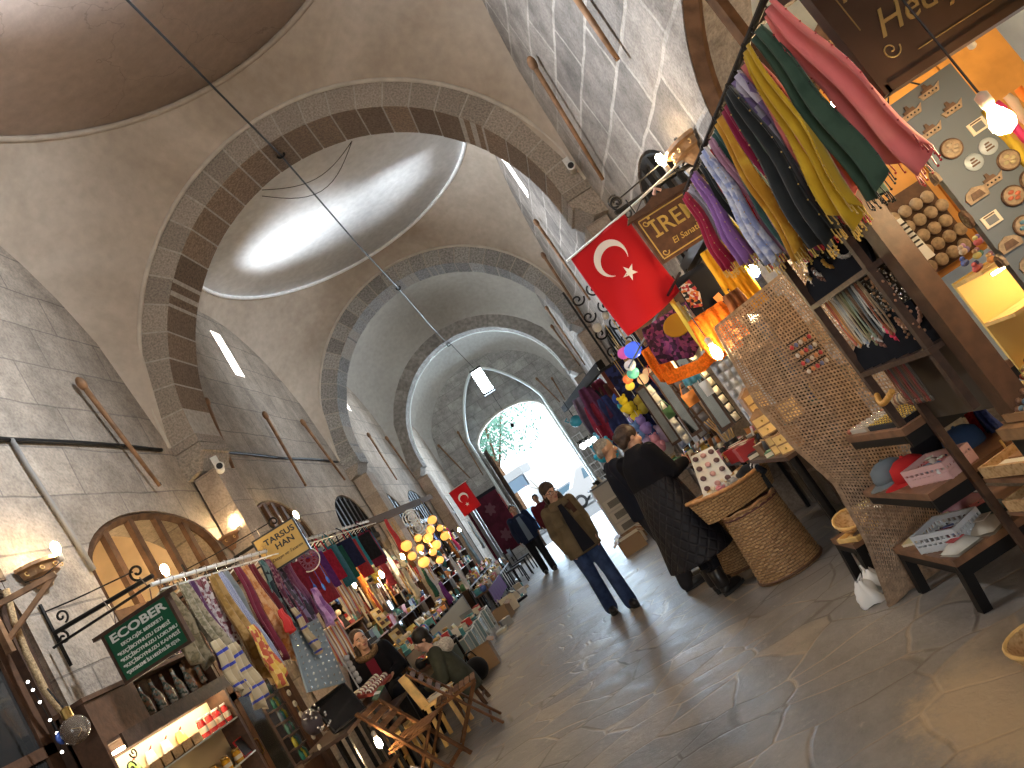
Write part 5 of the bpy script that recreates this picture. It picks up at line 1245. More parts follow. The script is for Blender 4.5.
for (k, x, z, c) in ord_rows:
    cnt[k] = cnt.get(k, 0)+1
    nm = {'boat':'wooden boat magnet','round':'round wooden rimmed magnet','footprint':'pale blue round magnet','card':'cream card magnet','plaque':'wooden plaque magnet'}[k]
    mag(k, x, z, '%s on the grey board, %s of its kind from above' % (nm, ordinal(cnt[k]-1)), c=c)
for k in range(5): mag('plaque' if k % 2 else 'round', .0, .40-.2*k, 'wooden souvenir on the narrow side of the grey board, %s from the top' % ordinal(k), True)
# inside of the gift shop
o = E('wall_cabinet', (2.95,4.52,1.75), 'honey coloured wooden wall cabinet deep inside the gift shop', 'cabinet')
MB().box((0,.0,.35),(1.3,.3,1.5)).build('carcass', M('honey cabinet', (.55,.26,.06), .35, var=.15, scale=6), o)
for k in range(3): MB().box((-.43+.43*k,-.158,.35),(.415,.02,1.44)).build('door', M('honey cabinet', ()), o)
for k in range(3): MB().ball((-.28+.43*k,-.18,.3),.014,8,6).build('hanging_knob', brass, o)
o = E('lit_shelf', (2.42,3.98,.0), 'yellow lit shelf unit of small trinkets inside the gift shop', 'shelf')
ym = M('yellow shelf back', (.72,.52,.16), .6)
MB().box((.28,.2,.75),(.7,.02,1.1)).build('back_panel', ym, o)
for z in (.30,.72,1.02,1.28): MB().box((.28,.06,z),(.7,.28,.02)).build('shelf_board', wood_y, o)
for x in (.63,): MB().box((x,.06,.7),(.02,.28,1.4)).build('side_panel', wood_y, o)
MB().box((.28,-.06,1.245),(.6,.02,.015)).build('light_strip', M('cabinet strip light', ()), o)
tn_ = ['red','blue','tan','lilac','olive','violet','orange','green']
tc_ = [(.45,.12,.12),(.12,.16,.36),(.6,.45,.3),(.5,.3,.45),(.55,.5,.2),(.25,.2,.4),(.6,.3,.12),(.15,.3,.3)]
for r in range(3):
    for k in range(14):
        o = E('woollen_doll', (2.40+.046*k,3.98+.05*((k+r) % 2)+.02,1.29+.056*r), 'tiny %s woollen doll above the yellow lit shelf, %s row, %s along' % (tn_[(k*3+r) % 8], ['lowest','middle','top'][r], ordinal(k)), 'doll', 0, 'woollen dolls on the lit shelf')
        c = tc_[(k*3+r) % 8]; MB().ball((0,0,.018),.024,8,6,(1,.8,.8)).build('doll_body', colr('wool'+str(c), c, rough=.9), o, True); MB().ball((0,-.004,.043),.014,7,5).build('doll_head', colr('wool'+str(tc_[(k+r) % 8]), tc_[(k+r) % 8], rough=.9), o, True)
# round wooden slices rack and zebra board
o = E('slice_rack', (2.30,3.98,1.46), 'stacked round wooden slices on the blue wall side of the gift shop', 'rack'); o.location = (2.42,4.3,1.48)
MB().box((0,.03,.16),(.5,.015,.5)).build('rack_back', wood_m, o)
for r in range(5):
    for k in range(6):
        MB().lathe([(.036,0),(.038,.012),(.034,.02),(.001,.02)],14,(-.19+.076*k+.038*(r % 2),.01,-.04+.085*r),(R_(90),0,0)).build('wood_slice', mwood, o, True)
o = E('striped_board', (2.26,4.18,1.62), 'black and white striped bracelet board beside the wooden slices', 'board', R_(10))
MB().box((0,0,.0),(.22,.012,.28),(R_(-8),0,0)).build('board', M('white card', (.75,.73,.7), .6), o)
for k in range(8): MB().box((0,-.012,-.11+.03*k),(.2,.006,.011),(R_(-8),0,0)).build('stripe', black_p, o)
o = E('ribbon_roll', pY(1016,140,2.8), 'hanging plaits of pink, yellow and orange wool at the right edge of the gift shop', 'wool plaits')
for k, c in enumerate([(.60,.42,.05),(.70,.06,.20),(.62,.50,.40),(.70,.20,.04),(.5,.04,.1)]):
    pts = [(.05*k-.02+.004*math.sin(j*1.5),0,.16-.035*j) for j in range(14)]
    MB().tube(pts, [.014+.004*(j % 2) for j in range(14)], 7).build('hanging_plait', M('wool plait '+str(c), c, .9), o, True)
for k in range(12):
    c = [(.30,.08,.06),(.12,.10,.20),(.22,.12,.07),(.40,.16,.16)][k % 4]
    necklace((2.02+.035*k,2.98,1.28), 'dark beaded cord hanging below the magnet board, %s from the left' % ordinal(k), c, .30+.02*(k % 3), .012, R_(90), 'cords below the magnet board', .006)
for k, (x, y, z, e) in enumerate([(2.9,3.7,2.3,300),(2.95,3.0,2.0,300)]): bulb((x,y,z), ['lit bulb inside the gift shop before the pale blue wall','second lit bulb inside the gift shop near the wool plaits'][k], .04, wire=[(0,0,.0),(0,0,.6)])
# ---------------------------------------------------------------- small goods for the tables
PAL = [('red', (.42,.03,.03)), ('blue', (.06,.12,.36)), ('white', (.66,.64,.60)), ('brown', (.20,.11,.06)), ('yellow', (.62,.45,.10)), ('green', (.08,.20,.09)), ('black', (.02,.02,.022)), ('cream', (.62,.54,.40)), ('teal', (.08,.28,.30)), ('pink', (.60,.22,.28)), ('grey', (.28,.28,.28)), ('orange', (.58,.22,.05))]
PROT = {}
def good(kind, ci):
    """one proto per kind and colour, made on first use"""
    cn, c = PAL[ci]; m = M('goods '+cn, c, .5); o = E(kind, (0,0,0), 'x', kind)
    if kind == 'gift_box':
        MB().box((0,0,.03),(.10,.08,.06)).build('box_body', m, o); MB().box((0,0,.066),(.106,.086,.014)).build('lid', m, o); MB().box((0,0,.074),(.02,.088,.003)).build('ribbon', cream, o)
    elif kind == 'book':
        MB().box((0,0,.014),(.095,.13,.024)).build('pages', cream, o); MB().box((0,0,.027),(.10,.135,.004)).box((0,0,.001),(.10,.135,.003)).box((-.05,0,.014),(.004,.135,.028)).build('cover', m, o)
    elif kind == 'bowl':
        MB().lathe([(.02,0),(.03,.004),(.055,.035),(.06,.05),(.055,.05),(.045,.03),(.001,.012)],16).build('bowl_body', m, o, True); MB().lathe([(.058,.046),(.062,.05),(.058,.054),(.054,.05)],16).build('rim', brass, o, True)
    elif kind == 'jar':
        MB().lathe([(.03,0),(.035,.01),(.035,.06),(.025,.075),(.025,.08)],12).build('jar_body', m, o, True); MB().lathe([(.029,.08),(.029,.095),(.02,.1),(.001,.1)],12).build('lid', brass, o, True)
    elif kind == 'cup':
        MB().lathe([(.025,0),(.03,.01),(.036,.07),(.033,.07),(.026,.01),(.001,.008)],14).build('cup_body', m, o, True); MB().tube([(.034,0,.055),(.055,0,.05),(.055,0,.025),(.031,0,.018)],.005,6).build('handle', m, o, True)
    elif kind == 'figurine':
        MB().lathe([(.03,0),(.032,.01),(.022,.045),(.026,.065),(.012,.082)],12).build('figure_body', m, o, True); MB().ball((0,0,.098),.02,10,8).build('figure_head', cream, o, True)
    elif kind == 'purse':
        MB().grid(lambda u, v: ((u-.5)*.12*(1-.15*v),.02*math.sin(pi*u)*math.sin(pi*min(1,v+.05)),.085*v),8,5).grid(lambda u, v: ((.5-u)*.12*(1-.15*v),-.02*math.sin(pi*u)*math.sin(pi*min(1,v+.05)),.085*v),8,5).build('purse_body', m, o, True); MB().tube([(-.05,0,.085),(.05,0,.085)],.006,6).build('clasp', brass, o)
    elif kind == 'framed_picture':
        MB().box((0,.01,.06),(.10,.012,.12),(R_(-12),0,0)).build('frame', m, o); MB().box((0,.002,.06),(.078,.004,.096),(R_(-12),0,0)).build('picture', cream, o)
    elif kind == 'soap_stack':
        for k in range(3): MB().box((.004*(k-1),0,.012+.024*k),(.085,.055,.022)).build('soap_bar', m if k != 1 else cream, o)
    elif kind == 'ring_case':
        MB().box((0,0,.012),(.15,.11,.024)).build('case_base', black_f, o); MB().box((0,.058,.06),(.15,.008,.10),(R_(-14),0,0)).build('lid', m, o); b = MB()
        for i in range(5):
            for j in range(3): b.ball((-.055+.0275*i,-.032+.032*j,.027),.007,6,4)
        q = b.build('rings', silver, o, True); q['kind'] = 'stuff'
    elif kind == 'wool_ball':
        MB().ball((0,0,.04),.04,12,8).build('ball_body', m, o, True); MB().tube([(.04*math.cos(t)*math.cos(.5*t),.04*math.sin(t),.04+.04*math.cos(t)*math.sin(.5*t)) for t in [i*.5 for i in range(26)]],.004,5).build('yarn', m, o, True)
    return o
def put(kind, ci, loc, rz, label, cat=None, group=None, s=1.):
    k = (kind, ci)
    if k not in PROT: PROT[k] = good(kind, ci)
    o = use(PROT[k], loc, label, cat or kind.replace('_', ' '), group, rz)
    o.scale = (s,)*3
    return o
def scatter(where, x0, x1, y0, y1, z, nx, ny, kinds, group, cols=None, s=1., jit=.012, frm='near end'):
    rows = ['front', 'second', 'third', 'fourth', 'fifth']; n = 0
    for j in range(ny):
        for i in range(nx):
            kind = kinds[rnd.randrange(len(kinds))]; ci = (cols or range(12))[rnd.randrange(len(cols or range(12)))]
            x = x1-(i+.5)*(x1-x0)/nx+rnd.uniform(-jit,jit); y = y0+(j+.5)*(y1-y0)/ny+rnd.uniform(-jit,jit)
            put(kind, ci, (x,y,z+.0008), rnd.uniform(-.5,.5)+pi/2*(1 if x < 0 else -1), '%s %s on the %s, %s row, %s along' % (PAL[ci][0], kind.replace('_',' '), where, rows[i], ordinal(j)), None, group, s)
def table(loc, w, d, h, label, m=None, cover=None, leg=None):
    o = E('stall_table', loc, label, 'table'); m = m or wood_m
    MB().box((0,0,h-.015),(w,d,.03)).build('tabletop', m, o)
    for sx in (-1,1):
        for sy in (-1,1): MB().box((sx*(w/2-.03),sy*(d/2-.03),(h-.03)/2),(.035,.035,h-.03)).build('leg', leg or iron, o)
    if cover:
        s = 1 if loc[0] < 0 else -1
        MB().grid(lambda u, v: (s*(w/2+.004+.008*math.sin(u*40)*v), (u-.5)*d, h-.005-(h*.55)*v), 30, 4).build('table_skirt', cover, o, True)
    return o
AMB = ['gift_box','book','bowl','jar','cup','figurine','purse','framed_picture','soap_stack','ring_case','wool_ball']

# ---------------------------------------------------------------- LEFT: the long row of stalls
LT = [(7.45,.56,'bracelet stall'),(10.0,1.5,'seller stall'),(12.45,3.2,'glass case stall'),(16.2,2.4,'amber lamp stall'),(18.9,2.5,'far carpet stall')]
skirt = [colr('cloth purple', (.12,.03,.14), rough=.9), None, M('cloth white', (.55,.53,.50), .9), colr('cloth purple', ()), None]
for i, (yc, d, nm) in enumerate(LT):
    xs = -2.98
    table((xs,yc,0), .34, d, .82, 'raised back table of the '+nm, wood_d, M('tan table cloth', (.42,.34,.23), .9) if i in (1,2) else None)
    n = int(d/.15)
    scatter('back table of the '+nm, xs-.16, xs+.16, yc-d/2, yc+d/2, .82, 2, n, AMB, 'goods on the left stalls', None, 1.7)
    if i in (0, 2): continue
    table((xs+.33,yc,0), .31, d, .60, 'low front table of the '+nm, wood_m, skirt[i])
    scatter('front table of the '+nm, xs+.19, xs+.47, yc-d/2, yc+d/2, .60, 2, n, AMB if i != 2 else ['ring_case','bowl','jar','cup'], 'goods on the left stalls', None if i != 2 else [2,8,10,7], 1.6)
# tall back shelves with goods along the wall between the shop doors
for i, (yc, d, nm) in enumerate(LT[1:]):
    o = E('shelf_rack', (-3.36,yc,0), 'tall dark shelf of small goods behind the '+nm, 'shelf')
    for y in (-d/2+.03,0,d/2-.03): MB().box((0,y,1.05),(.14,.03,2.1)).build('side_panel', wood_d, o)
    for z in (1.15,1.5,1.85): MB().box((.01,0,z),(.16,d-.04,.02)).build('shelf_board', wood_b, o)
    for lv, z in enumerate((1.16,1.51,1.86)):
        n = int(d/.17)
        for k in range(n):
            kind = AMB[rnd.randrange(len(AMB))]; ci = rnd.randrange(12)
            put(kind, ci, (-3.345,yc-d/2+.12+k*(d-.2)/n,z), pi/2, '%s %s on the %s board behind the %s, %s along' % (PAL[ci][0], kind.replace('_',' '), ['low','middle','top'][lv], nm, ordinal(k)), None, 'goods on the left shelves', 2.1)
# necklaces hung between the scarves and the seller
NC = [('cream',(.55,.48,.34)),('brown',(.22,.11,.06)),('white',(.6,.58,.54)),('amber',(.5,.28,.07)),('red',(.36,.06,.05)),('grey',(.3,.3,.3))]
o = E('necklace_rail', (-2.80,7.35,1.62), 'dark rail of many bead necklaces beside the grey brooch board', 'rail'); MB().tube([(0,-.45,0),(0,.55,0)],.009,6).build('hanging_tube', iron, o)
for k in range(24):
    cn, c = NC[k % 6]; necklace((-2.78,6.93+.038*k,1.615), '%s bead necklace on the rail by the brooch board, %s along' % (cn, ordinal(k)), c, .34+.05*math.sin(k*1.3), .016, 0, 'necklaces on the left rail', .006)
for k in range(14):
    cn, c = NC[(k*5) % 6]; necklace((-2.72,8.0+.045*k,1.98), '%s bead necklace below the cloth bags, %s from the gold sign' % (cn, ordinal(k)), c, .36+.06*math.sin(k*1.7), .018, 0, 'necklaces below the bags', .006)
# grey brooch board (tilted), pillow rolls, bracelet trays
bp = [pX(*p, -2.62) for p in ((290,632),(318,618),(346,682),(308,692))]
def panel4(name, P, label, cat, m, t=.015, n=(5,7), item=None, iname='brooch', ims=None, group=None):
    """flat board through four corners (tl, tr, br, bl) with rows of small pieces on it"""
    tl, tr, br, bl = P; c = (tl+tr+br+bl)/4; o = E(name, c, label, cat, 0, group)
    a = ((tr-tl)+(br-bl)).normalized(); dn = ((bl-tl)+(br-tr)); dn = (dn-a*dn.dot(a)).normalized(); nr = a.cross(dn).normalized()
    if (c+nr-Vector((0,0,1.55))).length > (c-nr-Vector((0,0,1.55))).length: nr = -nr
    b = MB(); q = [p-c for p in P]; b.add(q+[p-nr*t for p in q], [(0,1,2,3),(7,6,5,4),(0,4,5,1),(1,5,6,2),(2,6,7,3),(3,7,4,0)]); b.build('board', m, o)
    k = 0
    for j in range(n[1]):
        for i in range(n[0]):
            u, v = (i+.5)/n[0], (j+.5)/n[1]; p = (q[0].lerp(q[1],u)).lerp(q[3].lerp(q[2],u), v)+nr*.006
            mt = ims[k % len(ims)]; k += 1
            M3 = Matrix((a, dn, nr)).transposed()
            mb = MB()
            if item == 'flat': mb.box(p, (.85*(tr-tl).length/n[0], .8*(bl-tl).length/n[1], .006), M3)
            elif item == 'round': mb.ball(p, min((tr-tl).length/n[0],(bl-tl).length/n[1])*.38, 9, 6, (1,1,.35), M3)
            else: mb.ball(p+a*.006, .011, 7, 5, (1.3,.8,.5), M3).ball(p-a*.008+dn*.006, .008, 6, 4)
            mb.build(iname, mt, o, True)
    return o
panel4('brooch_board', bp, 'grey board covered in rows of small silver brooches below the scarves', 'board', M('slate board', (.17,.21,.24), .7), .015, (6,10), 'b', 'brooch', [silver, M('pale enamel', (.5,.5,.46), .3)])
o = E('jewellery_rolls', pX(352,668,-2.6), 'grey padded jewellery display of four rolls beside the brooch board', 'display', R_(20))
for k in range(5): MB().tube([(0,-.075,.10-.055*k),(0,.075,.10-.055*k)],.028,10).build('padded_roll', M('grey velvet', (.33,.31,.30), .9), o, True)
MB().box((-.035,0,-.02),(.012,.19,.34)).build('board', M('grey velvet', ()), o)
red_w = M('red velvet tray', (.24,.055,.045), .85)
for t, (p0, p1, nm) in enumerate([((343,700),(384,668),'near'),((372,665),(398,640),'far')]):
    a, b = pX(*p0, -2.46), pX(*p1, -2.46); c = (a+b)/2; L_ = .66 if t == 0 else .6
    c = Vector((-2.68, 7.30+.34*t, .90)); o = E('bracelet_tray', c, '%s sloping red tray of white bracelets behind the folding chairs' % nm, 'tray')
    MB().box((0,0,0),(.20,.34,.03),(0,R_(20),0)).build('tray_base', red_w, o)
    for k in range(14):
        y = -.15+.023*k
        for r in range(2): MB().tube([(-.045+.09*r+.026*math.cos(q), y, .035-.033*r+.028*math.sin(q)) for q in [2*pi*i/10 for i in range(10)]],.006,5,closed=True).build('bracelet', [cream, white_p, red_w, silver][(k+r) % 4], o, True)
    MB().box((-.03,0,-.13),(.03,.30,.20)).build('tray_support', wood_d, o)
# table for the trays stands in front
table((-2.66,7.47,0), .28, .60, .66, 'narrow dark table under the red bracelet trays behind the folding chairs', wood_d)
# yellow pine bench and stools lit behind the chairs
o = E('pine_bench', (-2.33,7.98,0), 'bright yellow pine bench behind the farther folding chair', 'bench', R_(4))
MB().box((0,0,.42),(.28,.5,.03)).build('seat', wood_y, o); MB().bar((-.12,-.2,.43),(-.18,-.2,.80),.04,.09).build('back_post', wood_y, o)
for sx in (-1,1):
    for sy in (-1,1): MB().bar((sx*.11,sy*.2,.41),(sx*.13,sy*.22,0),.04).build('leg', wood_y, o)
def stool(loc, label, m, h=.42, r=.16, rz=0):
    o = E('wooden_stool', loc, label, 'stool', rz); MB().box((0,0,h-.015),(2*r,2*r,.03)).build('seat', m, o)
    for sx in (-1,1):
        for sy in (-1,1): MB().bar((sx*(r-.03),sy*(r-.03),h-.03),(sx*r,sy*r,0),.035).build('leg', m, o)
        MB().bar((sx*(r-.01),-(r-.01),h*.4),(sx*(r-.01),r-.01,h*.4),.025).build('stretcher', m, o)
    return o
stool((-2.66,7.47,0), 'yellow pine stool under the red bracelet trays', wood_y, .44, .12)
for k in range(3):
    o = E('paper_sheet', (-2.33+.01*k,7.98+.03*k,.437+.003*k), '%s sheet of white paper on the yellow pine bench' % ['lowest','middle','topmost'][k], 'paper', k*.4); MB().box((0,0,0),(.21,.29,.002)).build('sheet', M('white paper', (.78,.74,.64), .8), o); MB().box((0,.05,.0015),(.15,.1,.0006)).build('printed_block', M('grey print', (.4,.4,.38), .8), o)
# folding chairs and the menu
chair_w = M('chair wood', (.15,.07,.03), .78, var=.3, scale=14, bump=.1)
folding_chair((-2.0,7.42,0), R_(10), 'slatted brown folding chair facing the aisle, the farther of the pair by the stalls', chair_w)
fc = folding_chair((-2.30,6.78,0), R_(-8), 'slatted brown folding chair with the green menu, nearer of the pair by the stalls', chair_w)
o = E('menu_card', pX(378,693,-2.45), 'green menu card with white lettering lying on the nearer folding chair', 'menu', R_(-60))
MB().box((0,0,0),(.24,.135,.006),(R_(28),0,0)).build('card', green, o)
for k in range(3): text('lettering', ['ÇAY','KAHVE','SALEP'][k], .042, wl, o, (-.08+.08*k,-.006,.006), (R_(28),0,0), sx=.8)
# bags of goods on the floor under the near stall (bottom of the view)
for k in range(9):
    packet((-2.78+.13*(k % 3),6.25+.2*(k//3),.0), k*.7, .16,.16,.12, [(.42,.38,.34),(.55,.50,.44),(.30,.26,.24)][k % 3], '%s plastic bundle on the floor below the black screen, %s along' % (['grey','pale','brown'][k % 3], ordinal(k)), 'bundles under the near stall')
o = E('white_cloth_sack', (-2.36,6.32,0), 'white cloth sack slumped on the floor beside the nearer folding chair', 'sack')
MB().grid(lambda u, v: ((.17-.07*v+.02*math.sin(13*u+3*v))*math.cos(2*pi*u)*math.sqrt(max(0,1-v**3*.9)),(.15-.05*v+.02*math.sin(9*u*2))*math.sin(2*pi*u)*math.sqrt(max(0,1-v**3*.9)),.30*v+.015*math.sin(15*u)),24,10).build('sack_body', M('cloth white', ()), o, True); MB().tube([(.05*math.cos(t),.045*math.sin(t),.285) for t in [2*pi*k/10 for k in range(10)]],.01,6,closed=True).build('tie', rope_m, o)
o = E('wicker_ring_basket', (-2.86,5.75,.0), 'round wicker basket on the floor in front of the lit cabinet', 'basket'); MB().lathe([(.12,0),(.16,.1),(.2,.34),(.185,.34),(.15,.1),(.1,.02),(.001,.02)],20).build('basket_body', wicker, o, True); MB().tube([(.195*math.cos(t),.195*math.sin(t),.345) for t in [2*pi*k/24 for k in range(24)]],.016,6,closed=True).build('rim', wood_b, o, True)
# display boards and yellow price boards near the seller
for k, (p, w, h) in enumerate([((400,640),.22,.30),((412,668),.22,.26),((352,600),.2,.28),((380,618),.2,.26)]):
    q = pX(*p, -2.95); o = E('display_card', (q.x,q.y,q.z), '%s yellow lit card of trinkets on the stall of the seated seller' % ['tall','low','upper','middle'][k], 'display card', R_(70))
    MB().box((0,0,0),(w,.012,h),(R_(-12),0,0)).build('card', M('yellow card', (.72,.58,.28), .6), o); MB().bar((0,.02,.05),(0,.11,-h/2),.015).build('hanging_strut', wood_b, o)
    for j in range(6): MB().box((-w*.25+w*.5*(j % 2),-.012+.02*(1-(j//2)),h*.28-h*.27*(j//2)),(w*.34,.012,h*.17),(R_(-12),0,0)).build('trinket', [cream, wood_m, silver][j % 3], o)
# glass cases
gl = M('case glass', (.55,.74,.76), .08, trans=.45, coat=.5)
for k in range(6):
    o = E('glass_case', (-2.64+.05*(k % 2), 11.1+.45*k, 0), 'low white framed glass case of jewellery at the aisle edge, %s from the seated child' % ordinal(k), 'glass case', 0, 'glass cases at the aisle')
    b = MB(); w_, d_, h_ = .34,.38,.34
    MB().box((0,0,.05),(w_,d_,.1)).build('case_base', M('cloth white', ()), o); MB().box((0,0,.22),(w_-.02,d_-.02,.24)).build('glass', gl, o)
    for sx in (-1,1):
        for sy in (-1,1): b.bar((sx*w_/2,sy*d_/2,.1),(sx*w_/2,sy*d_/2,h_),.012)
        b.bar((sx*w_/2,-d_/2,h_),(sx*w_/2,d_/2,h_),.012).bar((-w_/2,sx*d_/2,h_),(w_/2,sx*d_/2,h_),.012)
    b.build('case_frame', white_p, o); c = MB()
    for i in range(6):
        for j in range(4): c.ball((-.12+.048*i,-.12+.08*j,.115),.013,6,4)
    q = c.build('jewellery', silver, o, True); q['kind'] = 'stuff'; o.scale = (1,1,1.4)
# boxes, carton, dark bags at the aisle edge
def carton(loc, rz, d, label, m=None):
    o = E('carton', loc, label, 'box', rz); x, y, z = d; m = m or M('carton board', (.36,.24,.14), .8); b = MB()
    b.box((0,0,.005),(x,y,.01))
    for s in (-1,1): b.box((s*x/2,0,z/2),(.008,y,z)).box((0,s*y/2,z/2),(x,.008,z))
    b.build('box_body', m, o)
    for s in (-1,1): MB().box((s*(x/2+.04),0,z+.02),(.1,y,.006),(0,s*R_(30),0)).build('flap', m, o)
    return o
carton((-2.28,10.55,0), .1, (.32,.36,.30), 'brown carton of goods on the floor beyond the seated child'); carton((-2.40,14.35,0), -.1, (.34,.4,.25), 'brown carton on the floor past the glass cases'); carton((-2.32,15.2,0), .2, (.3,.4,.28), 'pale carton at the aisle edge near the dark red banner', cream)
for k in range(10): put(['book','gift_box','ring_case','framed_picture'][k % 4], [2,10,7,3,8][k % 5], (-2.34+.08*(k % 3),13.1+.33*k if k < 2 else 15.8+.3*(k-2),.0), .4*k, '%s %s on the floor along the aisle edge, %s along' % (PAL[[2,10,7,3,8][k % 5]][0], ['book','gift box','ring case','picture frame'][k % 4], ordinal(k)), None, 'goods on the aisle floor', 1.9)
o = E('dark_bag', (-2.32,10.0,0), 'soft black bag on the floor between the seated child and the carton', 'bag'); MB().ball((0,0,.15),.17,14,10,(.9,1,.9)).build('bag_body', black_f, o, True); MB().tube([(-.08,0,.29),(-.05,0,.38),(.05,0,.38),(.08,0,.29)],.01,6).build('strap', black_f, o)
# amber lamps and hanging goods at the fourth stall
amb_g = M('amber mosaic glass', (1.,.47,.10), .3, emit=.7)
LP = [(432,520),(440,528),(428,538),(420,548),(436,545),(412,556),(424,562),(440,560),(430,530),(418,538),(445,536),(433,552),(406,546)]
for k, p in enumerate(LP):
    q = pX(*p, -2.75); o = E('mosaic_lamp', q, 'glowing amber mosaic lamp in the left row of stalls, %s of the cluster' % ordinal(k), 'lamp', 0, 'amber mosaic lamps')
    r = .10 if k % 2 == 0 else .075
    MB().ball((0,0,0), r, 14, 10, (1,1,.85)).build('lamp_globe', amb_g, o, True); MB().lathe([(r*.5,r*.75),(r*.35,r*1.0),(.012,r*1.15)],12).build('cap', brass, o, True); MB().tube([(0,0,r),(0,0,r+.35)],.006,5).build('hanging_chain', brass, o); MB().lathe([(r*.4,-r*.8),(.02,-r*1.05),(.008,-r*1.3)],10).build('finial', brass, o, True)
for k, p in enumerate([(411,518),(418,528)]):
    q = pX(*p, -2.72); o = E('spiral_mobile', q, 'white round %s ring mobile hanging beside the amber lamps' % ['spiral','double'][k], 'mobile', R_(20))
    for r in (.05,.10,.15): MB().tube([(r*math.cos(t),0,r*math.sin(t)) for t in [2*pi*i/22 for i in range(22)]],.010,5,closed=True).build('hanging_ring', white_p, o, True)
HC = [('vivid pink cloth strip',(449,532),.55,.22,(.75,.08,.22)),('white long dress',(452,560),.8,.3,(.62,.60,.58)),('red hanging towel',(388,525),.6,.2,(.42,.04,.04)),('grey blue striped towel',(462,535),.9,.3,(.22,.30,.36)),('dark green garment',(425,575),.5,.2,(.03,.09,.06)),('brown leather bag strip',(398,540),.6,.2,(.18,.09,.04)),('violet cloth roll',(442,588),.4,.35,(.16,.03,.16)),('pale blue scarf',(470,525),.8,.25,(.34,.44,.52)),('cream shawl',(405,575),.5,.25,(.56,.48,.34)),('red patterned scarf',(380,560),.5,.2,(.38,.05,.06))]
for k, (nm, p, ln, w, c) in enumerate(HC):
    q = pX(*p, -2.82); cloth('hanging_cloth', nm+' hanging in the left row of stalls beyond the cloth bags', 'cloth', (q.x,q.y,q.z+.1), ln, w*.7, w, M('cloth '+nm, c, .85, var=.2, scale=12), 'y', 2, .03, None, 'hanging cloths of the left stalls', point=.1)
# timber beam over the stalls
struct(MB().bar(pX(365,525,-2.9), pX(430,497,-2.9), .10, .12).build('trim_8', M('dull beam wood', (.10,.06,.035), .9)))
# small flag, banner, benches, metal pillars at the far left
fo = E('small_flag', (-2.55,19.6,2.92), 'small red flag with a white crescent hanging above the far left stalls', 'flag', R_(6))
c = MB().grid(lambda u, v: ((u-.5)*.52+.03*v,.03*math.sin(u*6+v)*v,-.74*v+.03*u), 10, 10).build('cloth', redf, fo, True); c.modifiers.new('t','SOLIDIFY').thickness = .004
pts = [(.13*math.cos(t),-.04,-.30+.13*math.sin(t)) for t in [R_(-50)+R_(284)*k/22 for k in range(23)]]; p2 = [(.0+.105*math.cos(t),-.04,-.335+.105*math.sin(t)) for t in [R_(-36)+R_(256)*k/22 for k in range(23)]]
MB().add(pts+p2, [(k,k+1,24+k,23+k) for k in range(22)]).build('crescent', whitef, fo)
st = [(.055*(1 if k % 2 == 0 else .4)*math.cos(2*pi*k/10+.3),-.045,-.50+.055*(1 if k % 2 == 0 else .4)*math.sin(2*pi*k/10+.3)) for k in range(10)]; MB().add(st+[(0,-.045,-.50)], [(k,(k+1)%10,10) for k in range(10)]).build('star', whitef, fo)
MB().tube([(-.32,0,.02),(.30,0,.03)],.01,6).build('hanging_pole', white_p, fo)
o = E('carpet_banner', (-2.62,23.3,1.62), 'dark wine red carpet hanging upright at the far left by the street door', 'carpet', R_(16))
MB().box((0,0,0),(1.15,.03,1.9)).build('carpet_field', pattern('wine carpet', [(.06,.004,.014),(.04,.004,.01),(.07,.008,.018)], 'noise', 3), o); MB().grid(lambda u, v: ((u-.5)*1.2,-.02,.90+.10*v), 2, 1).build('border', black_f, o)
for z in (-.45,.45): MB().prism([(.15*math.cos(t)*(1+.25*math.cos(6*t)),.17*math.sin(t)*(1+.25*math.cos(6*t))) for t in [2*pi*k/36 for k in range(36)]],.004,((.1,-.02,z),(1,0,0),(0,0,1),(0,-1,0))).build('medallion', M('carpet motif', (.12,.05,.06), .9), o)
for k, (px, py) in enumerate([(452,520),(460,512)]):
    q = pX(px,py,-2.75); o = E('steel_pole', (-2.72,20.8+.8*k,0), '%s pale metal pole beside the small far flag' % ['thick','thin'][k], 'pole'); MB().lathe([(.055-.02*k,0),(.055-.02*k,2.3),(.07-.02*k,2.32),(.07-.02*k,2.4)],14).build('shaft', steel, o, True); MB().lathe([(.10-.03*k,0),(.10-.03*k,.04),(.055-.02*k,.07)],14).build('foot', steel, o)
for k in range(3):
    o = E('black_chair', (-2.35+.05*k,19.0+1.0*k,0), 'black cafe chair below the wine red carpet, %s from the stalls' % ordinal(k), 'chair', R_(10*k), 'black chairs by the carpet')
    MB().box((0,0,.44),(.4,.4,.04)).build('seat', black_p, o); MB().box((-.19,0,.72),(.03,.38,.22)).build('backrest', black_p, o)
    for sx in (-1,1):
        for sy in (-1,1): MB().bar((sx*.18,sy*.18,.86 if sx < 0 else .44),(sx*.19,sy*.19,0),.03).build('leg', iron, o)

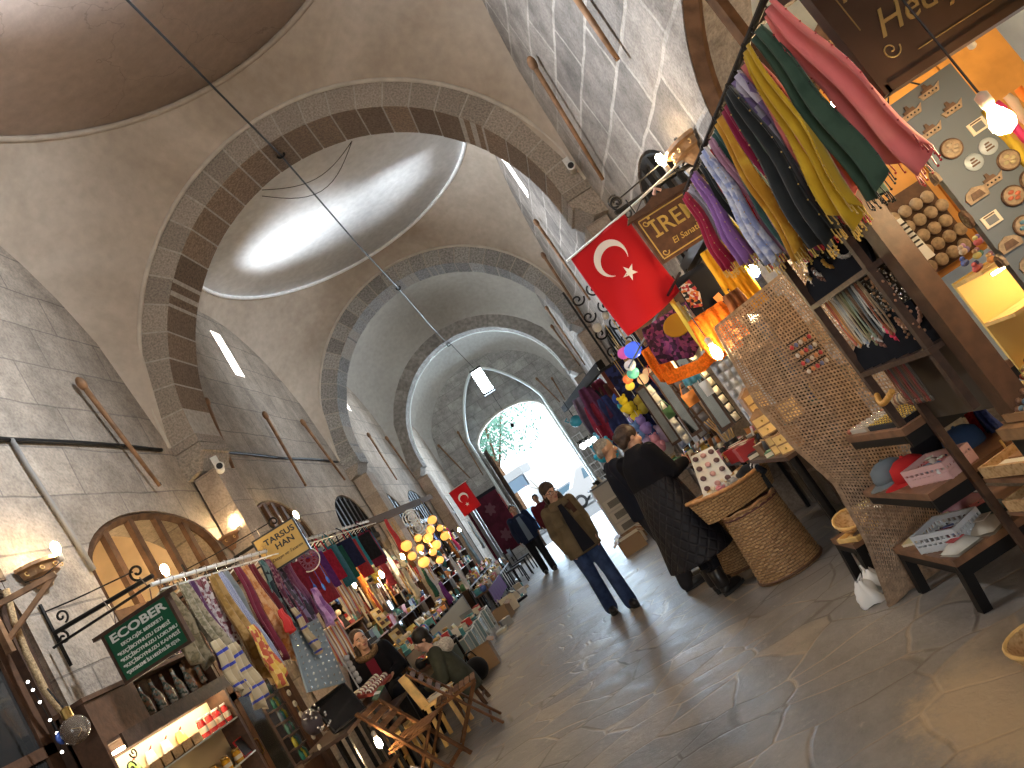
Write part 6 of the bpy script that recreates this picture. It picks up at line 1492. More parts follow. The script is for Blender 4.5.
for k in range(12): put(['ring_case','gift_box','bowl','soap_stack'][k % 4], [2,8,10,7,4,0][k % 6], (-2.62+.06*(k % 2), 11.0+.215*k, .485), .4*k, '%s %s on top of the low glass cases, %s along' % (PAL[[2,8,10,7,4,0][k % 6]][0], ['ring case','gift box','bowl','soap stack'][k % 4], ordinal(k)), None, 'goods on the glass cases', 1.5)
for k, (y, z) in enumerate([(7.3,1.9),(9.3,1.95),(10.6,1.9),(12.2,2.0),(13.6,1.95),(16.6,2.05),(18.6,2.0)]):  # bulbs added along the row to brighten the dim left stalls
    bulb((-2.92,y,z), 'added lit bulb hanging over the left row of stalls, %s beyond the gold sign' % ordinal(k), .03, up=False, wire=[(0,0,0),(0,0,.45)])
for k in range(16):
    y = 9.3+.62*k
    if 14.1 < y < 14.95: continue
    cn, c = PAL[(k*5+1) % 12]; cloth('hanging_cloth', '%s cloth hanging in front of the tall dark shelves, %s along' % (cn, ordinal(k)), 'cloth', (-3.18,y,2.25), .45+.2*(k % 3), .16, .26, M('goods cloth '+cn, tuple(.7*v for v in c), .9, var=.3, scale=18), 'y', 2, .03, None, 'cloths before the shelves', point=.15)
for k in range(30):
    y = 9.35+.16*k
    cn, c = NC[(k*7) % 6]; necklace((-3.0,y,1.72+.06*(k % 3)), '%s bead necklace over the seller and glass case stalls, %s along' % (cn, ordinal(k)), c, .30+.06*math.sin(k*1.7), .022, 0, 'necklaces over the stalls', .008)
bulb((-2.55,6.55,.62), 'added lit bulb hanging low under the black screen beside the nearer folding chair', .026, up=False, wire=[(0,0,0),(-.02,0,.15)])  # extra bulb, put in to warm the low part of the left stalls
# ---------------------------------------------------------------- RIGHT: the stalls beyond the cane screen
def basket_tall(loc, r0, r1, h, label, rz=0):
    """round wicker laundry basket: real stakes and woven rows"""
    o = E('wicker_basket', loc, label, 'basket', rz); rows = 34; n = 40
    def f(u, v):
        r = r0+(r1-r0)*v; row = v*rows; a = 2*pi*u; w = .006*math.sin(a*20+pi*math.floor(row))*abs(math.sin(pi*row)); bulge = .004*abs(math.sin(pi*row))
        return ((r+w+bulge)*math.cos(a),(r+w+bulge)*math.sin(a),h*v)
    MB().grid(f, 160, rows*3).lathe([(.001,.01),(r0*.98,.01)],24).build('basket_body', weave_mat('basket weave', (.42,.26,.12), (.30,.17,.075), (.10,.05,.02)), o, True)
    MB().tube([(r1*math.cos(t),r1*math.sin(t),h+.006*math.sin(8*t)) for t in [2*pi*k/48 for k in range(48)]],.014,6,closed=True).build('rim', wood_b, o, True)
    MB().tube([(r0*1.01*math.cos(t),r0*1.01*math.sin(t),.02) for t in [2*pi*k/48 for k in range(48)]],.012,6,closed=True).build('foot_band', wood_m, o, True)
    MB().tube([(r1*1.0*math.cos(t),r1*1.0*math.sin(t),h*.95) for t in [2*pi*k/48 for k in range(48)]],.011,6,closed=True).build('dark_band', M('dark band', (.10,.035,.03), .6), o, True)
    return o
basket_tall((1.11,6.28,0), .275, .235, .60, 'tall round wicker basket standing upright in front, holding up the oval basket'); basket_tall((.98,7.28,0), .24, .21, .54, 'second tall wicker basket behind the black coat under the oval basket')
ob = E('oval_basket', (1.10,6.42,.615), 'wide oval wicker basket lying on top of the two tall baskets', 'basket', R_(18))
def fo_(u, v):
    a = 2*pi*u; row = v*13; w = .005*math.sin(a*26+pi*math.floor(row))*abs(math.sin(pi*row)); k = .86+.14*v
    return ((.40*k+w)*math.cos(a),(.27*k+w)*math.sin(a),.20*v+.025*v*math.cos(2*a))
MB().grid(fo_, 180, 39).lathe([(.001,.01),(.86,.01)],28,sx=.40,sy=.27).build('basket_body', weave_mat('basket weave light', (.50,.31,.14), (.38,.22,.09), (.13,.065,.025)), ob, True)
MB().tube([(.405*math.cos(t),.275*math.sin(t),.205+.025*math.cos(2*t)) for t in [2*pi*k/56 for k in range(56)]],.017,7,closed=True).build('rim', M('rim cane', (.52,.26,.10), .5, var=.2, scale=30), ob, True)
MB().lathe([(.001,.13),(.88,.13)],28,sx=.40,sy=.27).build('lining', M('basket lining', (.42,.25,.11), .8), ob)
o = E('dark_sock', (1.28,6.34,.80), 'black and white banded knitted sock lying over the rim of the oval basket', 'sock', R_(20)); MB().tube([(-.03,.12,.0),(0,.02,.03),(.0,-.1,.035),(.01,-.19,-.05)],[.03,.034,.03,.026],10).build('sock_body', black_f, o, True)
for k in range(2): MB().tube([(.003+.004*k,-.10-.03*k,.036-.012*k),(.004+.004*k,-.108-.03*k,.032-.012*k)],.033,10).build('stripe', white_p, o)
for k in range(12): put(['wool_ball','figurine','soap_stack','purse'][k % 4], [2,7,9,2,10,7][k % 6], tuple(ob.matrix_world @ Vector((0,0,0))+Vector((1.10-.24+.062*(k % 6), 6.42-.06+.12*(k//6)-.016*(k % 6), .615+.135))) if False else (.90+.062*(k % 6), 6.36+.12*(k//6)+.015*(k % 6), .748), k*.5, '%s %s inside the oval basket, %s from the coat' % (PAL[[2,7,9,2,10,7][k % 6]][0], ['wool ball','figurine','soap stack','purse'][k % 4], ordinal(k)), None, 'goods in the oval basket', .9)
# brooch board beside the black coat
P = [pY(690,457,6.75), pY(712,446,6.75), pY(736,479,6.55), pY(704,497,6.5)]
panel4('brooch_tray', P, 'white framed tray of round dark brooches beside the black coat', 'tray', M('white tray', (.62,.62,.60), .6), .02, (3,4), 'round', 'brooch', [M('dark brooch', (.10,.05,.06), .4), M('pink brooch', (.5,.28,.28), .4), M('dark brooch', ())])
# counters
for k, (yc, d) in enumerate([(5.75,1.1),(7.25,1.38),(10.2,2.0)]):
    table((1.62 if k else 1.49,yc,0), .62 if k else .36, d, .88, '%s dark counter of the right stalls beyond the cane screen' % ['near','middle','far'][k], wood_d)
    o = table((1.72,yc,.0), .42, d, 1.02, '%s raised back counter of the right stalls beyond the cane screen' % ['near','middle','far'][k], wood_d) if False else None
scatter('near counter beyond the cane screen', 1.34, 1.64, 5.65, 6.28, .88, 2, 5, ['gift_box','purse','ring_case','book'], 'goods on the right counters', [6,3,6,10,5,0], 1.35)
scatter('middle counter beyond the cane screen', 1.34, 1.92, 6.6, 7.9, .88, 3, 8, AMB, 'goods on the right counters', None, 1.4)
scatter('far counter beyond the cane screen', 1.34, 1.92, 9.25, 11.15, .88, 3, 11, AMB, 'goods on the right counters', None, 1.4)
# carved wooden drawer boxes
for k, (x, y, z) in enumerate([(1.42,5.30,.88),(1.43,5.52,.88),(1.40,5.42,1.045),(1.45,5.60,1.045),(1.56,5.36,1.045),(1.42,5.46,1.21)]):
    o = E('drawer_box', (x,y,z), 'small honey wood drawer box stacked by the cane screen, %s' % ['lowest near one','lowest far one','near one in the second layer','far one in the second layer','back one in the second layer','topmost of the stack'][k], 'box', R_(-60+12*k))
    MB().box((0,0,.075),(.15,.11,.15)).build('carcass', wood_b, o)
    for j in range(2):
        d = MB().box((0,-.056,.04+.07*j),(.125,.008,.058)).build('drawer', wood_y, o); MB().ball((0,-.066,.04+.07*j),.008,7,5).build('knob', brass, d, True)
    if k in (2, 5): MB().prism([(-.085,0),(.085,0),(0,.05)],.12,((0,.06,.151),(1,0,0),(0,0,1),(0,-1,0))).build('gable_top', wood_b, o)
for k in range(4): put('gift_box', [0,3,0,6][k], (1.38+.05*(k % 2),6.40+.16*k,.88), .2*k, '%s jewellery box at the counter edge behind the oval basket, %s along' % (PAL[[0,3,0,6][k]][0], ordinal(k)), 'box', 'jewellery boxes at the counter edge', 1.7)
# low shelf goods between basket and screen
o = E('round_basket', (1.36,4.98,.301), 'small round straw basket on the low bench beside the cane screen', 'basket'); MB().lathe([(.06,0),(.10,.05),(.115,.09),(.10,.09),(.085,.05),(.001,.015)],18,rot=(R_(20),0,0)).build('basket_body', wicker, o, True); MB().tube([(.108*math.cos(t),.1*math.sin(t)-.03,.085+.04*math.sin(t)) for t in [2*pi*k/20 for k in range(20)]],.01,6,closed=True).build('rim', wood_y, o, True)
small_box('yellow_tray', (.24,.2,.03), wood_y, (1.34,4.84,.301), 'yellow pine tray with a dark comb on the low bench beside the cane screen', 'tray', None, .3); 
o = E('comb', (1.34,4.84,.311), 'dark comb lying in the yellow pine tray', 'comb', .7); MB().box((0,.02,.006),(.12,.02,.008)).build('comb_back', wood_d, o); b = MB()
for k in range(14): b.box((-.055+.0085*k,-.005,.006),(.004,.035,.005))
q = b.build('teeth', wood_d, o); q['kind'] = 'stuff'
for k in range(5): put(['gift_box','purse'][k % 2], [3,6,3,10,4][k], (1.50+.06*(k % 2),4.79+.07*k,.301), .3*k, '%s %s at the back of the low bench beside the cane screen, %s' % (PAL[[3,6,3,10,4][k]][0], ['gift box','purse'][k % 2], ordinal(k)), None, 'boxes on the low bench', 1.2)
o = E('back_shelf', (1.80,5.6,0), 'dark tall shelf of boxes behind the near counter', 'shelf')
for z in (.5,1.25,1.6): MB().box((0,0,z),(.2,1.1,.02)).build('shelf_board', wood_m, o)
for y in (-.53,.53): MB().box((0,y,.9),(.2,.03,1.8)).build('side_panel', wood_d, o)
# upright boards of postcards, magnets, mirrors
BD = [((700,352),(722,340),(778,405),(752,425),'grey board of small framed magnets nearest the cane screen',(4,9),[M('magnet grey', (.34,.37,.42), .4), M('magnet pale', (.5,.52,.55), .4)],M('board grey', (.42,.45,.50), .6)),
      ((676,362),(692,350),(742,418),(722,434),'dark upright board of pictures beside the grey magnet board',(3,8),[M('picture dark', (.09,.10,.09), .4), M('picture slate', (.20,.20,.24), .4), cream],M('board dark', (.05,.05,.05), .6)),
      ((654,372),(668,362),(716,425),(700,440),'narrow board of small pale pictures behind the dark picture board',(2,8),[M('picture pale', (.48,.50,.52), .4), M('picture slate', ())],M('board brown', (.14,.09,.06), .6)),
      ((640,392),(650,384),(692,440),(682,450),'blue and white magnet board farther along the right stalls',(2,7),[M('picture blue', (.25,.32,.50), .4), white_p],M('board pale', (.45,.48,.55), .6))]
for k, (a, b, c, d, nm, n, ms, bm) in enumerate(BD):
    Y0 = [5.95,6.9,7.9,8.9][k]; P = [pY(*a,Y0), pY(*b,Y0), pY(*c,Y0-.05), pY(*d,Y0-.05)]
    o = panel4('picture_board', P, nm, 'board', bm, .02, n, 'flat', 'picture', ms)
    MB().tube([(0,.03,.3),(0,.03,.75)],.008,5).build('hanging_cord', iron, o)
for k, (p, Y) in enumerate([((690,372),6.45),((664,385),7.4),((648,400),8.4)]):
    q = pY(*p, Y); o = E('tall_mirror', (q.x,q.y,q.z-.2), 'tall narrow dark framed mirror between the picture boards, %s from the cane screen' % ordinal(k), 'mirror', R_(-20))
    MB().box((0,0,0),(.12,.025,.75)).build('frame', wood_d, o); MB().box((0,-.015,0),(.085,.004,.68)).build('mirror_glass', M('mirror glass', (.5,.55,.55), .05, metal=1.), o)
def hangY(nm, label, a, b, c, Y, m, cat='cloth', grp='textiles hung over the right stalls', folds=3, point=.1, fr=None, amp=.025):
    A, B, C_ = pY(*a,Y), pY(*b,Y), pY(*c,Y); t = (A+B)/2; w = (B-A).length
    return cloth(nm, label, cat, (t.x,t.y,t.z), abs(t.z-C_.z), w*.9, w*1.05, m, 'x', folds, amp, fr, grp, point=point)
hangY('hanging_shawl', 'mustard yellow pleated shawl hanging above the cane screen', (698,252),(726,240),(752,312), 4.75, M('mustard cloth', (.62,.30,.02), .85, var=.15, scale=8), folds=5)
hangY('hanging_cloth', 'brown leather pouch cloth hanging in front of the mustard shawl', (722,298),(738,286),(748,312), 4.6, M('brown suede', (.16,.06,.025), .8))
tb = hangY('printed_tote', 'black tote bag with a printed colourful face beside the mustard shawl', (672,282),(704,262),(716,330), 5.0, black_f, 'bag', folds=1, amp=.01)
MB().prism([(-.12,-.06),(-.03,-.05),(-.02,-.16),(-.06,-.25),(-.13,-.22)],.004,((0,-.022,0),(1,0,0),(0,0,1),(0,-1,0))).build('printed_face', pattern('tote print', [(.6,.57,.52),(.55,.18,.05),(.02,.02,.02),(.35,.04,.05)], 'voronoi', 55), tb)
MB().prism([(.03,-.24),(.08,-.23),(.09,-.29),(.04,-.30)],.004,((0,-.022,0),(1,0,0),(0,0,1),(0,-1,0))).build('printed_badge', M('print orange', (.6,.20,.05), .7), tb)
orange_k = M('orange crochet', (.72,.16,.015), .9, var=.25, scale=70, bump=.4)
hangY('crochet_shawl', 'bright orange crochet cloth hanging over the top of the cane screen', (686,322),(724,300),(735,345), 4.7, orange_k, folds=4, amp=.035); hangY('crochet_shawl', 'orange crochet strip hanging below the black printed tote', (700,338),(728,322),(738,348), 4.85, orange_k, folds=3)
ps = hangY('patterned_shawl', 'violet and black patterned shawl with an orange border below the red flag', (638,330),(690,300),(668,372), 5.6, pattern('violet shawl', [(.13,.03,.11),(.03,.015,.03),(.20,.05,.13),(.05,.02,.05)], 'voronoi', 40, .9), folds=2, point=.5)
w_ = 0.5
MB().grid(lambda u, v: ((u-.5)*.56,-.03+.02*math.sin(u*9),-.42-.10*v+.13*abs(u-.5)), 16, 3).build('orange_border', orange_k, ps, True)
MB().lathe([(.001,.004),(.10,.004),(.11,0)],20,(.03,-.035,-.12),(R_(90),0,0),sy=.8).build('gold_medallion', M('medallion ochre', (.34,.18,.02), .8), ps)
hangY('patterned_shawl', 'orange bordered shawl corner hanging farther behind the flag', (640,352),(656,342),(660,385), 6.4, orange_k)
for k in range(4): hangY('ribbon', '%s ribbon hanging beside the orange bordered shawl, %s from the flag' % (['golden yellow','pale yellow','lemon','white'][k], ordinal(k)), (668+6*k,300+4*k),(673+6*k,297+4*k),(700+5*k,352+3*k), 5.25, M('ribbon'+str(k), [(.70,.48,.04),(.66,.55,.22),(.72,.60,.05),(.6,.56,.48)][k], .6), 'ribbon', 'ribbons beside the shawl', 1)
hangY('hanging_cloth', 'small sky blue top hanging below the orange bordered shawl', (676,372),(690,362),(690,385), 6.2, M('sky blue cloth', (.12,.38,.52), .8))
o = E('textile_rail', (1.55,5.0,2.22), 'thin dark rail carrying the textiles over the right stalls', 'rail'); MB().tube([(-.3,-.5,0),(-.3,4.6,0)],.01,6).build('hanging_tube', iron, o)
# dark timber and iron work of the next shop fronts
o = E('scroll_grille', pX(604,322,1.45), 'stack of black wrought iron scrolls standing out from the wall beside the flag', 'ironwork')
b = MB()
for k in range(4):
    for s in (-1,1): b.tube(scroll((-.12+.24*(s > 0),0,.42-.26*k),.09,1.25,1+s,'xz',s),.012,5)
b.tube([(-.22,0,.6),(-.22,0,-.5)],.014,6).tube([(.22,0,.6),(.22,0,-.5)],.014,6); b.build('scrollwork', iron, o)
MB().ball((-.12,-.05,-.02),.06,10,8).ball((.05,-.05,.05),.05,10,8).build('white_shade', M('white shade', (.6,.6,.58), .4), o, True)
o = E('shop_sign_board', (1.62,7.2,2.42), 'dark wooden shop board with ironwork behind the red flag', 'board', R_(-8)); MB().box((0,0,0),(.6,.04,.42)).build('board', wood_d, o); b = MB()
for s in (-1,1): b.box((s*.29,-.025,0),(.02,.02,.42)).box((0,-.025,s*.2),(.6,.02,.02))
b.build('frame', wood_m, o); MB().tube([(-.25,0,.2),(-.25,0,.5)],.006,5).tube([(.25,0,.2),(.25,0,.5)],.006,5).build('hanging_chain', iron, o)
o = E('dark_carpet', (1.45,9.6,1.95), 'navy blue patterned carpet hanging beyond the mosaic lamps', 'carpet', R_(-6)); MB().box((0,0,0),(.62,.02,1.0)).build('carpet_field', pattern('navy carpet', [(.01,.015,.06),(.02,.03,.12),(.01,.01,.03)], 'voronoi', 22), o); MB().box((-.33,-.004,0),(.05,.02,1.0)).box((.33,-.004,0),(.05,.02,1.0)).build('border', M('carpet edge', (.12,.04,.03), .9), o); MB().tube([(-.36,0,.52),(.36,0,.52)],.02,8).build('hanging_bar', iron, o)
# mosaic lamps, coloured
ML = [('cobalt blue',(633,350),(.08,.16,.9),.10,1.6),('magenta',(624,353),(.7,.12,.4),.075,1.),('white',(630,365),(.8,.8,.75),.07,.7),('sea green',(633,373),(.15,.6,.42),.075,.8),('orange red',(628,379),(.9,.20,.06),.065,1.),('yellow',(630,386),(.9,.68,.08),.06,.9),('cream orange',(643,379),(.95,.62,.30),.075,1.2),('peach',(647,372),(.95,.55,.28),.06,1.),('lemon',(643,389),(.9,.75,.12),.055,.9)]
for k, (cn, p, c, r, e) in enumerate(ML):
    q = pX(p[0], p[1], 1.26); q = pY(p[0], p[1], 8.0+.22*k); o = E('mosaic_lamp', q, '%s round mosaic lamp in the cluster beyond the flag' % cn, 'lamp', 0, None)
    mm = M('mosaic '+cn, c, .25, emit=e*.28); MB().ball((0,0,0), r, 14, 10, (1,1,.9)).build('lamp_globe', mm, o, True); MB().lathe([(r*.45,r*.8),(r*.3,r*1.05),(.01,r*1.2)],12).build('cap', brass, o, True); MB().tube([(0,0,r*1.1),(0,0,r+.3)],.006,5).build('hanging_chain', brass, o)
# plush toys and small hanging goods
TY = [('yellow',(628,408),(.78,.62,.04)),('yellow',(637,416),(.75,.58,.05)),('lemon',(643,408),(.7,.6,.12)),('violet',(646,428),(.34,.26,.66)),('sky blue',(640,434),(.18,.34,.70)),('blue',(655,438),(.10,.18,.55)),('pink',(660,446),(.75,.35,.42)),('lilac',(652,448),(.45,.36,.62)),('green',(650,395),(.06,.20,.12)),('dark green',(656,405),(.05,.16,.08)),('white',(668,448),(.62,.62,.6)),('red',(672,428),(.40,.04,.05)),('aqua',(612,452),(.08,.50,.72)),('light blue',(606,444),(.20,.55,.78)),('turquoise',(602,456),(.05,.42,.60)),('pale violet',(665,436),(.5,.42,.6))]
for k, (cn, p, c) in enumerate(TY):
    q = pY(p[0], p[1], 9.3+.15*(k % 3) if k not in (12,13,14) else 12.0+.6*(k-12)); s = 1. if k not in (12,13,14) else 1.5
    o = E('plush_toy', q, '%s plush toy hanging in the right stalls, %s of the bunch' % (cn, ordinal(k)), 'plush toy', rnd.uniform(-1,0), 'plush toys of the right stalls'); m = M('plush '+cn, c, .95)
    MB().ball((0,0,0),.075*s,10,8,(1,.8,1.1)).build('toy_body', m, o, True); MB().ball((0,0,.11*s),.06*s,10,8).ball((-.045*s,0,.16*s),.022*s,7,5).ball((.045*s,0,.16*s),.022*s,7,5).build('toy_head', m, o, True)
    for x in (-.07,.07): MB().ball((x*s,0,.02*s),.03*s,7,5,(1,1,1.3)).build('arm', m, o, True)
    MB().tube([(0,0,.17*s),(0,0,.30*s)],.004,4).build('hanging_cord', white_p, o)
# cups / sticks bundle on the counter
o = E('stick_bundle', (1.52,7.4,.88), 'upright bundle of thin wooden sticks in a dark pot on the middle counter', 'sticks'); MB().lathe([(.06,0),(.075,.02),(.07,.14),(.06,.14)],14).build('pot', black_p, o, True)
for k in range(8): MB().tube([(.03*math.cos(k),.03*math.sin(k),.02),(.11*math.cos(k*1.9),.11*math.sin(k*1.9),.42)],.006,5).build('stick', wood_y, o)
# far awning, LED lamps, hanging dark clothes
struct(MB().bar(pX(563,414,1.0) if False else Vector((.82,17.5,2.95)), Vector((1.25,10.4,2.62)), .10, .14).build('trim_9', M('dull black beam', (.02,.018,.017), .9)))
for k in range(6):
    q = pY(566+7.5*k if False else 583+5.5*k, 446-3.2*k, 15.0); o = E('spot_lamp', q, 'bright white spot lamp in the far right stall, %s from the street door' % ordinal(k), 'lamp', 0, 'white spot lamps of the far stall')
    MB().ball((0,0,0),.06,10,8).build('lamp_globe', M('white spot', (.92,.97,1.), .3, emit=14.), o, True); MB().lathe([(.035,.05),(.045,.09),(.02,.13)],10).build('cap', black_p, o, True)
o = E('spot_rail', pY(598,437,15.05), 'dark rail carrying the white spot lamps of the far right stall', 'rail'); MB().tube([(-.42,0,.12),(.42,0,.12)],.014,6).build('hanging_tube', iron, o)
for k, (cn, p, c) in enumerate([('plum',(588,395),(.10,.03,.07)),('black',(596,400),(.02,.02,.025)),('wine red',(600,388),(.16,.03,.05)),('dark blue',(606,405),(.03,.04,.12)),('grey violet',(582,405),(.14,.11,.16)),('brown',(608,392),(.14,.07,.05)),('dark crimson',(594,412),(.2,.02,.04)),('indigo',(602,418),(.05,.05,.2))]):
    q = pY(p[0],p[1],12.5+.3*(k % 3)); cloth('hanging_garment', '%s garment hanging under the dark awning of the far right stall' % cn, 'garment', (q.x,q.y,q.z+.15), .7, .2, .32, M('garment '+cn, c, .9, var=.2, scale=14), 'x', 2, .03, None, 'garments under the awning', point=.1)
o = E('teal_lantern', pY(576,421,16), 'round teal hanging pot near the street door', 'lantern'); MB().ball((0,0,0),.14,12,10,(1,1,.9)).build('pot_body', colr('teal glaze', (.03,.22,.28), rough=.25), o, True); MB().tube([(0,0,.12),(0,0,.5)],.01,5).build('hanging_cord', iron, o); MB().tube([(-.14,0,.05),(-.2,0,.12),(-.13,0,.15)],.015,6).build('handle', colr('teal glaze', ()), o)
# white console with drawers in the aisle
c0, c1 = pZ(622,543), pZ(655,524); o = E('console_cabinet', (.56,14.35,0), 'white console cabinet with three woven drawers standing in the aisle near the street door', 'cabinet', R_(4))
wp = M('console white', (.50,.47,.42), .5); MB().box((0,0,.60),(.66,.4,1.04)).build('carcass', wp, o); MB().box((0,0,1.135),(.74,.46,.03)).build('top', M('console grey top', (.16,.16,.16), .5), o)
for k in range(3):
    d = MB().box((0,-.205,.26+.235*k),(.58,.02,.205)).build('drawer', M('console frame', (.62,.58,.50), .5), o); MB().box((0,-.218,.26+.235*k),(.44,.008,.12)).build('woven_panel', M('woven grey', (.20,.19,.17), .8, var=.3, scale=90), d)
MB().box((0,-.205,.99),(.58,.02,.16)).build('door', wp, o)
for sx in (-1,1):
    for sy in (-1,1): MB().bar((sx*.28,sy*.16,.09),(sx*.28,sy*.16,0),.05).build('leg', steel, o)
for k in range(6): put(['book','gift_box','framed_picture'][k % 3], [2,6,10][k % 3], (.33+.085*k,14.3+.05*(k % 2),1.15), k*.6, '%s %s on the white console cabinet, %s from the left' % (PAL[[2,6,10][k % 3]][0], ['book','gift box','framed picture'][k % 3], ordinal(k)), None, 'goods on the console', 1.2)
# low crates beside the console
for k in range(3): carton((.30+.05*k,12.9+.5*k-.4,0), .1*k, (.4,.36,.22), 'low %s box of goods on the floor before the white console cabinet' % ['brown','pale','wide'][k], [None, cream, wood_b][k])
scatter('far aisle table beyond the white console', .75, 1.15, 15.2, 17.4, .7, 2, 8, AMB, 'goods on the far right table', None, 1.5); table((.95,16.3,0), .5, 2.4, .7, 'far right table of goods between the console and the street door', wood_d)

for k, (x, y, z) in enumerate([(1.5,6.6,1.95),(1.5,8.4,2.0),(1.5,10.6,2.0)]):  # bulbs added for warm light over the right counters
    bulb((x,y,z), 'added lit bulb hanging over the right counters, %s beyond the cane screen' % ordinal(k), .028, up=False, wire=[(0,0,0),(0,0,.35)])

# more hanging goods over the right counters: purses on cords and small mirrors, each its own
for k in range(18):
    cn, c = PAL[(k*7+2) % 12]; x, y, z = 1.38+.16*(k % 3), 6.3+.26*k, 1.62+.22*((k*5) % 3)
    o = E('hanging_purse', (x,y,z), '%s small purse hanging over the right counters, %s along' % (cn, ordinal(k)), 'purse', R_(-70+20*(k % 4)), 'purses over the right counters'); m = M('goods '+cn, c, .5)
    MB().grid(lambda u, v: ((u-.5)*.15*(1-.15*v),.025*math.sin(pi*u)*math.sin(pi*min(1,v+.05)),-.13*v),8,5).grid(lambda u, v: ((.5-u)*.15*(1-.15*v),-.025*math.sin(pi*u)*math.sin(pi*min(1,v+.05)),-.13*v),8,5).build('purse_body', m, o, True); MB().tube([(-.06,0,0),(-.02,0,.10),(.02,0,.10),(.06,0,0)],.005,5).build('hanging_strap', m, o)
for k in range(14):
    cn, c = [('blue',(.05,.10,.45)),('aqua',(.06,.40,.55)),('white',(.6,.6,.58)),('violet',(.25,.18,.5)),('silver',(.5,.5,.5)),('amber',(.6,.35,.06)),('red',(.45,.04,.05))][k % 7]
    o = E('glass_charm', pY(618+5.2*(k % 7)+3*(k//7), 398+6.5*(k % 7)-4*(k//7), 10.2+.2*k), '%s glass charm on a long cord in the right stalls, %s along' % (cn, ordinal(k)), 'charm', 0, 'glass charms of the right stalls')
    MB().lathe([(.001,-.02),(.07,-.014),(.085,0),(.07,.014),(.001,.02)],14,rot=(R_(90),0,0)).build('charm_disc', M('charm '+cn, c, .15), o, True); MB().tube([(0,0,.08),(0,0,.5)],.006,4).build('hanging_cord', white_p, o)
# ---------------------------------------------------------------- people
def loft(mb, secs, n=20):
    vs = []
    for s in secs:
        x, y, z, rx, ry = s[:5]; tw = s[5] if len(s) > 5 else 0
        for j in range(n):
            a = 2*pi*j/n; px, py = rx*math.cos(a), ry*math.sin(a); vs.append((x+px*math.cos(tw)-py*math.sin(tw), y+px*math.sin(tw)+py*math.cos(tw), z))
    k = len(secs); fs = [(i*n+j, i*n+(j+1)%n, (i+1)*n+(j+1)%n, (i+1)*n+j) for i in range(k-1) for j in range(n)]
    fs += [tuple(reversed(range(n))), tuple(range((k-1)*n, k*n))]
    return mb.add(vs, fs)
def limb(mb, pts, rs, n=12):
    """tapered limb with rounded ends and joints"""
    P = [Vector(p) for p in pts]; fine, fr = [], []
    for i in range(len(P)-1):
        for t in range(4):
            f = t/4; fine.append(P[i].lerp(P[i+1], f)); fr.append(rs[i]+(rs[i+1]-rs[i])*f)
    fine.append(P[-1]); fr.append(rs[-1]); mb.tube(fine, fr, n)
    for p, r in zip(P, rs): mb.ball(p, r*.99, n, 8)
    return mb
def fuse(mb, name, m, parent, vox=.011, smooth=4):
    """one continuous surface out of overlapping volumes"""
    o = mb.build(name, m); md = o.modifiers.new('r', 'REMESH'); md.mode = 'VOXEL'; md.voxel_size = vox
    sm = o.modifiers.new('s', 'SMOOTH'); sm.iterations = smooth; sm.factor = .5
    dg = bpy.context.evaluated_depsgraph_get(); dg.update(); me = bpy.data.meshes.new_from_object(o.evaluated_get(dg)); bpy.data.objects.remove(o)
    me.name = name; me.polygons.foreach_set('use_smooth', [True]*len(me.polygons)); me.materials.clear(); me.materials.append(m)
    q = bpy.data.objects.new(name, me); COL.objects.link(q); q.parent = parent; return q
skin = M('skin', (.56,.34,.25), .5, var=.06, scale=6); skin2 = M('tanned skin', (.42,.25,.17), .55, var=.06, scale=6)
hair_d = M('dark brown hair', (.035,.02,.014), .45, var=.4, scale=40, bump=.5); hair_g = M('grey hair', (.24,.23,.22), .5, var=.3, scale=50, bump=.4); hair_b = M('black hair', (.012,.01,.01), .4, var=.3, scale=40, bump=.4)
eye_w = M('eye white', (.75,.72,.70), .3); eye_d = M('iris', (.03,.018,.012), .2); lip = M('lips', (.42,.15,.13), .5)
def hand(mb, w, d, side, thumb, curl=.35, s=1.):
    """palm with five fingers; d points from the wrist to the fingertips, thumb towards the thumb side"""
    w, d, th = Vector(w), Vector(d).normalized(), Vector(thumb); th = (th-d*th.dot(d)).normalized(); nrm = d.cross(th).normalized()*side
    c = w+d*.05*s
    for k in range(4):
        off = th*(.030-.020*k)*s; limb(mb, [w+off*.6+d*.01*s, w+off+d*.085*s], [.014*s,.0125*s], 8)
        L_ = [.072,.08,.074,.058][k]*s; a = w+off+d*.088*s; b = a+d*L_*.45+nrm*L_*.12*curl*2; e = b+(d*(1-curl)+nrm*curl*1.5).normalized()*L_*.5
        limb(mb, [a, b, e], [.0098*s,.009*s,.0075*s], 7)
    a = w+th*.028*s+d*.02*s; b = a+(th*.75+d*.6).normalized()*.038*s; e = b+(d+th*.2+nrm*curl).normalized()*.034*s
    limb(mb, [w+th*.012*s, a, b, e], [.015*s,.014*s,.011*s,.009*s], 7)
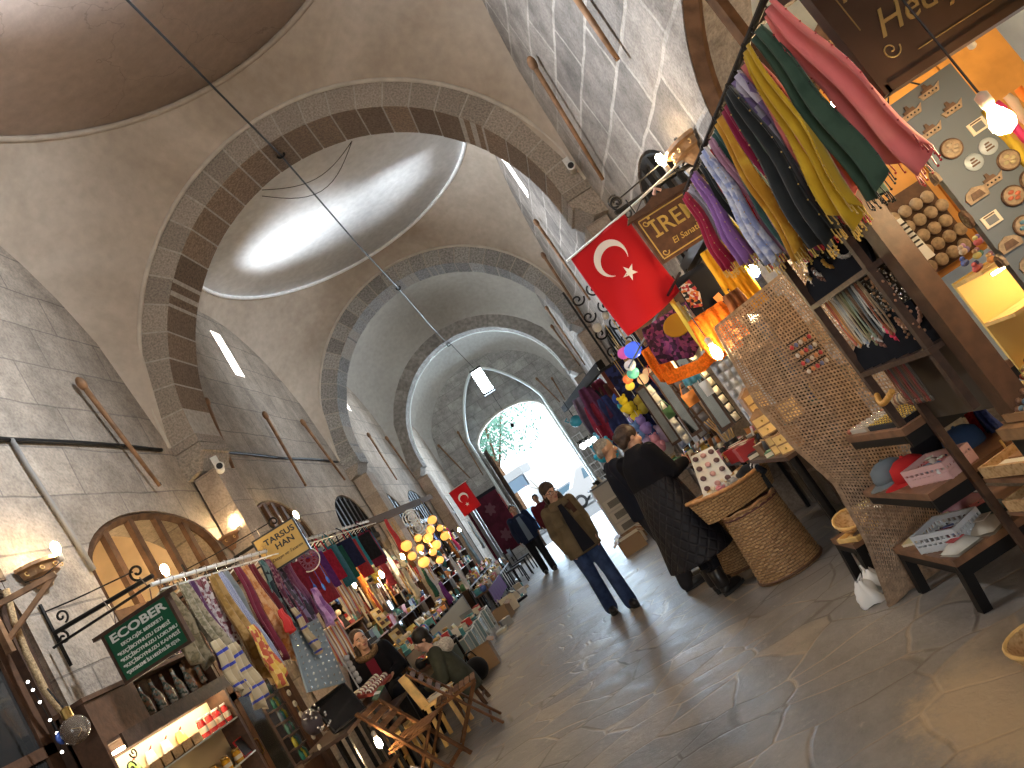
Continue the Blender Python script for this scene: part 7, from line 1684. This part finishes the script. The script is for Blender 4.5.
def figure(name, loc, rz, label, J, sk, H=1.0, vox=.011, hands=True, head_rot=(0,0,0), wide=1., gripL=.35, gripR=.35):
    """continuous body over the joints J (local metres, facing -y), with a modelled head"""
    o = E(name, loc, label, 'person', rz); mb = MB(); V = {k: Vector(v) for k, v in J.items()}
    pe, ch, nk, hd = V['pelvis'], V['chest'], V['neck'], V['head']
    mid = pe.lerp(ch, .5)
    loft(mb, [(pe.x,pe.y,pe.z-.10,.13*wide,.10),(pe.x,pe.y,pe.z,.165*wide,.115),(mid.x,mid.y,mid.z,.135*wide,.10),(ch.x,ch.y,ch.z,.165*wide,.11),(ch.x,ch.y,ch.z+.10,.16*wide,.095),(nk.x,nk.y,nk.z-.03,.085,.07)])
    limb(mb, [nk-Vector((0,0,.06)), hd-Vector((0,0,.06))], [.055,.05])
    for s, t in ((1,'L'),(-1,'R')):
        limb(mb, [V['sh'+t], V['el'+t], V['wr'+t]], [.055,.043,.029]); limb(mb, [V['hip'+t], V['kn'+t], V['an'+t]], [.085,.06,.042])
        ft = V['toe'+t]; limb(mb, [V['an'+t]+Vector((0,0,-.03)), V['an'+t].lerp(ft,.6)+Vector((0,0,-.03)), ft], [.042,.038,.028])
        if hands:
            d = V['wr'+t]-V['el'+t]; d.normalize()
            hand(mb, V['wr'+t], V.get('hd'+t, d), s, V.get('th'+t, Vector((0,-1,0.2))), gripL if t == 'L' else gripR)
    body = fuse(mb, 'body', sk, o, vox)
    # head in its own frame so it can turn on the neck, then fused to the body's surface
    hb = MB(); Rm = Euler(head_rot).to_matrix(); T = lambda x, y, z: hd+Rm@Vector((x,y,z))
    hb.ball(T(0,.01,.035),.092,18,14,(.84,1.03,1.0),Rm).ball(T(0,-.025,-.03),.07,16,12,(.86,.92,1.15),Rm).ball(T(0,-.055,-.085),.032,12,8,(1.15,.9,.8),Rm)
    hb.tube([T(0,-.088,.022),T(0,-.105,-.005),T(0,-.110,-.022)],[.010,.013,.016],8).ball(T(0,-.104,-.026),.016,9,7,(1.25,.9,.8),Rm)
    for s in (-1,1):
        hb.ball(T(s*.074,.012,.0),.026,10,8,(.4,.8,1.25),Rm).ball(T(s*.042,-.068,-.022),.026,10,8,(1,.7,.8),Rm)
    hb.ball(T(0,-.085,-.052),.019,10,7,(1.35,.7,.5),Rm)
    limb(hb, [nk-Vector((0,0,.05)), hd-Vector((0,0,.05))], [.05,.048])
    me = fuse(hb, 'head', sk, o, min(vox,.006), 3)
    # join head and body into the one body mesh
    import bmesh
    bm = bmesh.new(); bm.from_mesh(body.data); bm.from_mesh(me.data); bm.to_mesh(body.data); bm.free()
    body.data.polygons.foreach_set('use_smooth', [True]*len(body.data.polygons)); bpy.data.objects.remove(me)
    for s in (-1,1):
        e = MB().ball(T(s*.032,-.0805,.008),.0095,10,8).build('eye', eye_w, o, True); MB().ball(T(s*.032,-.0868,.008),.0058,8,6).build('iris', eye_d, e, True)
        MB().tube([T(s*.018,-.089,.030),T(s*.034,-.090,.035),T(s*.052,-.078,.029)],.0042,6).build('eyebrow', hair_d, o, True)
    MB().tube([T(-.024,-.094,-.052),T(-.010,-.1005,-.0495),T(0,-.1015,-.051),T(.010,-.1005,-.0495),T(.024,-.094,-.052)],[.002,.005,.005,.005,.002],7).tube([T(-.02,-.0945,-.057),T(0,-.0995,-.060),T(.02,-.0945,-.057)],[.002,.0055,.002],7).build('lips', lip, o, True)
    return o, V, T, Rm
def stand(H=1.7, step=0., armL=None, armR=None, sw=.19):
    k = H/1.7
    J = dict(pelvis=(0,0,.95), chest=(0,.0,1.27), neck=(0,.005,1.46), head=(0,-.02,1.585), shL=(sw,.01,1.40), shR=(-sw,.01,1.40), elL=(sw+.06,.05,1.12), elR=(-sw-.06,.05,1.12), wrL=(sw+.07,-.06,.90), wrR=(-sw-.07,-.06,.90),
             hipL=(.09,0,.90), hipR=(-.09,0,.90), knL=(.095,-.02-step*.45,.49), knR=(-.095,-.02+step*.15,.49), anL=(.095,.02-step,.085), anR=(-.095,.02+step*.8,.095), toeL=(.11,-.14-step,.028), toeR=(-.11,-.13+step*.8,.03))
    if armL: J['elL'], J['wrL'] = armL
    if armR: J['elR'], J['wrR'] = armR
    return {a: tuple(k*c for c in b) for a, b in J.items()}
def shoes(o, V, m, sole, h=.0):
    for t in 'LR':
        a, b = V['an'+t], V['toe'+t]; mb = MB(); up = Vector((0,0,1))
        limb(mb, [a+up*(h+.0), a-up*.03], [.054,.055]); limb(mb, [a.lerp(b,-.12)+Vector((0,0,.046-a.z)), a.lerp(b,.5)+Vector((0,0,.05-a.lerp(b,.5).z)), b+Vector((0,0,.045-b.z))], [.046,.048,.042])
        s = fuse(mb, 'shoe', m, o, .011, 3)
        d = (b-a); d.z = 0; d.normalize(); r = Vector((-d.y,d.x,0)); c = (a+b)/2; L_ = (b-a).length/2+.055
        pts = [(c+d*(L_*math.cos(t_))+r*(.046*math.sin(t_))) for t_ in [2*pi*k/18 for k in range(18)]]
        mb = MB(); mb.add([(p.x,p.y,.002+max(0,min(a.z-.09,.0))) for p in pts]+[(p.x,p.y,.028) for p in pts], [tuple(reversed(range(18))), tuple(range(18,36))]+[(k,(k+1)%18,18+(k+1)%18,18+k) for k in range(18)]); mb.build('sole', sole, s)
def trousers(o, V, m, r=(.115,.085,.075), waist=True):
    mb = MB(); p = V['pelvis']
    loft(mb, [(p.x,p.y,p.z-.12,.15,.12),(p.x,p.y,p.z-.02,.18,.13),(p.x,p.y,p.z+.1,.155,.115)])
    for t in 'LR': limb(mb, [V['hip'+t], V['kn'+t], V['an'+t]+Vector((0,.01,-.02))], r)
    return fuse(mb, 'trousers', m, o, .013, 4)
def sleeve(mb, V, t, r=(.085,.07,.055), f=.96): limb(mb, [V['sh'+t], V['el'+t], V['el'+t].lerp(V['wr'+t], f)], r)
blk_shoe = M('black leather', (.015,.014,.015), .32); sole_m = M('rubber sole', (.02,.02,.02), .7)

# woman in the olive coat, walking towards the camera
J = stand(1.64, .20, ((.21,.08,1.13),(.185,-.03,.90)), ((-.21,.09,1.13),(-.185,.0,.90)), sw=.16)
o, V, T, Rm = figure('person', (-.27,8.72,0), R_(8), 'woman in an olive overshirt coat, glasses and wide blue jeans walking up the aisle', J, skin, head_rot=(R_(10),0,R_(22)), vox=.011)
mb = MB(); c = V['chest']
loft(mb, [(0,.0,.76,.215,.18),(0,.0,.92,.195,.16),(0,0,1.08,.175,.14),(0,0,1.22,.18,.13),(0,.005,1.32,.17,.12),(0,.01,1.38,.12,.09),(0,.01,1.425,.08,.07)])
for t in 'LR': sleeve(mb, V, t, (.072,.062,.052))
olive = M('olive coat cloth', (.135,.105,.065), .85, var=.15, scale=10)
coat = fuse(mb, 'coat', olive, o, .013, 4)
mb = MB()  # open front showing the black jumper
mb.add([(-.02,-.155,1.36),(.03,-.155,1.36),(.055,-.175,1.15),(.10,-.205,.79),(-.06,-.21,.79),(-.04,-.178,1.15)], [(0,1,2,5),(5,2,3,4)])
q = mb.build('jumper_front', M('black jumper', (.014,.015,.022), .9), coat); q.modifiers.new('t','SOLIDIFY').thickness = .03
for s in (-1,1): MB().box((s*.11,-.150,1.20),(.10,.02,.10),(R_(-6),0,s*R_(16))).build('chest_pocket', olive, coat)
mb = MB()
for s in (-1,1): mb.prism([(0,0),(.085,.015),(.10,-.05),(.02,-.07)] if s > 0 else [(0,0),(-.085,.015),(-.10,-.05),(-.02,-.07)], .015, ((s*.02,-.128,1.385),(1,0,0),(0,.25,.97),(0,-1,.2)))
mb.build('collar', olive, coat)
trousers(o, V, M('blue denim', (.035,.06,.14), .85, var=.25, scale=14), (.105,.078,.082)); shoes(o, V, blk_shoe, sole_m)
mb = MB(); mb.ball(T(0,.022,.055),.1,16,12,(.90,1.05,.92),Rm).ball(T(-.055,.035,-.03),.05,12,8,(.6,.9,1.8),Rm).ball(T(.055,.035,-.03),.05,12,8,(.6,.9,1.8),Rm).ball(T(.10,.0,-.13),.05,12,8,(.8,.8,2.2),Rm).ball(T(0,.075,-.05),.06,12,8,(1.2,.8,1.6),Rm)
fuse(mb, 'hair', hair_d, o, .010, 4)
mb = MB()
for s in (-1,1): mb.tube([T(s*.034+.025*math.cos(a),-.103,.006+.022*math.sin(a)) for a in [2*pi*k/16 for k in range(16)]],.0028,5,closed=True).tube([T(s*.059,-.10,.01),T(s*.078,.0,.012)],.0025,5)
mb.tube([T(-.01,-.105,.01),T(.01,-.105,.01)],.0025,5); mb.build('glasses', black_p, o)
mb = MB(); mb.tube([T(0,.09,.01)+Vector((0,0,-.2)),Vector((.1,-.11,1.33)),Vector((.12,-.15,1.2))],[.05,.05,.03],8); mb.build('scarf', M('brown scarf', (.07,.035,.025), .9), o, True)

# woman in the long quilted black coat, seen from behind
def quilt_mat():
    m = bpy.data.materials.new('quilted black'); m.use_nodes = True; nt = m.node_tree; b = nt.nodes['Principled BSDF']; L = nt.links.new
    b.inputs['Base Color'].default_value = (.006,.006,.010,1); b.inputs['Roughness'].default_value = .55; b.inputs['Specular IOR Level'].default_value = .3
    tc = nd(nt,'ShaderNodeTexCoord'); sp = nd(nt,'ShaderNodeSeparateXYZ'); L(tc.outputs['Object'], sp.inputs[0])
    at = nd(nt,'ShaderNodeMath',operation='ARCTAN2'); L(sp.outputs['X'],at.inputs[0]); L(sp.outputs['Y'],at.inputs[1])
    sc = nd(nt,'ShaderNodeMath',operation='MULTIPLY'); sc.inputs[1].default_value = .26; L(at.outputs[0],sc.inputs[0])
    outs = []
    for sg in (1,-1):
        a = nd(nt,'ShaderNodeMath',operation='MULTIPLY_ADD'); a.inputs[1].default_value = sg*.8; L(sp.outputs['Z'],a.inputs[0]); L(sc.outputs[0],a.inputs[2])
        p = nd(nt,'ShaderNodeMath',operation='PINGPONG'); p.inputs[1].default_value = .045; L(a.outputs[0],p.inputs[0])
        r = nd(nt,'ShaderNodeMapRange'); r.inputs['From Max'].default_value = .016; L(p.outputs[0],r.inputs['Value']); outs.append(r)
    mn = nd(nt,'ShaderNodeMath',operation='MINIMUM'); L(outs[0].outputs[0],mn.inputs[0]); L(outs[1].outputs[0],mn.inputs[1])
    bp = nd(nt,'ShaderNodeBump'); bp.inputs['Strength'].default_value = .4; bp.inputs['Distance'].default_value = .015; L(mn.outputs[0],bp.inputs['Height']); L(bp.outputs['Normal'],b.inputs['Normal'])
    return m
quilt = quilt_mat(); plainb = M('black coat cloth', (.007,.007,.010), .78)
J = stand(1.67, .06, ((.25,-.06,1.14),(.16,-.30,1.16)), ((-.25,-.04,1.14),(-.17,-.30,1.14)))
J['head'] = (0,-.05,1.55); J['thL'] = (0,0,1); J['thR'] = (0,0,1)
o, V, T, Rm = figure('person', (.62,6.78,0), R_(128), 'woman in a long quilted black coat and black boots standing at the right stall', J, skin, head_rot=(R_(16),0,R_(-12)), gripL=.7, gripR=.7)
mb = MB(); loft(mb, [(0,.02,.36,.34,.30),(0,.02,.40,.335,.29),(0,.015,.60,.30,.255),(0,.01,.90,.26,.21),(0,.01,1.08,.235,.175),(0,.01,1.16,.228,.165)]); c = fuse(mb, 'coat_skirt', quilt, o, .013, 4)
mb = MB(); loft(mb, [(0,.01,1.10,.232,.172),(0,.005,1.22,.235,.165),(0,.0,1.36,.205,.135),(0,-.002,1.43,.12,.095),(0,-.01,1.48,.075,.075)])
for t in 'LR': sleeve(mb, V, t, (.082,.070,.055), .95)
fuse(mb, 'coat', plainb, o, .013, 4)
MB().tube([(.205*math.cos(t),.0+.13*math.sin(t),1.345-.02*math.sin(t)) for t in [2*pi*k/40 for k in range(40)]],.007,6,closed=True).build('yoke_seam', M('seam black', (.03,.03,.035), .5), o, True)
mb = MB()
for t in 'LR': limb(mb, [V['hip'+t], V['kn'+t], V['an'+t]], [.09,.062,.048])
fuse(mb, 'leggings', M('black leggings', (.014,.014,.018), .8), o, .013, 3)
mb = MB()
for t in 'LR': limb(mb, [V['an'+t]+Vector((0,.01,.16)), V['an'+t]], [.062,.060])
shoes(o, V, blk_shoe, sole_m, .08)
for t in 'LR':
    b = MB().lathe([(.058,.08),(.064,.09),(.066,.24),(.06,.245)],16,(V['an'+t].x,V['an'+t].y+.005,0)).build('boot_shaft', blk_shoe, o, True)
    b = MB()
    for k in range(4): b.bar(V['an'+t]+Vector((-.03,-.062,-.0+.03*k)), V['an'+t]+Vector((.03,-.062,.0+.03*k)), .006)
    q = b.build('lace', M('lace black', (.05,.05,.05), .6), o); q['kind'] = 'stuff'
mb = MB(); mb.ball(T(0,.025,.05),.102,16,12,(.90,1.05,.95),Rm).ball(T(0,.085,-.02),.055,12,9,(1.25,.8,1.2),Rm).ball(T(0,.115,.03),.05,12,9,(1.1,.9,1),Rm)
for s in (-1,1): mb.ball(T(s*.066,.01,.04),.042,10,8,(.5,1.1,1.1),Rm)
fuse(mb, 'hair', hair_d, o, .010, 4)

# grey haired man beyond her
q = pY(612,463,7.75); J = stand(1.70, .03, ((.24,-.02,1.12),(.18,-.22,1.05)), ((-.24,-.02,1.12),(-.18,-.22,1.02)))
o, V, T, Rm = figure('person', (q.x,7.75,0), R_(95), 'grey haired man in a dark jacket standing beyond the black quilted coat', J, skin2, head_rot=(R_(14),0,R_(4)), vox=.012)
mb = MB(); loft(mb, [(0,0,.82,.21,.15),(0,0,1.0,.205,.15),(0,0,1.2,.225,.15),(0,.005,1.34,.205,.13),(0,.01,1.42,.12,.09),(0,.0,1.47,.078,.075)])
for t in 'LR': sleeve(mb, V, t)
fuse(mb, 'jacket', M('dark navy jacket', (.015,.018,.03), .75), o, .014, 4); trousers(o, V, M('charcoal trousers', (.03,.03,.035), .85)); shoes(o, V, blk_shoe, sole_m)
mb = MB(); mb.ball(T(0,.028,.055),.094,14,10,(.88,1.02,.86),Rm).ball(T(0,.07,-.01),.055,12,8,(1.2,.7,1.2),Rm); fuse(mb, 'hair', hair_g, o, .010, 3)

# man in the navy jacket far down the aisle and two people behind him
def walker(loc, rz, label, H, jacket, shirt, trous, hair, step, sk=skin2):
    J = stand(H, step, ((.25,.06,1.12),(.24,-.10,.93)), ((-.25,.10,1.12),(-.25,.02,.90)))
    o, V, T, Rm = figure('person', loc, rz, label, J, sk, vox=.016, head_rot=(R_(6),0,0)); k = H/1.7
    mb = MB(); loft(mb, [(0,0,.80*k,.215,.16),(0,0,1.0*k,.21,.15),(0,0,1.2*k,.225,.15),(0,.005,1.36*k,.205,.13),(0,.01,1.42*k,.12,.09),(0,.0,1.46*k,.075,.07)])
    for t in 'LR': sleeve(mb, V, t)
    c = fuse(mb, 'jacket', jacket, o, .016, 4)
    if shirt: MB().add([(-.045,-.14,1.40*k),(.045,-.14,1.40*k),(.06,-.165,1.2*k),(.07,-.175,.84*k),(-.07,-.175,.84*k),(-.06,-.165,1.2*k)], [(0,1,2,5),(5,2,3,4)]).build('shirt_front', shirt, c).modifiers.new('t','SOLIDIFY').thickness = .02
    trousers(o, V, trous, (.11,.085,.08)); shoes(o, V, blk_shoe, sole_m)
    mb = MB(); mb.ball(T(0,.025,.055),.096,14,10,(.9,1.04,.9),Rm); fuse(mb, 'hair', hair, o, .012, 3); return o
walker((-1.47,17.6,0), R_(6), 'man in an open navy jacket and dark trousers walking in from the street door', 1.76, M('navy jacket', (.012,.02,.05), .75), M('blue grey shirt', (.14,.19,.26), .85), M('black trousers', (.014,.015,.02), .85), hair_b, .22)
q = pZ(572,556,0); walker((-.98,19.6,0), R_(-4), 'person in a dark red top walking close behind the man in the navy jacket', 1.68, M('dark wine top', (.09,.014,.025), .85), None, M('black trousers', ()), hair_b, .18)
walker((-.52,16.4,0), R_(175), 'person in brown seen partly behind the woman in the olive coat', 1.55, M('brown jacket', (.07,.045,.03), .85), None, M('dark brown trousers', (.035,.025,.02), .85), hair_d, .15)

# seated people at the left stalls
def sit(seat, lean=0., arms=True, low=False):
    s = seat; J = dict(pelvis=(0,.02,s+.09), chest=(0,-.02-lean,s+.38), neck=(0,-.03-lean,s+.56), head=(0,-.06-lean*1.4,s+.69), shL=(.18,-.02-lean,s+.50), shR=(-.18,-.02-lean,s+.50), elL=(.25,-.08-lean,s+.25), elR=(-.25,-.08-lean,s+.25), wrL=(.14,-.28-lean,s+.22), wrR=(-.14,-.28-lean,s+.22), hipL=(.09,-.02,s+.07), hipR=(-.09,-.02,s+.07))
    kz = max(.46, s+.05) if not low else .45
    J.update(knL=(.13,-.40,kz), knR=(-.13,-.40,kz), anL=(.12,-.36 if not low else -.44,.085), anR=(-.12,-.36 if not low else -.44,.085), toeL=(.13,-.50 if not low else -.6,.03), toeR=(-.13,-.50 if not low else -.6,.03)); return J
q = pX(357,632,-2.84)
J = sit(.62); o, V, T, Rm = figure('person', (q.x-.02,q.y,0), R_(14), 'woman with long dark hair in a black coat seated behind the left stall', J, skin, head_rot=(0,0,R_(22)), vox=.012)
mb = MB(); s = .62; loft(mb, [(0,.02,s-.0,.21,.17),(0,.01,s+.15,.20,.155),(0,-.01,s+.35,.20,.14),(0,-.02,s+.46,.19,.12),(0,-.03,s+.54,.10,.085)])
for t in 'LR': sleeve(mb, V, t, (.082,.07,.055))
fuse(mb, 'coat', plainb, o, .014, 4); trousers(o, V, M('black trousers', ())); shoes(o, V, blk_shoe, sole_m)
MB().tube([(.105*math.cos(t),-.03+.095*math.sin(t),s+.55-.05*max(0,-math.sin(t))) for t in [2*pi*k/22 for k in range(22)]],.038,9,closed=True).build('fur_collar', M('brown fur', (.17,.11,.065), .95, var=.4, scale=60, bump=.8), o, True)
mb = MB(); mb.ball(T(0,.028,.05),.1,16,12,(.9,1.03,.95),Rm)
for sx in (-1,1): mb.ball(T(sx*.07,.03,-.07),.045,10,8,(.6,.9,2.6),Rm)
mb.ball(T(0,.08,-.08),.06,12,8,(1.3,.7,2.2),Rm); fuse(mb, 'hair', hair_d, o, .011, 3)
MB().box((0,-.165,s+.36),(.10,.02,.22)).build('scarf_front', M('wine scarf', (.13,.015,.03), .9), o)
stool((q.x-.02,q.y+.02,0), 'dark high stool under the seated woman in black', wood_d, .60, .16)
q = pX(440,660,-2.28)
J = sit(.25, .05, low=True); o, V, T, Rm = figure('person', (-2.22,q.y+.05,0), R_(-78), 'person in a dark green parka with a white fur hood sitting low by the stalls', J, skin, head_rot=(R_(12),0,R_(8)), vox=.012)
s = .25; mb = MB(); loft(mb, [(0,.03,s-.06,.22,.18),(0,.02,s+.1,.215,.17),(0,-.03,s+.34,.21,.15),(0,-.06,s+.47,.19,.125),(0,-.07,s+.55,.10,.085)])
for t in 'LR': sleeve(mb, V, t, (.085,.072,.058))
fuse(mb, 'parka', M('dark green parka', (.06,.065,.05), .85, var=.15, scale=12), o, .014, 4); trousers(o, V, M('black trousers', ())); shoes(o, V, blk_shoe, sole_m)
mb = MB(); mb.ball((0,.06,s+.50),.12,14,10,(1.35,.85,.75)).ball((.13,-.03,s+.52),.065,10,8).ball((-.13,-.03,s+.52),.065,10,8); fuse(mb, 'fur_hood', M('white fur', (.62,.59,.54), .95, var=.3, scale=50, bump=1.), o, .012, 2)
mb = MB(); mb.ball(T(0,.02,.045),.102,16,12,(.92,1.05,.97),Rm).ball(T(0,.06,-.03),.06,10,8,(1.2,.9,1.2),Rm); fuse(mb, 'hair', hair_b, o, .011, 3)
stool((-2.22,q.y+.06,0), 'low wooden stool under the person with the white fur hood', wood_m, .23, .15)

# ---------------------------------------------------------------- street beyond the door
asph = M('pale street paving', (.27,.27,.27), .85, var=.1, scale=3)
struct(MB().add([(-40,27.5,-.02),(40,27.5,-.02),(40,90,-.02),(-40,90,-.02)], [(0,1,2,3)]).build('ground_street', asph))
leaf = M('sunlit leaves', (.20,.42,.16), .6, isl=.4); leaf2 = M('blue green leaves', (.18,.38,.28), .6, isl=.4)
def tree(loc, h, r, label, m, n=2600, blobs=9):
    o = E('tree', loc, label, 'tree'); MB().tube([(0,0,0),(.1,0,h*.3),(.05,.1,h*.6)],[.22,.17,.09],9).build('trunk', wood_p, o, True)
    b = MB()
    for k in range(5): a = k*1.3; b.tube([(.08,.05,h*.45),(r*.5*math.cos(a),r*.5*math.sin(a),h*.7),(r*.75*math.cos(a),r*.75*math.sin(a),h*.82)],[.07,.05,.02],6)
    q = b.build('branches', wood_p, o, True); q['kind'] = 'stuff'
    cs = [(Vector((r*.62*math.cos(k*2.4)*(k % 3+1)/3, r*.62*math.sin(k*2.4)*(k % 3+1)/3, h*(.62+.26*((k*7) % 9)/9))), r*(.42+.12*(k % 3))) for k in range(blobs)]
    l = MB()
    for k in range(n):
        c, rr = cs[k % blobs]; d = Vector((rnd.gauss(0,1),rnd.gauss(0,1),rnd.gauss(0,1))).normalized(); p = c+d*rr*(.6+.4*rnd.random()); u = Vector((rnd.gauss(0,1),rnd.gauss(0,1),rnd.gauss(0,1))).normalized(); v = u.orthogonal().normalized(); s = .10+.07*rnd.random()
        l.add([p-u*s, p+v*s*.55, p+u*s, p-v*s*.55], [(0,1,2,3)])
    q = l.build('foliage', m, o); q['kind'] = 'stuff'; return o
tree((-3.2,45,0), 9.5, 3.4, 'tall leafy tree seen through the street door above the white kiosk', leaf2); tree((5.6,50,0), 8.5, 3.3, 'bright green tree seen through the street door above the white van', leaf); tree((-8.0,58,0), 10, 4, 'pale tree farther off at the left of the street', leaf2, 2200); tree((9.5,57,0), 8, 3.4, 'distant green tree at the right of the street', leaf, 1800)
def car(loc, rz, label, col, van=False):
    o = E('car', loc, label, 'van' if van else 'car', rz); m = M('car paint '+str(col), col, .25, coat=.6); L_ = 4.5
    prof = [(-2.2,.35),(-2.25,.75),(-2.1,1.0),(-1.35,1.1),(-.75,1.75),(1.7,1.85),(2.15,1.7),(2.2,.4)] if van else [(-2.1,.35),(-2.15,.7),(-1.95,.85),(-1.1,.95),(-.5,1.4),(1.0,1.42),(1.65,1.0),(2.1,.9),(2.12,.35)]
    MB().prism(prof, 1.7, ((0,-.85,0),(1,0,0),(0,0,1),(0,1,0))).build('car_body', m, o)
    g = M('car glass', (.12,.20,.26), .08, coat=.5)
    for s in (-1,1):
        if van:
            for (a, b) in ((-.95,.05),(.15,1.05),(1.15,1.9)): MB().prism([(a+(.3 if a < -.5 else 0),1.15),(b,1.15),(b,1.62),(a+(.45 if a < -.5 else 0),1.62)],.01,((0,s*.856-.005,0),(1,0,0),(0,0,1),(0,1,0))).build('side_window', g, o)
        else:
            for (a, b) in ((-.85,.2),(.28,1.25)): MB().prism([(a,.98),(b,.98),(b-(.3 if b > 1 else 0),1.33),(a+(.4 if a < 0 else 0),1.33)],.01,((0,s*.856-.005,0),(1,0,0),(0,0,1),(0,1,0))).build('side_window', g, o)
        for x in (-1.35,1.35):
            w = MB().lathe([(.2,-.09),(.31,-.09),(.33,-.05),(.33,.05),(.31,.09),(.2,.09)],20,(x,s*.80,.33),(R_(90),0,0)).build('wheel', black_p, o, True); MB().lathe([(.001,-.095),(.19,-.095),(.19,.095),(.001,.095)],14,(x,s*.80,.33),(R_(90),0,0)).build('hubcap', steel, w)
    MB().box((-2.18,.55,.7),(.1,.3,.14)).build('headlight', white_p, o); MB().box((-2.18,-.55,.7),(.1,.3,.14)).build('headlight', white_p, o)
    return o
car((1.2,37,0), R_(6), 'white van parked across the street before the door', (.50,.50,.50), True); car((-3.6,38.5,0), R_(-30), 'pale blue car parked at the left of the street', (.08,.20,.38)); car((-1.2,41.8,0), R_(10), 'silver car beyond the white van on the street', (.34,.37,.40)); car((5.4,43,0), R_(10), 'white car at the right end of the street', (.75,.75,.76))
o = E('street_kiosk', (-2.5,32.6,0), 'white roofed street kiosk with a blue panel left of the van', 'kiosk', R_(-18)); MB().box((0,0,2.95),(2.6,1.2,.35)).build('roof', M('kiosk white', (.5,.5,.49), .6), o); MB().box((0,-.55,2.5),(2.4,.06,.5)).build('blue_panel', M('kiosk panel', (.18,.26,.34), .5), o)
for x in (-1.2,1.2): MB().box((x,0,1.4),(.1,.9,2.8)).build('post', steel, o)
o = E('bare_sapling', (-1.15,31.5,0), 'thin bare sapling in the bright street doorway', 'sapling'); b = MB(); b.tube([(0,0,0),(.02,0,1.4),(-.2,0,2.4)],[.05,.04,.015],7).tube([(.02,0,1.2),(.35,0,2.1)],[.03,.012],6).tube([(-.05,0,1.8),(-.5,0,2.3)],[.025,.01],6).tube([(.02,0,1.0),(-.45,0,1.7)],[.025,.01],6); b.build('trunk', M('pale bark', (.42,.36,.28), .8), o, True); MB().tube([(0,0,0),(0,0,.12)],.14,10).build('root_collar', wood_p, o)
# door furniture
o = E('metal_gate', (.98,YE-.12,0), 'grey metal grid gate standing against the wall at the right of the street door', 'gate'); b = MB()
for x in (-.24,.24): b.box((x,0,1.35),(.05,.05,2.7))
for k in range(10): b.box((0,0,.15+.28*k),(.46,.03,.03))
for x in (-.08,.08): b.box((x,0,1.35),(.015,.02,2.6))
b.build('grid', steel, o); MB().box((.2,-.04,1.1),(.03,.06,.14)).build('latch', iron, o)
o = E('door_leaf', (-2.17,YE-.02,0), 'dark wooden street door leaf folded back at the left of the doorway', 'door', R_(-74)); o.location = (-2.02,YE+.52,0)
MB().box((.28,0,2.0),(.55,.06,3.9)).build('door_panel', wood_d, o)
for z in (1.0,2.7): MB().box((.28,-.035,z),(.4,.02,1.4)).build('raised_panel', wood_m, o)
o = E('notice_board', (-2.34,YE-.06,1.95), 'small white and red notice at the left edge of the street door', 'sign'); MB().box((0,0,0),(.12,.03,.95)).build('board', colr('notice red', (.55,.05,.05)), o); MB().box((0,-.018,.08),(.07,.006,.62)).build('hanging_notice', white_p, o)
